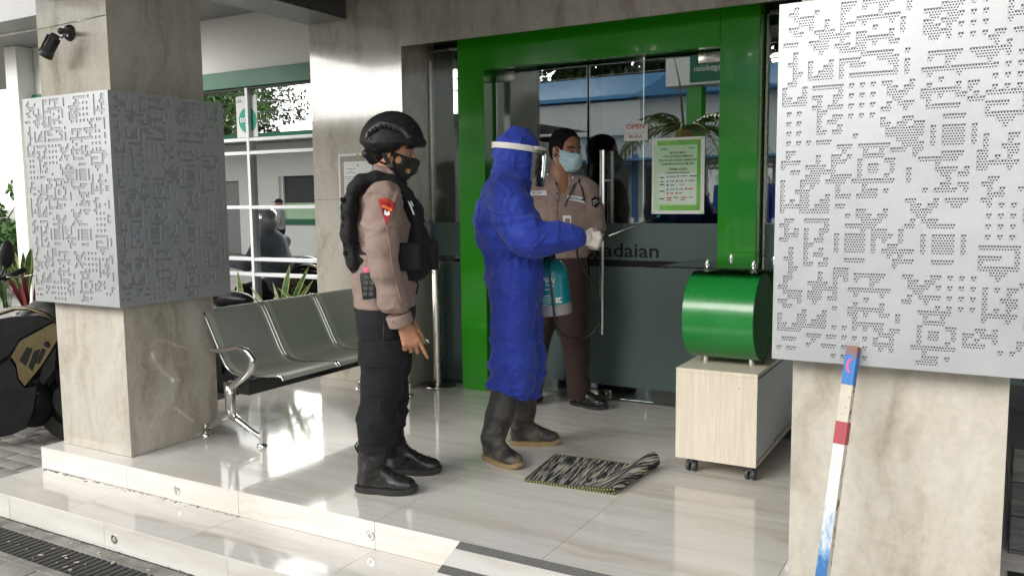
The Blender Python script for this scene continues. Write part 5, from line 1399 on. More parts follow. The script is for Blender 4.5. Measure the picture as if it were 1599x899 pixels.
def motorcycle():
    t = thing('parked_motorcycle', 'black and gold parked motorcycle at the left frame edge, front wheel by the column', 'motorcycle', (0, 0, 0), 'parked motorcycles')
    R_ = .285
    wheel(t, 0, R_, .105); wheel(t, -1.29, R_, .125)
    for s in (-1, 1):
        MB().tube([(0, s * .085, R_), (-.10, s * .085, .58), (-.19, s * .08, .84)], [.024, .026, .022], 12).build('fork_leg', M['bike'], t, True)
    f = MB()
    for i, a in enumerate(np.linspace(.35, 2.5, 15)):
        pass
    prof_ = [(math.cos(a) * (R_ + .022), math.sin(a) * (R_ + .022)) for a in np.linspace(.25, 2.6, 18)] + [(math.cos(a) * (R_ + .012), math.sin(a) * (R_ + .012)) for a in np.linspace(2.6, .25, 18)]
    f.prism(prof_, (0, -.068, R_), (1, 0, 0), (0, 0, 1), (0, 1, 0), .136); f.build('front_mudguard', M['bike'], t, 40)
    def blob(nm, m, pts, k=.03, h=.016, sm=True):
        s = SDF()
        for c, rr in pts: s.ell(c, rr, k=k)
        return s.build(nm, m, t, h)
    blob('body_fairing', M['bike'], [((-.12, 0, .78), (.20, .17, .17)), ((-.25, 0, .64), (.26, .19, .19)), ((-.52, 0, .48), (.30, .17, .16)), ((-.62, 0, .34), (.34, .14, .10)), ((-.75, 0, .70), (.30, .14, .10)), ((-.06, 0, .86), (.09, .10, .09))], .08, .017)
    LB = [on_bike(*p, -.1) for p in ((18, 635), (45, 628), (25, 560), (60, 540))]
    blob('belly_fairing', M['bike'], [((LB[0][0], 0, LB[0][1]), (.24, .165, .15)), ((LB[1][0], 0, LB[1][1]), (.13, .16, .17)), ((LB[2][0], 0, LB[2][1]), (.25, .17, .16)), ((LB[3][0], 0, LB[3][1]), (.16, .15, .13))], .06, .015)
    blob('tail_fairing', M['bike'], [((-1.05, 0, .72), (.34, .12, .09)), ((-1.4, 0, .82), (.24, .08, .06))], .05, .017)
    blob('seat', M['black'], [((-.82, 0, .79), (.27, .13, .055)), ((-1.16, 0, .84), (.25, .12, .05))], .05, .017)
    blob('engine', M['iron'], [((-.62, 0, .36), (.22, .15, .15)), ((-.48, 0, .42), (.14, .13, .12))], .03, .017)
    for s in (-1, 1):
        # gold side panel with dark louvres, sitting proud of the fairing
        p = MB(); p.prism(GOLD, (0, s * .185, 0), (1, 0, 0), (0, 0, 1), (0, s, 0), .014); g = p.build('gold_panel', M['gold'], t, 30)
        for pn_ in COWLS:
            a = MB(); a.prism(pn_, (0, s * .178, 0), (1, 0, 0), (0, 0, 1), (0, s, 0), .016); a.build('cowl_panel', M['bike'], t)
        for lv in LOUV:
            a = MB(); a.prism(lv, (0, s * .1995, 0), (1, 0, 0), (0, 0, 1), (0, s, 0), .003); a.build('louvre', M['bike'], g)
        a = MB(); a.lathe([(0, .006), (.017, .006), (.02, 0)], (BOLT[0], s * .199, BOLT[1]), (0, s, 0), 16); a.build('bolt_cover', M['bike'], g, 40)
        p = MB(); p.tube([(*[on_bike(a, b, -.16)[0]], s * .165, on_bike(a, b, -.16)[1]) for a, b in ((-30, 500), (0, 489), (25, 481), (48, 481), (70, 489), (87, 502))], [.02, .026, .026, .022, .018, .008], 10, flat=.55); p.build('gold_trim', M['gold'], t, True)
        p = MB(); p.tube([(on_bike(a, b, -.185)[0], s * .188, on_bike(a, b, -.185)[1]) for a, b in ((-20, 600), (10, 612), (40, 622), (62, 612))], .004, 6); p.build('fairing_seam', M['iron'], t, True)
        hx, hz = on_bike(38, 421, .40); gx, gz = on_bike(4, 435, .24)
        MB().tube([(gx - .02, s * .03, gz - .02), (gx, s * .22, gz), (gx * .8 + hx * .2, s * .27, gz * .8 + hz * .2)], .012, 10).build('handlebar', M['black'], t, True)
        MB().tube([(gx, s * .25, gz), (hx, s * .40, hz)], .020, 12).build('grip', M['rubber'], t, True)
        lx, lz = on_bike(50, 430, .42)
        MB().tube([(gx + .03, s * .24, gz + .01), (lx * .5 + gx * .5 + .02, s * .33, (lz + gz) / 2), (lx, s * .42, lz)], [.007, .006, .006], 8).build('brake_lever', M['steel'], t, True)
        MB().sphere((lx, s * .425, lz), .009, 10, 8).build('lever_ball', M['steel'], t, True)
        mx, mz = on_bike(11, 397, .30)
        MB().tube([(gx, s * .20, gz), (gx + .01, s * .24, gz + .05), (mx - .01, s * .29, mz - .06)], .007, 8).build('mirror_stem', M['black'], t, True)
        ax_ = [unit(q) for q in ((.45, .89 * s, 0), (.12, 0, .99), (.89, -.45 * s, -.1))]
        MB().sphere((mx, s * .30, mz), (.050, .098, .022), 20, 12, np.array(ax_)).build('mirror_shell', M['black'], t, True)
        for sg in (1, -1):
            b = MB(); q = [np.array([mx, s * .30, mz]) + ax_[2] * .0235 * sg + ax_[0] * math.cos(a) * .036 + ax_[1] * math.sin(a) * .080 for a in np.linspace(0, 2 * PI, 28, endpoint=False)]
            if sg < 0: b.add(q, [tuple(range(28))]); b.build('mirror_glass', M['mirror'], t)
        MB().tube([(.04, s * .09, .76), (.075, s * .085, .755)], [.035, .02], 14).build('headlight', M['lens'], t, True)
    MB().tube([(-.6, -.12, .22), (-.9, -.16, .24), (-1.4, -.18, .40)], [.022, .03, .05], 14).build('exhaust', M['iron'], t, True)
    MB().tube([(-.55, 0, .3), (-1.29, 0, .285)], .03, 10).build('swing_arm', M['black'], t, True)
    MB().tube([(-.72, .12, .3), (-.70, .24, .02)], .012, 8).build('side_stand', M['black'], t, True)
    for o in list(t.children):
        pass
    return t

# ================================================================== PEOPLE
from mathutils.bvhtree import BVHTree
UPV = np.array([0, 0, 1.0])
def bvh(*objs):
    vs, fs = [], []
    for o in objs:
        n = len(vs); off = Vector((0, 0, 0))
        vs += [v.co.copy() for v in o.data.vertices]; fs += [tuple(i + n for i in p.vertices) for p in o.data.polygons]
    return BVHTree.FromPolygons(vs, fs)
def hit(tree_, px, py):
    d = Vector(unit(ray(px, py))); h = tree_.ray_cast(Vector(CAM), d)
    return (np.array(h[0]), np.array(h[1])) if h[0] is not None else (None, None)
def near(tree_, px, py):
    for rr in range(1, 14):
        for a in np.linspace(0, 2 * PI, 10, endpoint=False):
            h, n_ = hit(tree_, px + rr * math.cos(a), py + rr * math.sin(a))
            if h is not None: return h
    return CAM + ray(px, py) * 3.5
def decal(nm, tree_, poly, m, parent, off=.0015, n=7):
    # cloth patch laid on a garment: polygon outline filled with a fan of rings
    poly = np.array(poly, float); c = poly.mean(0); k = len(poly)
    dens = []
    for i in range(k):
        for t in np.linspace(0, 1, 4, endpoint=False): dens.append(poly[i] * (1 - t) + poly[(i + 1) % k] * t)
    dens = np.array(dens); K = len(dens); pts = []; last = None
    def P(q):
        nonlocal last
        h, nn = hit(tree_, *q)
        if h is None: h = last if last is not None else near(tree_, *q)
        else:
            dv = unit(CAM - h); h = h + dv * off
        last = h; return h
    vs = [P(c)]
    for r_ in np.linspace(1 / n, 1, n): vs += [P(c + (q - c) * r_) for q in dens]
    fs = [(0, 1 + i, 1 + (i + 1) % K) for i in range(K)]
    for j in range(n - 1): fs += [(1 + j * K + i, 1 + (j + 1) * K + i, 1 + (j + 1) * K + (i + 1) % K, 1 + j * K + (i + 1) % K) for i in range(K)]
    return MB().add(vs, fs).build(nm, m, parent, True)
def decal_text(s, tree_, px, py, hpx, wpx, m, parent, ang=0.0, off=.0025, name='lettering'):
    o = text(s, 1.0, (0, 0, 0), (1, 0, 0), (0, 1, 0), m, parent, name=name, bold=.01, ext=0)
    co = np.array([v.co for v in o.data.vertices]); w = max(np.ptp(co[:, 0]), 1e-6); hh = max(np.ptp(co[:, 1]), 1e-6)
    x = (co[:, 0] - (co[:, 0].max() + co[:, 0].min()) / 2) * wpx / w; y = (co[:, 1] - (co[:, 1].max() + co[:, 1].min()) / 2) * hpx / hh
    X = px + x * math.cos(ang) + y * math.sin(ang); Y = py - y * math.cos(ang) + x * math.sin(ang); last = None
    for v, a, b in zip(o.data.vertices, X, Y):
        h, _ = hit(tree_, a, b)
        if h is None: h = last if last is not None else CAM + ray(a, b) * 3
        else: h = h + unit(CAM - h) * off
        last = h; v.co = Vector(h)
    o.data.update(); return o
def smoothstep(a, b, x): t = np.clip((x - a) / (b - a), 0, 1); return t * t * (3 - 2 * t)
def sole(parent, H, Tt, w, h0, h1, m, name='sole', heel=.0):
    H, Tt = np.array(H, float), np.array(Tt, float); H[2] = Tt[2] = 0; d = unit(Tt - H); l = np.cross(UPV, d); L = np.linalg.norm(Tt - H)
    out = []
    for t in np.linspace(0, 2 * PI, 40, endpoint=False):
        x = .5 - .5 * math.cos(t); wid = w * (.40 + .12 * math.sin(PI * x * .9 + .2) - .10 * math.exp(-((x - .40) / .14) ** 2)); y = math.copysign(abs(math.sin(t)) ** .62, math.sin(t)) * wid
        out.append((x * L, y))
    b = MB(); k = len(out)
    rows = [(1.0, h0), (1.03, h0 + (h1 - h0) * .3), (1.02, h1), (.93, h1 + .002)]
    vs = []
    for s_, z in rows: vs += [H + d * ((x - L / 2) * s_ + L / 2) + l * y * s_ + UPV * (z + .012 * max(0, (x / L - .8) / .2) ** 2 * (1 if z < h1 else 1)) for x, y in out]
    fs = [(r_ * k + i, r_ * k + (i + 1) % k, (r_ + 1) * k + (i + 1) % k, (r_ + 1) * k + i) for r_ in range(len(rows) - 1) for i in range(k)] + [tuple(range(k))[::-1], tuple((len(rows) - 1) * k + i for i in range(k))]
    b.add(vs, fs); return b.build(name, m, parent, 50)
def shoe_prims(s, H, Tt, hi=.10, w=.046, k=.02):
    H, Tt = np.array(H, float), np.array(Tt, float); H[2] = Tt[2] = 0; d = unit(Tt - H); l = np.cross(UPV, d); L = np.linalg.norm(Tt - H); A = [d, l, UPV]
    s.ell(H + d * L * .17 + UPV * .052, (.046, w * .86, .052), A, k)
    s.cone(H + d * L * .24 + UPV * hi, H + d * L * .66 + UPV * .052, w * .80, w * .74, k, l, 1.0)
    s.ell(H + d * L * .78 + UPV * .040, (L * .22, w * .98, .034), A, k)
    s.ell(H + d * L * .50 + UPV * .036, (L * .36, w * .84, .036), A, k)
    s.cut(H + UPV * .014, -UPV, .003)
    return d, l, L

# ------------------------------------------------ the armed officer
V = View(-2.33, 3.0); E1, E2, r = V.e1, V.e2, V.r
off = thing('person', 'armed officer in black helmet, mask and vest, standing with one hand pointing down', 'person', (-2.33, 3.0, 0))
fo = unit(E1 * .97 - E2 * .16 - UPV * .07)
s = SDF(); TO = head_prims(s, V(611.5, 239, 0), fo)
head_o = SDF(); head_o.p = list(s.p)
s.cone(V(604, 258), V(596, 302), r(18.5), r(23), .03)
s.chain([V(596, 322), V(600, 370), V(602, 430), V(603, 480)], [r(30), r(36), r(36), r(38)], .05, E2, 1.28)
for q, pts, rs in ((-1, [(598, 318, -.165), (596, 412, -.215), (629, 504, -.205)], (19, 15, 9.5)), (1, [(600, 318, .165), (612, 412, .20), (630, 486, .17)], (18, 14, 9))):
    s.chain([V(*p) for p in pts], [r(x) for x in rs], .03)
w0 = V(630, 506, -.205)
hand_prims(s, w0, V(652, 556, -.215) - w0, -E2 + E1 * .25, E1, ((.10, .10, .08), (.55, .75, .4), (.75, .85, .5), (.85, .9, .5)), .10, 1.0, (.93, .34, -.5))
w1 = V(631, 488, .17)
hand_prims(s, w1, V(634, 526, .17) - w1, E2, E1, .5, .0, .95)
NH, NT = np.array([-2.418, 2.842, 0]), np.array([-2.158, 2.928, 0]); FH, FT_ = np.array([-2.462, 3.108, 0]), np.array([-2.270, 3.190, 0])
FT_ = FH + unit(FT_ - FH) * .262
s.chain([V(602, 490, -.085), V(592, 610, -.10), NH + [.06, .02, .10]], [r(30), r(21), r(13)], .03)
s.chain([V(606, 490, .085), V(610, 605, .10), FH + [.06, .025, .10]], [r(28), r(16), r(10)], .03)
for H_, T2 in ((NH, NT), (FH, FT_)): s.cone(H_ + [.05, .02, .05], H_ + (T2 - H_) * .8 + UPV * .035, .032, .026, .02)
body_o = s.build('body', M['skin'], off, .0048, 1)
head_parts(body_o, TO, fo)
hr = SDF(); hr.ell(TO(-.018, 0, .030), (.102, .080, .092), [fo, unit(np.cross(UPV, fo)), UPV], .02); hr.ell(TO(-.05, 0, -.02), (.06, .062, .045), [fo, unit(np.cross(UPV, fo)), UPV], .02); hr.ell(TO(.10, 0, -.03), (.10, .10, .09), None, .01, 's'); hr.cut(TO(0, 0, -.052), -UPV, .006)
hr.build('hair', M['hair'], off, .006, 1)
mk = head_o.grow(.0045); lo_ = np.cross(UPV, fo)
mk.cut(TO(.085, 0, -.020), unit(UPV * .9 + fo * .30), .004); mk.cut(TO(.020, 0, -.04), unit(-fo + UPV * .15), .004); mk.cut(TO(0, 0, -.128), -UPV, .006)
ell_hole = TO(.030, -.075, -.052)
mk.ell(TO(.040, -.062, -.030), (.018, .03, .020), [fo, lo_, UPV], .006, 's')
mk.ell(TO(.100, 0, -.055), (.016, .022, .030), [fo, lo_, UPV], .02)
msk = mk.build('face_mask', M['maskblack'], off, .004, 1)
for q in (-1, 1):
    MB().tube([TO(.03, q * .066, -.02), TO(.00, q * .082, -.005), TO(-.012, q * .085, .015)], .004, 8).build('ear_loop', M['maskblack'], msk, True)
tm = bvh(msk)
decal('valve', tm, [(634, 264), (640, 264), (641, 270), (637, 272), (633, 268)], M['skin'], msk, .0022, 3)
# helmet
hm = SDF()
hc = V(613.5, 222, 0)
hm.ell(hc + UPV * .0, (r(46.5), .126, r(46)), [E1, E2, UPV], .02)
hm.ell(V(601, 226), (r(34), .128, r(36)), [E1, E2, UPV], .04)
hm.cone(V(640, 225, -.05), V(661, 224, -.02), r(6), r(3), .02); hm.cone(V(640, 225, .05), V(661, 224, .02), r(6), r(3), .02); hm.cone(V(661, 224, -.03), V(661, 224, .03), r(3.2), r(3.2), .02)
hm.cut(V(640, 229), unit(-UPV - E1 * .06), .004)
hm2 = SDF(); hm2.ell(V(603, 228), (r(26), .132, r(15)), [E1, E2, UPV], .01); hm2.ell(V(590, 226), (r(22), .128, r(13)), [E1, E2, UPV], .02)
hm.p += hm2.p
hel = hm.build('helmet', M['helmet'], off, .005, 2, lambda v: .0008 * vnoise(v * 60))
th = bvh(hel)
def on_helmet(px, py, o=.004):
    h, n_ = hit(th, px, py)
    if h is None: h = near(th, px, py); n_ = unit(CAM - h)
    return h + n_ * o
ra = [on_helmet(x, y) for x, y in ((573, 216), (576, 209), (582, 203), (588, 199), (594, 195), (602, 195), (610, 197), (618, 200), (626, 203), (632, 208), (637, 216))]
MB().tube(ra, [.007, .010, .012, .012, .012, .011, .011, .011, .011, .011, .008], 8, flat=.9).build('accessory_rail', M['rail'], hel, 50)
for x, y in ((578, 210), (583, 206), (588, 203), (596, 199), (602, 199), (608, 200), (614, 202), (620, 204)):
    MB().obox(on_helmet(x, y, .013), [unit([.79, .61, .1]), E2, UPV], (.0045, .006, .009), .002).build('rail_slot', M['helmet'], hel)
MB().tube([on_helmet(568, 224, .001), on_helmet(585, 233, .001), on_helmet(603, 239, .0), on_helmet(618, 234, .0), on_helmet(630, 230, .001), on_helmet(650, 228.5, .001)], .0034, 6).build('rim_trim', M['black'], hel, True)
for x, y in ((640, 214), (578, 217), (634, 212)): MB().sphere(on_helmet(x, y, .004), .005, 10, 8).build('rail_screw', M['rail'], hel, True)
dp = decal('cover_patch', th, [(598, 183), (621, 183), (624, 193), (597, 190)], M['vest'], hel, .002, 4)
dp2 = decal('cover_seam', th, [(575, 198), (596, 181), (620, 177), (645, 186), (660, 203), (659, 205), (644, 188), (620, 179), (597, 183), (577, 200)], M['black'], hel, .0015, 3)
# chin straps
for q in (-1, 1):
    l_ = [TO(-.035, q * .088, .02), TO(.000, q * .086, -.045), TO(.030, q * .066, -.095), TO(.052, q * .030, -.126)]
    MB().tube(smooth_path(np.array(l_), 4), .0105, 8, flat=.45).build('chin_strap', M['vest'], hel, True)
    MB().tube([TO(-.075, q * .06, .0), TO(-.05, q * .075, -.04), TO(.000, q * .084, -.055)], .008, 8, flat=.45).build('chin_strap', M['vest'], hel, True)
MB().obox(TO(.012, -.088, -.06), [fo, lo_, UPV], (.012, .004, .009), .002).build('strap_buckle', M['black'], hel, 30)
MB().tube([TO(.052, -.03, -.126), TO(.066, 0, -.131), TO(.052, .03, -.126)], .011, 8).build('chin_cup', M['vest'], hel, True)
MB().sphere(TO(-.105, -.03, -.012), (.02, .025, .02), 12, 8).build('dial', M['black'], hel, True)
# shirt
sh = SDF()
sh.chain([V(596, 318), V(600, 368), V(601, 428), V(600, 478)], [r(34), r(43), r(44), r(46)], .05, E2, 1.25)
for pts, rs in (([(599, 312, -.15), (597, 345, -.19), (597, 385, -.215), (601, 424, -.225), (613, 465, -.22), (625, 503, -.208)], (24.5, 23.5, 20.5, 18.8, 17.8, 17)), ([(600, 312, .15), (606, 350, .19), (612, 412, .20), (629, 484, .17)], (26, 25, 20, 16))):
    sh.chain([V(*p) for p in pts], [r(x) for x in rs], .035)
sh.cone(V(602, 281), V(595, 306), r(25), r(31), .02, E2, 1.15)
sh.cut(V(600, 477), unit(-UPV + E1 * .0), .004)
c_, d_ = V(623, 500, -.208), V(631, 508, -.2)
def shirt_disp(v):
    d = .0042 * folds(v, (8, 8, 6), 3) + .0036 * folds(v, (5, 5, 17), 11) + .0018 * folds(v, (18, 18, 14), 40)
    rel = (v - c_) @ unit(V(625, 503, -.208) - V(613, 465, -.22))
    up = unit(V(597, 345, -.19) - V(597, 385, -.215)); w_ = np.stack([(v - V.o) @ unit([up[1], -up[0], 0]), (v - V.o) @ E2, v @ UPV], 1)
    d = d + .012 * crease(w_, (6, 6, 14), 3, .2) + .009 * crease(w_, (10, 8, 11), 13, .18)
    return d
shirt = sh.build('shirt', M['shirt'], off, .0056, 1, shirt_disp)
ck = SDF(); ck.cone(V(620.5, 487, -.214), V(627, 507, -.207), r(19.0), r(18.2), .004); ck.cut(V(622, 490, -.214), unit(V(613, 465, -.22) - V(625, 503, -.208)), .002); ck.cut(V(627, 507, -.207), unit(V(627, 507, -.207) - V(620.5, 487, -.214)), .002)
cuff = ck.build('cuff', M['shirt'], shirt, .005, 1)
MB().sphere(hit(bvh(cuff), 612.5, 502)[0], .0045, 10, 8).build('button', M['shirt'], cuff, True)
for q in (-1, 1):
    cl = [TO(-.075, q * .03, -.118), TO(-.045, q * .075, -.128), TO(.02, q * .068, -.150), TO(.055, q * .03, -.178)]
    MB().tube(smooth_path(np.array(cl), 4), .021, 10, flat=.42).build('collar', M['shirt'], shirt, True)
ts = bvh(shirt)
for run in (((604, 353), (609, 385), (613, 420), (622, 455), (631, 485)), ((572, 303), (580, 300), (590, 301), (600, 305), (612, 309))):
    pts = []
    for a, b_ in zip(run[:-1], run[1:]):
        for t in (0, .25, .5, .75):
            h, n_ = hit(ts, a[0] * (1 - t) + b_[0] * t, a[1] * (1 - t) + b_[1] * t)
            if h is not None: pts.append(h + unit(CAM - h) * .0006)
    if len(pts) > 3: MB().tube(pts, .0026, 6).build('seam', M['shirt'], shirt, True)
pt = [(590, 311), (596, 309.5), (601, 309), (610, 312), (618, 318.5), (602.7, 351.5)]
decal('arm_badge', ts, pt, M['red'], shirt, .0035)
decal('badge_band', ts, [(595.5, 320), (603, 321.5), (613, 326.5), (611.5, 330), (603, 325.5), (597, 324)], M['orange'], shirt, .0055, 4)
decal('badge_field', ts, [(597.5, 325.5), (601, 326.5), (600.5, 336), (599.5, 335)], M['letters'], shirt, .005, 3)
decal('badge_emblem', ts, [(600, 335), (600.3, 329), (601.5, 327), (603, 331), (605, 332), (607.5, 329), (609, 335), (605, 337)], M['white'], shirt, .0055, 4)
decal('badge_rim', ts, [(590.5, 311.5), (601, 309.6), (617, 318.5), (616, 319.8), (601, 311), (591.5, 312.6)], M['print_red'], shirt, .0055, 3)
decal_text('BRIMOB', ts, 604, 315.8, 4.0, 19, M['print_red'], shirt, .33, .0062)
for q in range(5):
    pass
# vest
ve = SDF()
ve.chain([V(555, 293), V(547, 325), V(547, 365), V(554, 408)], [r(10), r(12.5), r(13), r(13)], .03, E2, 3.6)
ve.chain([V(633, 304), V(645, 330), V(651, 370), V(655, 410)], [r(10), r(13), r(17), r(19)], .03, E2, 2.6)
ve.chain([V(640, 395), V(648, 417)], [r(22), r(20)], .03, E2, 2.2)
for q in (-1, 1): ve.chain([V(552, 296, q * .10), V(566, 284, q * .105), V(588, 279, q * .10), V(612, 285, q * .095), V(634, 305, q * .085)], [r(10), r(10), r(10.5), r(10.5), r(10)], .02, E2, 1.35)
ve.chain([V(601, 395), V(602, 418)], [r(52), r(50)], .02, E2, 1.10)
vest = ve.build('vest', M['vest'], off, .007, 1, lambda v: .0035 * folds(v, (7, 7, 10), 5) + .0025 * folds(v, (22, 22, 22), 2))
tv = bvh(vest)
# pouches on the vest
def pouch(nm, px, py, w, h, d, b, parent, m='vest', rd=.012, ax=None, disp=.0015):
    sd2 = SDF(); sd2.rbox(V(px, py, b), (r(w) / 2, d / 2, r(h) / 2), ax or [fo * [1, 1, 0] / np.linalg.norm(fo[:2]), np.cross(UPV, unit(fo * [1, 1, 0])), UPV], rd)
    return sd2.build(nm, M[m], parent, .005, 1, (lambda v: disp * folds(v, (18, 18, 18), 4)) if disp else None)
pouch('magazine_pouch', 667, 398, 24, 46, .07, -.05, vest); pouch('magazine_pouch', 672, 399, 24, 44, .07, .04, vest)
pouch('side_pouch', 640, 401, 34, 40, .05, -.175, vest, rd=.016)
pouch('belly_pouch', 640, 424, 40, 24, .16, -.06, vest, rd=.022)
pouch('pouch_flap', 668, 382, 27, 12, .074, -.05, vest, rd=.005)
rad = MB(); rad.obox(V(667, 362, -.045), [E1, E2, UPV], (r(6), .016, r(15)), .004); radio = rad.build('radio', M['black'], vest, 30)
MB().tube([V(663, 350, -.045), V(663, 343, -.045)], .0045, 8).build('radio_knob', M['rail'], radio, True)
rad = MB(); rad.obox(V(673, 360, -.01), [E1, E2, UPV], (r(3.5), .012, r(15)), .003); rad.build('torch', M['navy'], vest, 30)
for i, y in enumerate((382, 391, 400, 409)):
    decal('webbing_strap', tv, [(622, y - 1.9), (640, y - 1.4), (659, y - 1.9), (659, y + 1.9), (640, y + 2.4), (622, y + 1.9)], M['black'], vest, .003, 3)
decal('webbing_strap', tv, [(549, 383), (575, 384), (575, 386), (549, 385)], M['black'], vest, .003, 3)
decal('name_strip', tv, [(636.5, 313), (640, 316), (643.5, 324), (647.5, 335), (645.5, 335.5), (641.5, 326), (638, 318)], M['bar'], vest, .003, 3)
decal('name_strip', tv, [(640.5, 313), (643.5, 315), (646, 322), (644, 322.5), (642, 318)], M['bar'], vest, .003, 3)
MB().tube([V(546, 415, -.1), V(549, 424, -.1), V(552, 419, -.1)], .003, 6).build('strap_end', M['vest'], vest, True)
MB().tube([V(647, 432, -.1), V(653, 445, -.1), V(650, 460, -.1)], .004, 6).build('strap_end', M['vest'], vest, True)
for k in range(7):
    MB().obox(V(535.5 + .5 * k + (0 if k < 4 else 1.5), 312 + k * 13.5, -.02), [E1, E2, UPV], (.007, .10, .010), .003).build('back_webbing', M['vest'], vest)
# belt, holster pouch, trousers
bl = SDF(); bl.chain([V(601, 478), V(601, 486)], [r(46), r(45)], .01, E2, 1.2); bl.cut(V(600, 474), UPV, .003); bl.cut(V(600, 489), -UPV, .003)
bl.build('belt', M['vest'], off, .007, 1)
mp = MB(); mp.obox(V(575, 446, -.215), [unit(E1 + UPV * .10), E2, unit(UPV - E1 * .10)], (r(10), .02, r(19)), .005); hol = mp.build('holster', M['black'], off, 30)
for k in range(4):
    for j in (-1, 1): MB().obox(V(575 + j * 4.6 - k * .9 + 2, 433 + k * 8.6, -.237), [unit(E1 + UPV * .10), E2, unit(UPV - E1 * .10)], (r(3.2), .003, r(2.8)), .001).build('holster_rib', M['rail'], hol)
MB().obox(V(573, 424, -.21), [E1, E2, unit(UPV - E1 * .2)], (r(4), .012, r(6)), .003).build('pink_tag', M['pink'], off, 30)
tr = SDF()
tr.chain([V(601, 480), V(601, 510)], [r(45), r(42)], .03, E2, 1.2)
tr.chain([V(600, 500, -.08), V(599, 555, -.085), V(594, 605, -.09), V(588, 655, -.10), V(585, 686, -.10), V(585, 701, -.10)], [r(36), r(33), r(27.5), r(25.5), r(21), r(16)], .035)
tr.chain([V(606, 500, .08), V(608, 560, .09), V(607, 610, .10), V(607, 655, .115), V(608, 680, .125), V(608, 697, .13)], [r(37), r(33), r(27), r(24), r(21), r(16)], .035)
tr.cut(V(600, 476), UPV, .004)
zt = lambda y: V(600, y, -.09)[2]
def tro_disp(v):
    low = 1 - smoothstep(.22, .50, v[:, 2]); bag = np.exp(-((v[:, 2] - .24) / .07) ** 2)
    return .0045 * folds(v, (6, 6, 5), 1) + (.005 + .007 * low) * folds(v, (5, 5, 15), 8) * (.45 + low) + .010 * bag * folds(v, (6, 6, 26), 15) + .003 * folds(v, (14, 14, 9), 33) + .008 * crease(v, (7, 7, 19), 5, .22) * (.4 + .8 * low) + .006 * crease(v, (9, 9, 6), 25, .18)
trou = tr.build('trousers', M['trouser_black'], off, .006, 1, tro_disp)
for nm, ya, yb2, gr, xa, xb in (('cargo_pocket', 548, 610, .010, 566, 626), ('pocket_flap', 534, 563, .015, 564, 630)):
    pk = SDF(); pk.chain([V(600, 520, -.083), V(600, 555, -.085), V(596, 605, -.09), V(592, 640, -.095)], [r(35), r(33), r(27.5), r(25.5)], .03); pk = pk.grow(gr)
    pk.cut(V(600, ya, -.09), UPV, .006); pk.cut(V(600, yb2, -.09), -UPV, .006); pk.cut(V(600, 570, -.10), E2, .006); pk.cut(V(xb, 570, -.1), unit(E1), .006); pk.cut(V(xa, 570, -.1), -E1, .006)
    pk.build(nm, M['trouser_black'], trou, .006, 1, lambda v: .002 * folds(v, (12, 12, 12), 4))
MB().tube([hit(bvh(trou), x, y)[0] for x, y in ((600, 492), (599, 530), (598, 560), (596, 600), (592, 640), (588, 668)) if hit(bvh(trou), x, y)[0] is not None], .002, 6).build('side_seam', M['black'], trou, True)
for H_, T2, top, rt, rb in ((NH, NT, V(585, 697, -.10), 20.5, 17.5), (FH, FT_, V(607, 684, .13), 18.5, 16.5)):
    bs = SDF(); d, l, L = shoe_prims(bs, H_, T2, .105, .046)
    bs.p.insert(0, None); bs.p.pop(0)
    ank = H_ + d * .062 + UPV * .10
    sb_ = SDF(); sb_.chain([ank, ank * .5 + top * .5, top], [r(rb), r((rt + rb) / 2), r(rt)], .03); sb_.p += bs.p
    boot = sb_.build('boot', M['bootblack'], off, .0052, 1, lambda v: .0018 * folds(v, (16, 16, 22), 6))
    sole(boot, H_ - d * .006, T2 + d * .004, .108, .0, .026, M['bootsole'])
    for k in range(7):
        c = ank + d * (.045 + .022 * max(0, 3 - k)) + UPV * (-.045 + .020 * k) + (top - ank) * 0
        tb = bvh(boot); a = Vector(c + d * .3 + UPV * .05); 
        pts = []
        for q in (-.02, -.01, 0, .01, .02):
            hh_ = tb.ray_cast(Vector(c + d * .16 + UPV * .10 + l * q), Vector(unit(-d - UPV * .62)))
            if hh_[0] is not None: pts.append(np.array(hh_[0]) + np.array(hh_[1]) * .002)
        if len(pts) > 2: MB().tube(pts, .0026, 6).build('lace', M['black'], boot, True)
    MB().tube([ank - d * .052 + UPV * .07, ank - d * .068 + UPV * .10, ank - d * .055 + UPV * .12], .004, 6).build('pull_tab', M['black'], boot, True)

# ------------------------------------------------ the worker in the blue coverall
V = View(-2.06, 3.65); E1, E2, r = V.e1, V.e2, V.r
blu = thing('person', 'worker in hooded royal blue coverall, face shield and rubber boots, spraying the door', 'person', (-2.06, 3.65, 0))
fb = unit(E1 * .98 + E2 * .10 - UPV * .05); lb_ = unit(np.cross(UPV, fb))
s = SDF(); TB = head_prims(s, V(810, 246, 0), fb, sc=.93, ears=False); head_b = SDF(); head_b.p = list(s.p)
s.cone(V(797, 262), V(791, 300), r(16), r(20), .03)
s.chain([V(788, 315), V(794, 360), V(803, 400), V(803, 440)], [r(26), r(29), r(22), r(28)], .04, E2, 1.25)
s.chain([V(790, 312, -.15), V(824, 371, -.225), V(860, 369, -.205), V(905, 370, -.16)], [r(13), r(9), r(7.5), r(8.2)], .02)
s.chain([V(794, 312, .15), V(812, 385, .20), V(826, 405, .20)], [r(17), r(14), r(9)], .03)
BNH, BNT, BFH, BFT = np.array([-2.160, 3.525, 0]), np.array([-1.965, 3.452, 0]), np.array([-2.165, 3.790, 0]), np.array([-2.008, 3.868, 0])
BNT = BNH + unit(BNT - BNH) * .262; BFT = BFH + unit(BFT - BFH) * .255
s.chain([V(802, 450, -.08), V(806, 540, -.06), BNH + [.055, -.02, .1]], [r(28), r(19), r(12)], .03)
s.chain([V(806, 450, .08), V(816, 550, .12), BFH + [.055, .02, .1]], [r(28), r(19), r(12)], .03)
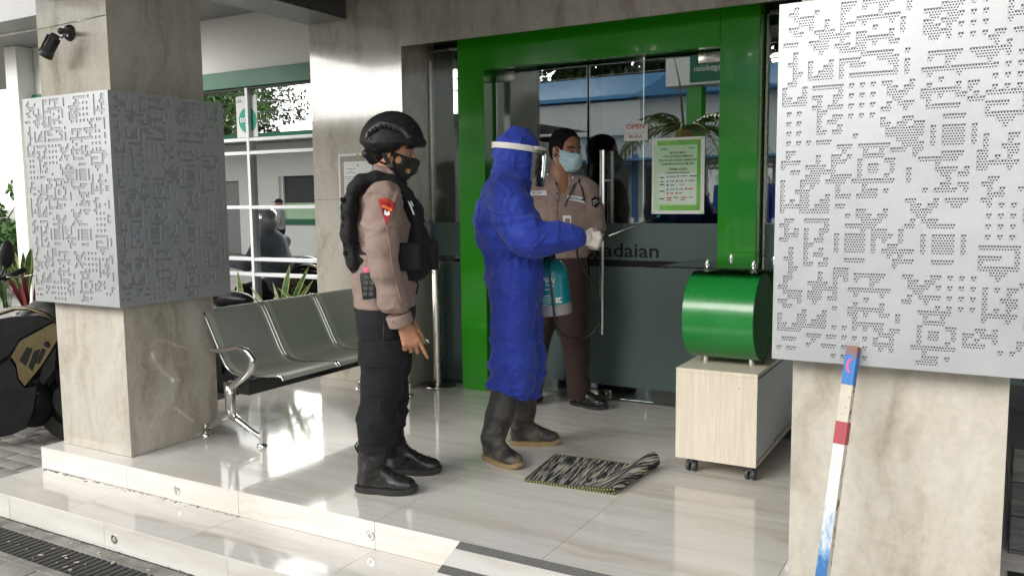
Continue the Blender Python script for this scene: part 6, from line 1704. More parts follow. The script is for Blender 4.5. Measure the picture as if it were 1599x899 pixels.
for H_, T2 in ((BNH, BNT), (BFH, BFT)): s.cone(H_ + (T2 - H_) * .25 + UPV * .045, H_ + (T2 - H_) * .75 + UPV * .038, .022, .020, .02)
gw = V(907, 371, -.158); gd = V(940, 376, -.15) - gw
hand_prims(s, gw, gd, -E2 + UPV * .35, UPV, ((1.0, 1.2, .7), (1.15, 1.3, .8), (1.2, 1.35, .8), (1.25, 1.35, .8)), .06, .94, (.75, .25, -.7))
gw2 = V(824, 407, .20); hand_prims(s, gw2, V(829, 425, .20) - gw2, E2, UPV, 1.2, .05, .9)
body_b = s.build('body', M['skin_dark'], blu, .0055, 1)
head_parts(body_b, TB, fb)
mk = head_b.grow(.006); mk.cut(TB(.085, 0, -.012), unit(UPV + fb * .3), .004); mk.cut(TB(.012, 0, -.04), -fb, .004)
mk.build('face_mask', M['maskblack'], blu, .0052, 1)
g_ = SDF()
hand_prims(g_, gw, gd, -E2 + UPV * .35, UPV, ((1.0, 1.2, .7), (1.15, 1.3, .8), (1.2, 1.35, .8), (1.25, 1.35, .8)), .06, .94, (.75, .25, -.7), grow=.0038)
g_.cone(V(908, 371, -.158), V(916, 371.5, -.157), r(9.5), r(9), .006); g_.cut(V(907, 371, -.158), unit(-gd), .002)
g_.build('glove', M['glove'], blu, .0042, 1, lambda v: .0013 * folds(v, (38, 38, 38), 4))
# coverall: body, sleeves and legs in one garment, hood over the head
cv = SDF()
cv.chain([V(789, 305), V(790, 335), V(796, 364), V(801, 388), V(804, 402)], [r(34), r(43), r(45), r(39), r(33)], .04, E2, 1.16)
cv.chain([V(804, 402), V(802, 424), V(804, 452)], [r(33), r(40), r(40)], .03, E2, 1.16)
cv.chain([V(792, 304, -.135), V(802, 330, -.185), V(815, 360, -.215), V(828, 374, -.232), V(853, 371, -.215), V(878, 370, -.185), V(893, 370, -.168), V(901, 370, -.160)], [r(27), r(27), r(25), r(22), r(18.5), r(17), r(14), r(9)], .04)
cv.chain([V(794, 304, .135), V(806, 340, .185), V(812, 386, .20), V(826, 404, .20)], [r(27), r(26), r(20), r(14)], .04)
cv.chain([V(801, 455, -.07), V(801, 500, -.08), V(801, 540, -.08), V(800, 570, -.07), V(799, 594, -.06), V(798, 614, -.05)], [r(37), r(31), r(29.5), r(32), r(30.5), r(22)], .025)
cv.chain([V(808, 455, .06), V(815, 510, .07), V(818, 560, .08), V(820, 590, .10), V(822, 614, .13)], [r(37), r(31), r(29), r(25), r(17)], .025)
cv.cut(V(797, 611, -.05), unit(-UPV - E1 * .45), .012)
zw = V(804, 401)[2]
def cov_disp(v):
    z = v[:, 2]; waist = np.exp(-((z - zw) / .045) ** 2); hem = 1 - smoothstep(.40, .62, z); up = smoothstep(zw, zw + .1, z)
    ang = np.arctan2((v - V.o) @ E2, (v - V.o) @ E1 + .05)
    gather = np.sin(ang * 24 + 6 * vnoise(v * 7)) * .5
    rel = (v - V(880, 370, -.18)); cuffm = np.exp(-(np.linalg.norm(v - V(899, 370, -.16), axis=1) / .06) ** 2)
    return .0085 * folds(v, (5.5, 5.5, 5), 2) + .0075 * folds(v, (4, 4, 12), 12) + .009 * waist * gather + hem * .013 * folds(v, (7, 7, 15), 21) + .0040 * folds(v, (15, 15, 15), 40) + .003 * cuffm * folds(v, (30, 30, 30), 3) + .003 * up * folds(v, (10, 3, 5), 50) + .012 * crease(np.stack([(v - V.o) @ E1, (v - V.o) @ E2, v[:, 2]], 1), (5, 5, 11), 4, .14) + .010 * crease(v, (9, 9, 9), 34, .14) + hem * .010 * crease(v, (6, 6, 17), 64, .25)
cov = cv.build('coverall', M['coverall'], blu, .0058, 1, cov_disp)
hd_ = SDF(); Ab = [E1, E2, UPV]
hd_.ell(V(808, 239), (r(31.5), .100, r(35)), Ab, .03); hd_.ell(V(801, 246), (r(26), .100, r(33)), Ab, .04)
hd_.chain([V(803, 262), V(797, 288), V(792, 304)], [r(25), r(30), r(34)], .04, E2, 1.1)
hd_.chain([V(815, 262), V(813, 285)], [r(16), r(16)], .03, E2, 1.4)
hd_.cut(V(832.5, 250), unit(E1 * .98 - UPV * .12), .008)
hd_.cut(V(795, 318), -UPV, .01)
hd_.ell(V(812, 226), (r(24), .088, r(20)), Ab, .04)
hood = hd_.build('hood', M['coverall'], cov, .005, 1, lambda v: .0030 * folds(v, (8, 8, 8), 6) + .0040 * folds(v, (6, 6, 20), 16) + .0025 * folds(v, (24, 24, 12), 3) + .007 * crease(v, (9, 9, 16), 5, .2))
MB().tube([TB(.062, q, z) for q, z in ((-.02, .098), (-.055, .06), (-.068, 0), (-.06, -.06), (-.03, -.11))], .004, 8).build('hood_edge', M['coverall'], hood, True)
# seams
tc = bvh(cov)
def on_c(px, py, o=.0015):
    h, n_ = hit(tc, px, py)
    if h is None: h = near(tc, px, py)
    return h + unit(CAM - h) * o
for run in (((800, 412), (797, 440), (793, 470), (790, 500), (789, 530), (788, 560), (786, 585)), ((790, 300), (783, 315), (781, 335), (786, 355), (795, 372), (806, 384)), ((812, 385), (835, 386), (860, 382), (885, 378))):
    pts = [on_c(a[0] * (1 - t) + b_[0] * t, a[1] * (1 - t) + b_[1] * t) for a, b_ in zip(run[:-1], run[1:]) for t in (0, .25, .5, .75)]
    MB().tube(pts, .0022, 6).build('seam', M['coverall'], cov, True)
# face shield
vz = MB(); band = []
ta = np.array([TB(math.cos(a) * .131 - .010, math.sin(a) * .124, .047 + .012 * (-math.cos(a))) for a in np.linspace(0, 2 * PI, 40)])
th2 = bvh(hood)
bb = MB(); n = len(ta); vs = []
for p in ta: vs += [p - UPV * .014, p + UPV * .014]
ta2 = [p + unit((p - TB(0, 0, .05)) * [1, 1, 0]) * .004 for p in ta]
for p in ta2: vs += [p - UPV * .014, p + UPV * .014]
fs = []
for i in range(n - 1):
    a, b2 = 2 * i, 2 * (i + 1); c, d2 = 2 * n + 2 * i, 2 * n + 2 * (i + 1)
    fs += [(c, d2, d2 + 1, c + 1), (a, a + 1, b2 + 1, b2), (a, b2, d2, c), (a + 1, c + 1, d2 + 1, b2 + 1)]
shield = bb.add(vs, fs).build('face_shield', M['whiteband'], blu, 40)
MB().add(*(lambda A_, B_, k: ([*A_, *B_], [(i, i + 1, k + i + 1, k + i) for i in range(k - 1)]))(
    [TB(math.cos(a) * .150 - .004, math.sin(a) * .134, .050) for a in np.linspace(-1.15, 1.15, 26)], [TB(math.cos(a) * .150 - .008, math.sin(a) * .134 * (.92), -.150 + .03 * abs(a / 1.15) ** 3) for a in np.linspace(-1.15, 1.15, 26)], 26)).build('visor', M['visor'], shield, True)
fm = MB(); fm.tube([TB(math.cos(a) * .140 - .004, math.sin(a) * .126, .045) for a in np.linspace(-1.0, 1.0, 18)], .0105, 10); fm.build('foam_strip', M['whiteband'], shield, True)
for H_, T2, top, rt, rm in ((BNH, BNT, V(795, 596, -.05), 24, 20), (BFH, BFT, V(820, 602, .13), 22, 19)):
    bs = SDF(); d, l, L = shoe_prims(bs, H_, T2, .10, .048)
    ank = H_ + d * .058 + UPV * .11
    sb_ = SDF(); sb_.chain([ank, ank * .6 + top * .4 + UPV * .0, top], [r(18.5), r(rm), r(rt)], .03); sb_.p += bs.p
    boot = sb_.build('rubber_boot', M['wellie'], blu, .0055, 1, lambda v: .0022 * folds(v, (7, 7, 14), 6) * np.exp(-((v[:, 2] - .14) / .08) ** 2) + .0008 * folds(v, (30, 30, 30), 1))
    sole(boot, H_ - d * .006, T2 + d * .005, .112, .0, .022, M['welliesole'])
    a_ = unit(top - ank); ctr = ank + (top - ank) * .42
    MB().lathe([(r(rm) * .98, -.004), (r(rm) * 1.03, -.004), (r(rm) * 1.03, .004), (r(rm) * .98, .004)], ctr, a_, 26).build('rubber_band', M['wellie'], boot, 40)

# sprayer: tank, strap, hose, lance
tk = thing('sprayer_tank', 'teal and grey pressure sprayer tank slung at the blue worker side', 'sprayer', V(862, 490, .10))
tA, tB = V(867.5, 491, .10), V(858, 404, .10); ax = unit(tB - tA); Lt = np.linalg.norm(tB - tA)
MB().lathe([(0, 0), (r(25), .001), (r(27), .006), (r(27), .058), (r(26.5), .060)], tA, ax, 36).build('base', M['tankgrey'], tk, 40)
tankb = MB().lathe([(r(26.3), .060), (r(26.3), Lt * .70), (r(25), Lt * .80), (r(20), Lt * .92), (r(11), Lt * .99), (r(8), Lt), (0, Lt)], tA, ax, 40).build('tank', M['teal'], tk, 40)
MB().lathe([(r(9), Lt), (r(10), Lt + .004), (r(10), Lt + .022), (r(4), Lt + .026), (r(4), Lt + .05), (0, Lt + .05)], tA, ax, 20).build('pump_cap', M['black'], tk, 40)
MB().tube([tA + ax * (Lt + .045) - E1 * .05, tA + ax * (Lt + .052), tA + ax * (Lt + .045) + E1 * .045], .010, 10).build('pump_grip', M['black'], tk, True)
tt = bvh(tankb)
aT = .10
decal_text('NAN', tt, 857, 437.5, 8.5, 17, M['white'], tk, aT, .001); decal_text('Sprayer', tt, 858.5, 445.5, 3.6, 14, M['white'], tk, aT, .001)
decal_text('5L', tt, 872, 468, 5.5, 7, M['white'], tk, aT, .001)
decal('label_frame', tt, [(867, 465), (877, 464), (877.5, 464.6), (867.6, 465.6), (868.3, 472.3), (878.2, 471), (878.3, 471.8), (868, 473)], M['white'], tk, .001, 2)
for k, (y, x0, x1) in enumerate(((452, 851, 861), (462, 847, 862), (465.5, 847, 861), (469, 847, 863), (472.5, 847, 860), (476, 847, 856))):
    decal('label_line', tt, [(x0, y), (x1, y - 1.0), (x1, y - .1), (x0, y + .9)], M['white'], tk, .001, 2)
MB().tube([V(866, 402, .08), V(850, 375, .0), V(838, 340, -.02), V(826, 318, -.02)], .008, 8, flat=.3).build('strap', M['vest'], tk, True)
hp = [V(861, 404, .06), V(858, 412, .0), V(858.5, 430, -.01), V(861, 455, -.01), V(864, 480, -.01), V(867, 502, .0), V(873, 516, .02), V(884, 525, .05), V(902, 528.5, .10), V(919, 524, .12), V(931, 513, .12), V(937, 496, .10), V(937, 474, .06), V(930, 452, .0), V(918, 432, -.06), V(908, 415, -.10), V(902, 400, -.13), V(902, 388, -.145), V(911, 381, -.15), V(922, 379, -.15)]
hose = MB().tube(smooth_path(np.array(hp), 4), .0052, 8).build('hose', M['hose'], tk, True)
lance = thing('spray_lance', 'thin grey spray lance held in the gloved hand, aimed at the glass door', 'spray lance', V(930, 377, -.15))
la, lb2, lc = V(922, 380, -.15), V(950, 368.5, -.135), V(1026, 338.5, .02)
MB().tube([la, lb2], [.011, .009], 10).build('trigger_grip', M['black'], lance, True)
MB().tube([lb2, lc], .0038, 8).build('tube', M['steel'], lance, True)
MB().tube([lc, lc + unit(lc - lb2) * .022], [.0065, .004], 10).build('nozzle', M['teal'], lance, True)

# ------------------------------------------------ the security guard
V = View(-2.30, 4.62); E1, E2, r = V.e1, V.e2, V.r
gua = thing('person', 'security guard in grey brown shirt and blue surgical mask, standing at the glass door', 'person', (-2.30, 4.62, 0))
fg = unit(E1 * .63 - E2 * .76 - UPV * .10); lg = unit(np.cross(UPV, fg)); ug = unit(np.cross(fg, lg)); Ag = [fg, lg, ug]
s = SDF(); TG = head_prims(s, V(883.5, 236, 0), fg, k=.018, sc=1.03); head_g = SDF(); head_g.p = list(s.p)
s.cone(V(878, 256, .01), V(874, 292, .01), r(16), r(19), .03)
s.chain([V(872, 312), V(872, 350), V(872, 395), V(872, 412)], [r(22), r(24), r(23), r(24)], .05, E1, 1.6)
s.chain([V(916, 302, 0), V(930, 362, .03), V(905, 408, .16)], [r(13.5), r(10.5), r(7)], .03)
s.chain([V(829, 302, 0), V(819, 362, .0), V(826, 420, -.03)], [r(13.5), r(10.5), r(7)], .03)
gwl = V(904, 410, .16); hand_prims(s, gwl, V(885, 418, .17) - gwl, E2, -UPV, .4, .1, .95)
gwr = V(826, 421, -.03); hand_prims(s, gwr, V(828, 440, -.04) - gwr, -E1, -E2, .45, .1, .95)
GLH, GLT, GRH, GRT = np.array([-2.262, 4.742, 0]), np.array([-2.000, 4.690, 0]), np.array([-2.505, 4.78, 0]), np.array([-2.560, 4.53, 0])
s.chain([V(889, 415), V(894, 510), GLH + [.06, 0, .10]], [r(20), r(14), r(9.5)], .03)
s.chain([V(856, 415), V(838, 512), GRH + [0, -.06, .10]], [r(20), r(14), r(9.5)], .03)
for H_, T2 in ((GLH, GLT), (GRH, GRT)): s.cone(H_ + (T2 - H_) * .2 + UPV * .05, H_ + (T2 - H_) * .8 + UPV * .035, .030, .025, .02)
body_g = s.build('body', M['skin_dark'], gua, .0048, 1)
head_parts(body_g, TG, fg)
hr = SDF(); hr.ell(TG(-.016, 0, .036), (.108, .087, .1005), Ag, .02); hr.ell(TG(-.045, 0, -.02), (.060, .073, .052), Ag, .02)
hr.ell(TG(.122, 0, .006), (.096, .110, .104), Ag, .008, 's'); hr.ell(TG(.01, -.085, -.022), (.040, .030, .05), Ag, .006, 's'); hr.ell(TG(.01, .085, -.022), (.040, .030, .05), Ag, .006, 's'); hr.cut(TG(0, 0, -.058), -ug, .006)
hr.build('hair', M['hair'], gua, .005, 1, lambda v: .0012 * vnoise(v * 160))
mk = head_g.grow(.0055); mk.cut(TG(.09, 0, -.010), unit(ug + fg * .22), .004); mk.cut(TG(.026, 0, -.04), unit(-fg), .004); mk.ell(TG(.098, 0, -.055), (.022, .034, .046), Ag, .03)
mk.cut(TG(.09, 0, -.010), unit(ug + fg * .22), .004); mk.cut(TG(.026, 0, -.04), unit(-fg), .004)
gm_ = mk.build('surgical_mask', M['maskblue'], gua, .0042, 1, lambda v: .0012 * np.sin(((v - TG(0, 0, 0)) @ ug) * 420))
for q in (-1, 1):
    for z0, z1 in ((-.022, .012), (-.088, -.030)):
        MB().tube([TG(.030, q * .070, z0), TG(.010, q * .081, (z0 + z1) / 2), TG(-.010, q * .089, z1)], .0019, 6).build('ear_loop', M['white'], gm_, True)
sh = SDF()
sh.chain([V(917, 300, 0), V(925, 330, .015), V(929.5, 357, .028)], [r(16.5), r(16.5), r(16.5)], .03)
sh.chain([V(828, 300, 0), V(822, 330, 0), V(819, 358, 0)], [r(16.5), r(16.5), r(16.5)], .03)
sh.cut(V(931, 361, .03), unit(-UPV + E1 * .12), .004)
sh.chain([V(872, 306, .01), V(872, 335), V(872, 370), V(873, 396)], [r(24), r(28.5), r(29), r(28)], .05, E1, 1.55)
sh.cone(V(838, 295, .01), V(907, 293, .01), r(17), r(17), .03); sh.cone(V(856, 286, .01), V(893, 285, .01), r(13), r(13), .03)
sh.cone(V(879, 277, .01), V(874, 296, .01), r(18), r(23), .02)
sh.ell(V(879, 276, -.06), (r(9), .06, r(24)), [E1, E2, UPV], .01, 's')
sh.cut(V(872, 402), -UPV, .004)
def gs_disp(v):
    return .0048 * folds(v, (7, 7, 5), 3) + .0040 * folds(v, (5, 5, 13), 9) + .0020 * folds(v, (18, 18, 14), 5) + .006 * crease(v, (8, 8, 9), 6, .2) + .005 * crease(v, (10, 10, 16), 46, .2)
gsh = sh.build('shirt', M['shirt_guard'], gua, .0056, 1, gs_disp)
tg = bvh(gsh)
def on_s(px, py, o=.004):
    h, n_ = hit(tg, px, py)
    if h is None: h = near(tg, px, py)
    return h + unit(CAM - h) * o
for pts in (((860, 262), (858, 270), (863, 281), (872, 294), (866, 289), (857, 279), (853, 270)), ((893, 276), (900, 272), (906, 278), (898, 287), (888, 291), (876, 296), (884, 287))):
    decal('collar', tg, pts, M['shirt_guard'], gsh, .010, 4)
decal('undershirt', tg, [(866, 284), (873, 287), (883, 286), (880, 291), (874, 298)], M['letters'], gsh, .006, 3)
MB().tube([on_s(x, y, .003) for x, y in ((873, 297), (871, 310), (869.5, 330), (868.5, 350), (868, 370), (868, 388))], .0022, 6).build('placket', M['shirt_guard'], gsh, True)
for y in (302, 313.5, 333.5, 352, 372): MB().sphere(on_s(870, y, .003), .0048, 10, 8).build('button', M['trouser_brown'], gsh, True)
decal('name_tape', tg, [(886, 304.5), (898, 306), (913, 309), (912.5, 316.5), (898, 314), (885.5, 312)], M['bar'], gsh, .003, 4)
decal_text('SATPAM', tg, 899.3, 310.4, 4.6, 24, M['navy'], gsh, .14, .0045)
decal('name_tape', tg, [(828, 298), (853, 298), (853, 304.5), (828, 305)], M['bar'], gsh, .003, 4)
decal_text('SECURITY', tg, 841, 301.4, 3.6, 21, M['navy'], gsh, 0, .0045)
for pts in (((885.5, 315), (912, 318), (911.5, 328), (905, 331), (886, 324)), ((829, 306), (853, 307), (854.5, 314), (849, 320.5), (830, 320))):
    decal('pocket_flap', tg, pts, M['shirt_guard'], gsh, .006, 4)
decal('sleeve_badge', tg, [(923, 311), (929, 306.5), (936, 309.5), (936, 319), (931, 325), (925, 321)], M['letters'], gsh, .003, 4)
decal_text('BKN', tg, 929, 313.2, 2.4, 7, M['white'], gsh, -.5, .0045); decal_text('SECURITY', tg, 931, 316.3, 2.0, 10, M['white'], gsh, -.5, .0045)
idc = decal('id_card', tg, [(878.5, 336.5), (891.5, 336.5), (893, 357), (880, 357)], M['white'], gsh, .006, 3)
decal('id_photo', tg, [(882, 341), (889.5, 341), (890, 349), (882.5, 349)], M['print_grey'], idc, .0075, 2); decal('id_face', tg, [(884, 343), (887.5, 343), (887.5, 347), (884.3, 347)], M['skin'], idc, .0085, 2); decal('id_tie', tg, [(885.7, 349.5), (887, 349.5), (887, 352.5), (885.7, 352.5)], M['letters'], idc, .0085, 2)
for pts, w in ((((901, 277), (897, 290), (890, 304), (884, 316), (882, 322)), .0045), (((904, 280), (908, 292), (911, 303), (912, 314)), .0075)):
    MB().tube([on_s(x, y, .006) for x, y in pts], w, 8, flat=.5).build('lanyard', M['black'], gsh, True)
decal('epaulette', tg, [(906, 283), (916, 287), (924, 293), (920, 297), (911, 293), (904, 288)], M['shirt_guard'], gsh, .007, 4)
for x, y in ((853.5, 271.5), (894.5, 277.5)):
    h = on_s(x, y, 0); MB().sphere(h + unit(CAM - h) * .013, .007, 10, 8).build('collar_pin', M['bar'], gsh, True)
bl = SDF(); bl.chain([V(873, 396), V(873, 404)], [r(27), r(27)], .01, E1, 1.55); bl.cut(V(872, 393), UPV, .003); bl.cut(V(872, 406), -UPV, .003); bl.build('belt', M['leather'], gua, .006, 1)
tr = SDF()
tr.chain([V(873, 402), V(873, 425)], [r(26), r(25)], .03, E1, 1.55)
tr.chain([V(888, 420, -.01), V(892, 460, -.01), V(894, 505, 0), V(900, 560, .02), V(903, 600, .04), V(903.5, 614, .04)], [r(26.5), r(26), r(23.5), r(18.5), r(16.5), r(16)], .035)
tr.chain([V(856, 420, -.01), V(844, 500, -.01), V(830, 590, .03), V(826, 616, .06)], [r(26.5), r(21), r(17), r(16)], .035)
tr.cut(V(873, 402), UPV, .004); tr.cut(V(900, 619.5, .04), -UPV, .004)
tr.build('trousers', M['trouser_brown'], gua, .0072, 1, lambda v: .005 * folds(v, (6, 6, 3), 1) + .004 * folds(v, (5, 5, 12), 8) + .004 * (1 - smoothstep(.1, .3, v[:, 2])) * folds(v, (9, 9, 20), 3))
for H_, T2 in ((GLH, GLT), (GRH, GRT)):
    bs = SDF(); d, l, L = shoe_prims(bs, H_, T2, .085, .043)
    b_ = bs.build('shoe', M['leather'], gua, .005, 1, lambda v: .0008 * folds(v, (22, 22, 30), 6))
    sole(b_, H_ - d * .004, T2 + d * .003, .100, 0, .018, M['bootsole'])
    MB().tube([H_ + d * .15 - l * .043 + UPV * .05, H_ + d * .155 - l * .02 + UPV * .078, H_ + d * .155 + l * .02 + UPV * .078, H_ + d * .15 + l * .043 + UPV * .05], .005, 8).build('shoe_strap', M['leather'], b_, True)

# ================================================================== WHAT STANDS BEHIND THE CAMERA (seen mirrored in the glass)
mo = motorcycle()
mo.location = BIKE_AT; mo.rotation_euler = (0, 0, BIKE_YAW)
mo2 = copy_tree(mo); mo2['label'] = 'black motorcycle under the helmeted rider, behind the bench and mirrored in the grid window'
mo2.location = (-6.25, 4.48, GZ); mo2.rotation_euler = (0, 0, math.radians(175))
def simple_person(lab, x, y, fwd, top, legs, skin, pose='stand', helmet=None, hat=None, h=1.66, hs_=.012):
    t = thing('person', lab, 'person', (x, y, GZ)); O = np.array([x, y, GZ]); f = unit([fwd[0], fwd[1], 0]); l = np.cross(UPV, f); k = h / 1.70
    L = lambda a, b, c: O + (f * a + l * b + UPV * c) * k
    s = SDF(); c = SDF(); tr = SDF()
    if pose == 'stand':
        hd = L(.02, 0, 1.56); T = head_prims(s, hd, f, sc=k)
        s.cone(L(0, 0, 1.48), L(0, 0, 1.38), .055, .06, .03); s.chain([L(0, 0, 1.32), L(0, 0, 1.1), L(0, 0, .92)], [.10, .10, .11], .05, l, 1.5)
        arms = [[L(0, q * .19, 1.36), L(-.03, q * .25, 1.08), L(.12, q * .20, .88)] for q in (-1, 1)]
        lg = [[L(0, q * .09, .9), L(.02, q * .10, .48), L(-.02, q * .11, .06)] for q in (-1, 1)]
        c.chain([L(0, 0, 1.34), L(0, 0, 1.1), L(0, 0, .90)], [.115, .12, .125], .05, l, 1.5); c.cut(L(0, 0, .88), -UPV)
        for a in arms: c.chain([a[0], a[0] * .4 + a[1] * .6], [.068, .064], .03)
        tr.chain([L(0, 0, .94), L(0, 0, .86)], [.12, .12], .04, l, 1.35)
        for q in lg: tr.chain(q, [.095, .072, .058], .04)
        tr.cut(L(0, 0, .95), UPV)
    else:
        hd = L(.10, 0, 1.33); T = head_prims(s, hd, f, sc=k)
        s.cone(L(.07, 0, 1.25), L(.02, 0, 1.15), .055, .06, .03); s.chain([L(.0, 0, 1.10), L(-.06, 0, .85), L(-.10, 0, .68)], [.10, .10, .11], .05, l, 1.5)
        arms = [[L(.02, q * .19, 1.13), L(.16, q * .25, .90), L(.42, q * .22, .92)] for q in (-1, 1)]
        lg = [[L(-.08, q * .10, .68), L(.30, q * .17, .60), L(.20, q * .20, .10)] for q in (-1, 1)]
        c.chain([L(.02, 0, 1.12), L(-.05, 0, .88), L(-.10, 0, .68)], [.125, .135, .135], .05, l, 1.5)
        for a in arms: c.chain(a, [.075, .064, .045], .03)
        c.cone(L(.05, 0, 1.20), L(.0, 0, 1.14), .095, .11, .03)
        tr.chain([L(-.10, 0, .70), L(-.05, 0, .66)], [.13, .13], .04, l, 1.3)
        for q in lg: tr.chain(q, [.10, .078, .058], .04)
    for a in arms:
        s.chain(a, [.05, .042, .03], .03); hand_prims(s, a[2], a[2] - a[1], np.cross(a[2] - a[1], l) + .01, UPV, .6, .1, .95)
    for q in lg:
        s.chain(q, [.07, .055, .04], .03); s.cone(q[2], q[2] + f * .15 - UPV * .03, .035, .03, .02)
    b = s.build('body', M['skin_dark'], t, .010, 1)
    c.build('top', M[top], t, hs_, 1, lambda v: .004 * folds(v, (7, 7, 10), 3)); tr.build('trousers', M[legs], t, hs_, 1, lambda v: .004 * folds(v, (7, 7, 8), 9))
    for q in lg:
        sh_ = SDF(); d0 = q[2] * [1, 1, 0] + UPV * 0; sh_.cone(q[2] - f * .04 - UPV * .03, q[2] + f * .16 - UPV * .03, .042, .036, .02); sh_.build('shoe', M['bootblack'], t, .010, 1)
    hc_ = hd + UPV * .03
    if helmet:
        e = SDF(); e.ell(hc_, (.150, .128, .150), [f, l, UPV], .02); e.ell(hc_ + f * .04 - UPV * .09, (.115, .105, .07), [f, l, UPV], .05); e.ell(hc_ + f * .15 - UPV * .02, (.07, .10, .055), [f, l, UPV], .01, 's'); e.cut(hc_ - UPV * .15, -UPV)
        ho = e.build('helmet', M[helmet], t, .010, 1)
        e = SDF(); e.ell(hc_ + f * .005, (.150, .120, .100), [f, l, UPV], .02); e.cut(hc_ + f * .075, -f); e.cut(hc_ + UPV * .035, UPV); e.cut(hc_ - UPV * .07, -UPV); e.build('helmet_visor', M['blackgloss'], ho, .010, 1)
    if hat:
        e = SDF(); e.ell(hc_ + UPV * .02, (.108, .088, .095), [f, l, UPV], .02); e.cut(hc_ + UPV * .01, -UPV); e.rbox(hc_ + f * .13 + UPV * .02, (.055, .065, .006), [f, l, UPV], .005); e.build('cap', M[hat], t, .010, 1)
    else:
        pass
    return t
simple_person('motorcycle rider in silver helmet and grey jacket, mirrored in the grid window', -6.58, 4.53, (-1, .1), 'jacket', 'trouser_black', 'skin', 'sit', 'silver')
simple_person('man in grey tee shirt and dark cap, mirrored in the grid window', -15.9, -4.95, (-.8, .5), 'tee', 'trouser_black', 'skin', 'stand', None, 'letters', 1.62)
# office wing across the yard
ow = thing('office_wing', 'white office wing with green edged canopy, window and door, mirrored in the grid window', 'building', (-18, -8, GZ))
YO = -7.0
box('wall', M['wall'], ow, -26, -20.62, YO - .3, YO, GZ, 3.01); box('wall', M['wall'], ow, -19.55, -17.95, YO - .3, YO, GZ, 3.01); box('wall', M['wall'], ow, -17.95, -12.5, YO - .3, YO, GZ, .80); box('wall', M['wall'], ow, -17.95, -12.5, YO - .3, YO, 2.05, 3.01); box('wall', M['wall'], ow, -20.62, -19.55, YO - .3, YO, 1.95, 3.01); box('wall', M['wall'], ow, -12.5, -10, YO - .3, YO, GZ, 3.01)
box('room_back', M['dark'], ow, -26, -10, YO - 4, YO - 3.9, GZ, 3.01); box('room_floor', M['beam_soffit'], ow, -26, -10, YO - 4, YO - .3, GZ - .01, GZ + .01)
wf = box('window', M['dark'], ow, -17.94, -12.51, YO - .16, YO - .15, .81, 2.04)
for x in (-17.9, -15.3, -12.55): box('window_bar', M['bar'], wf, x - .04, x + .04, YO - .2, YO - .08, .80, 2.05)
box('window_film', M['paper_pale'], wf, -17.85, -12.6, YO - .145, YO - .14, .82, 1.28)
text('pegadaian', .34, (-15.6, YO - .135, 1.07), (-1, 0, 0), (0, 0, 1), M['letters'], wf, width=1.6, bold=.01)
do = box('door', M['beam_soffit'], ow, -20.6, -19.57, YO - .16, YO - .14, GZ, 1.94)
box('door_frame', M['bar'], do, -20.62, -20.55, YO - .17, YO - .05, GZ, 1.95); box('door_frame', M['bar'], do, -19.62, -19.55, YO - .17, YO - .05, GZ, 1.95)
box('green_skirt', M['green_band'], ow, -17.95, -12.5, YO + .002, YO + .04, .66, .80)
box('canopy', M['beam_soffit'], ow, -27, -9.5, YO - .3, YO + 1.6, 3.02, 3.10); box('canopy_edge', M['green_band'], ow, -27, -9.5, YO + 1.60, YO + 1.68, 2.98, 3.12); box('canopy_roof', M['wall'], ow, -27, -9.5, YO - 4.2, YO + 1.59, 3.101, 3.13)
bt2 = copy_tree(bt); bt2['label'] = 'second steel waiting bench by the far office wall, mirrored in the grid window'; bt2.location = (-14.2, -6.2, GZ); bt2.rotation_euler = (0, 0, PI / 2)
bt['group'] = bt2['group'] = 'steel waiting benches'
# trees, street side
for i, (x, y, h, cr) in enumerate(((-27, -11, 8.0, 3.4), (-29.5, -15, 9.0, 3.2), (-17, -26, 10, 4.2), (-11.5, -24, 11, 4.4), (-6.5, -27, 10, 4.4), (-2, -26, 11, 4.8), (4, -26, 10, 4.5), (7.5, -18.0, 5.2, 1.5), (-29, -3, 7, 2.6))):
    tree('street_tree', ['bushy tree beyond the office wing', 'second bushy tree beyond the office wing', 'far tree behind the street houses, leftmost in the row', 'far tree behind the street houses, second in the row', 'far tree behind the blue roofed house', 'far tree behind the street, right of the blue roofed house', 'far tree behind the street, last in the row', 'slim roadside tree far along the road', 'small tree at the yard corner near the office wing'][i] + ', mirrored in the glass', x, y, h, cr, 'trees across the street', 40 + i, M['leaf_dark'] if i % 2 else M['leaf'], .11 if i in (0, 1, 8) else .26, 15000 if i in (0, 1, 8) else 9000, 24, .16, .42)
# blue roofed house across the road
bh = thing('street_house', 'white and blue shop house with blue metal roof across the road, mirrored in the door', 'house', (-9, -18, GZ))
box('wall', M['wall'], bh, -14.5, -5.0, -20.5, -15.5, GZ, 4.4); box('wall', M['white'], bh, -14.3, -9.6, -15.49, -15.2, 3.3, 4.35)
rf = MB(); rf.prism([(-3.0, 0), (3.0, 0), (2.95, .12), (0, 1.15), (-2.95, .12)], (-15, -18, 4.41), (0, 1, 0), (0, 0, 1), (1, 0, 0), 10.6); rf.build('roof', M['blueroof'], bh)
rf = MB()
rf.prism([(-2.2, 0), (2.2, 0), (0, 1.1)], (-7.6, -14.9, 4.42), (1, 0, 0), (0, 0, 1), (0, -1, 0), 3.0); rf.build('roof', M['blueroof'], bh)
for k in range(6): box('window', M['window_glass'], bh, -14.0 + k * 1.5, -13.1 + k * 1.5, -15.49, -15.46, 1.0 if k % 2 else .2, 2.3)
for k in range(7): box('post', M['blueroof'], bh, -14.4 + k * 1.5, -14.25 + k * 1.5, -15.45, -15.3, GZ, 2.69)
box('awning', M['blueroof'], bh, -14.6, -4.9, -15.44, -14.3, 2.45, 2.52)
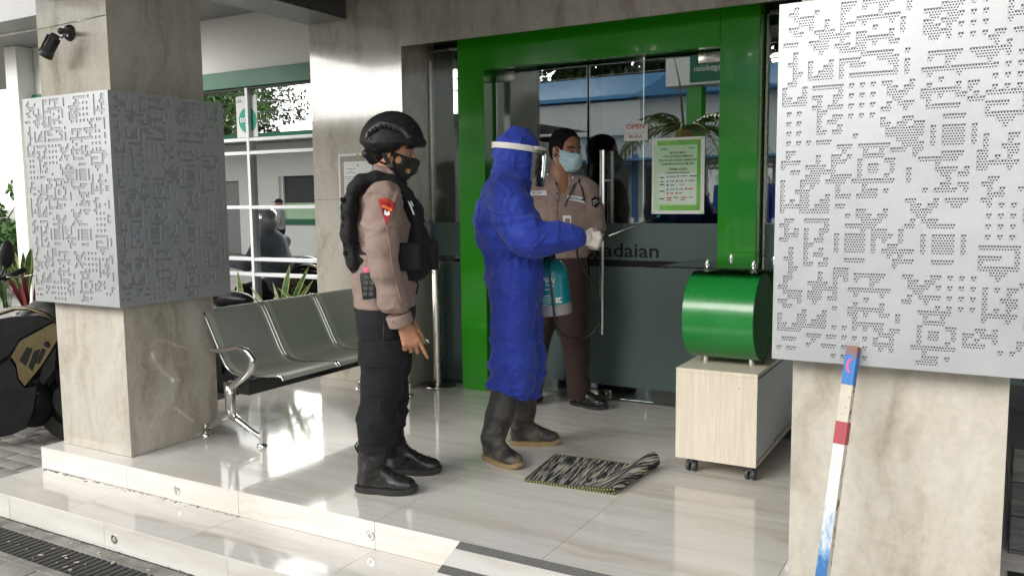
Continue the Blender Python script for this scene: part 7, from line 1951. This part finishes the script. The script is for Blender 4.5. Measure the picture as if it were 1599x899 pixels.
rh = thing('street_house', 'low dull red kiosk across the road, mirrored in the right sidelight', 'house', (-3.5, -17, GZ)); box('wall', M['dullred'], rh, -4.4, -1.2, -19, -16, GZ, 2.0); box('roof', M['white'], rh, -4.6, -1.0, -19.2, -15.7, 2.01, 2.12); box('door', M['dark'], rh, -3.2, -2.3, -15.99, -15.95, GZ, 1.7)
# bank sign on a green post
sgp = thing('pylon_sign', 'white and green box sign on a green post by the road, mirrored in the door', 'sign', (-5.0, -6.8, GZ))
box('post', M['green'], sgp, -5.35, -5.05, -6.95, -6.65, GZ, 3.49); box('sign_box', M['white'], sgp, -5.75, -4.45, -7.05, -6.55, 3.50, 4.10, .01); box('sign_face', M['green_band'], sgp, -5.25, -4.47, -6.545, -6.53, 3.55, 4.05)
text('Pegadaian', .16, (-4.86, -6.52, 3.8), (-1, 0, 0), (0, 0, 1), M['white'], sgp, width=.6)
# palm by the entrance
pp = mirrored(1068, 222, 11.0, YG); pm = thing('palm_tree', 'small palm with arching fronds and yellow crown base, mirrored in the door', 'palm', (pp[0], pp[1], GZ))
MB().tube([(pp[0], pp[1], GZ), (pp[0] + .03, pp[1], 1.0), (pp[0], pp[1], pp[2] - .1)], [.11, .09, .07], 10).build('trunk', M['bark'], pm, True)
MB().sphere((pp[0], pp[1], pp[2]), (.14, .14, .20), 14, 10).build('crown_base', M['palm_base'], pm, True)
for i in range(11):
    a = 2 * PI * i / 11 + .2; up = .55 if i % 3 else 1.0; L_ = 1.05
    ctrl = [pp + np.array([math.cos(a) * t * L_, math.sin(a) * t * L_, .15 + up * t * .9 - 1.05 * t * t]) for t in np.linspace(.05, 1, 10)]
    b = MB(); b.tube(ctrl, [.016 - .0012 * j for j in range(10)], 5); d_ = np.array([-math.sin(a), math.cos(a), 0])
    for j in range(1, 10):
        for q in (-1, 1):
            for u in (0, .5):
                p0 = ctrl[j] * (1 - u) + ctrl[j - 1] * u; w_ = .30 * math.sin(PI * (j + 1) / 12); tp = p0 + d_ * q * w_ + unit(ctrl[j] - ctrl[j - 1]) * .15 - UPV * .10
                b.add([p0, (p0 + tp) / 2 + UPV * .02 + unit(ctrl[j] - ctrl[j - 1]) * .02, tp, (p0 + tp) / 2 - unit(ctrl[j] - ctrl[j - 1]) * .02], [(0, 1, 2, 3)])
    b.build('frond', M['palm'], pm)
MB().tube([pp + [0, 0, .1], pp + [-.05, .05, .75], pp + [-.14, .1, 1.2]], [.018, .012, .003], 6).build('spear_leaf', M['palm'], pm, True)
# fence, van, wires
fe = thing('street_fence', 'white picket rail fence along the road, mirrored in the door', 'fence', (-5, -6.6, GZ))
for z in (.25, .75): box('rail', M['white'], fe, -9, 1, -6.22, -6.18, z, z + .07)
pk_me = MB().box(-.035, .035, -.02, .02, 0, 1.15).mesh('picket', M['white'])
for k in range(50): o = link('picket', pk_me); o.location = Vector((-8.9 + k * .2, -6.16, GZ)) - fe.location; o.parent = fe
vn = thing('blue_van', 'blue pickup van with tarpaulin parked across the road, mirrored in the door', 'van', (-4.2, -12.2, GZ))
b = MB(); b.prism([(0, .35), (3.6, .35), (3.6, .95), (2.9, 1.05), (2.4, 1.65), (1.5, 1.65), (1.5, 1.0), (0, 1.0)], (-6.2, -11.4, GZ), (1, 0, 0), (0, 0, 1), (0, -1, 0), 1.6); b.build('body', M['bluepaint'], vn)
b = MB(); b.prism([(0, .0), (1.45, .0), (1.40, .85), (.7, 1.0), (.05, .85)], (-6.2, -11.42, GZ + 1.0), (1, 0, 0), (0, 0, 1), (0, -1, 0), 1.55); b.build('tarpaulin', M['bluepaint'], vn)
b = MB(); b.prism([(1.6, 1.05), (2.75, 1.05), (2.3, 1.55), (1.6, 1.55)], (-6.2, -11.385, GZ), (1, 0, 0), (0, 0, 1), (0, -1, 0), .01); b.build('window', M['window_glass'], vn)
for x in (-5.5, -3.3):
    for y in (-11.5, -12.9): MB().lathe([(.15, -.09), (.3, -.09), (.32, -.05), (.32, .05), (.3, .09), (.15, .09)], (x, y, GZ + .32), (0, 1, 0), 24).build('wheel', M['rubber'], vn, 40)
for i, (x0, y0, x1, y1_) in enumerate(((-34, -9.5, 14, -6.9), (-34, -9.5, 14, -6.9), (-34, -9.5, 14, -6.9), (-34, -9.5, 14, -6.9), (-34, -9.5, 14, -6.9))):
    z = 4.6 + i * .42
    pts = [(x0 + (x1 - x0) * t, y0 + (y1_ - y0) * t, z - 1.1 * 4 * t * (1 - t) * (.5 + .12 * i)) for t in np.linspace(0, 1, 24)]
    o = MB().tube(pts, .016, 5).build('power_line', M['black'], None); tag(o, ['lowest', 'second lowest', 'middle', 'second highest', 'highest'][i] + ' of the five power lines over the road, mirrored in the glass', 'power line', 'power lines over the road')
for i, x in enumerate((-34, 14)):
    y = -9.5 if i == 0 else -6.9
    up_ = thing('utility_pole', ['utility pole at the far end of the power lines', 'utility pole at the near end of the power lines'][i], 'pole', (x, y, GZ), 'utility poles'); MB().cyl((x, y, GZ), (x, y, 7.0), .13, .09, 12).build('shaft', M['concrete'], up_, True); box('cross_arm', M['bark'], up_, x - .06, x + .06, y - .8, y + .8, 6.3, 6.42)
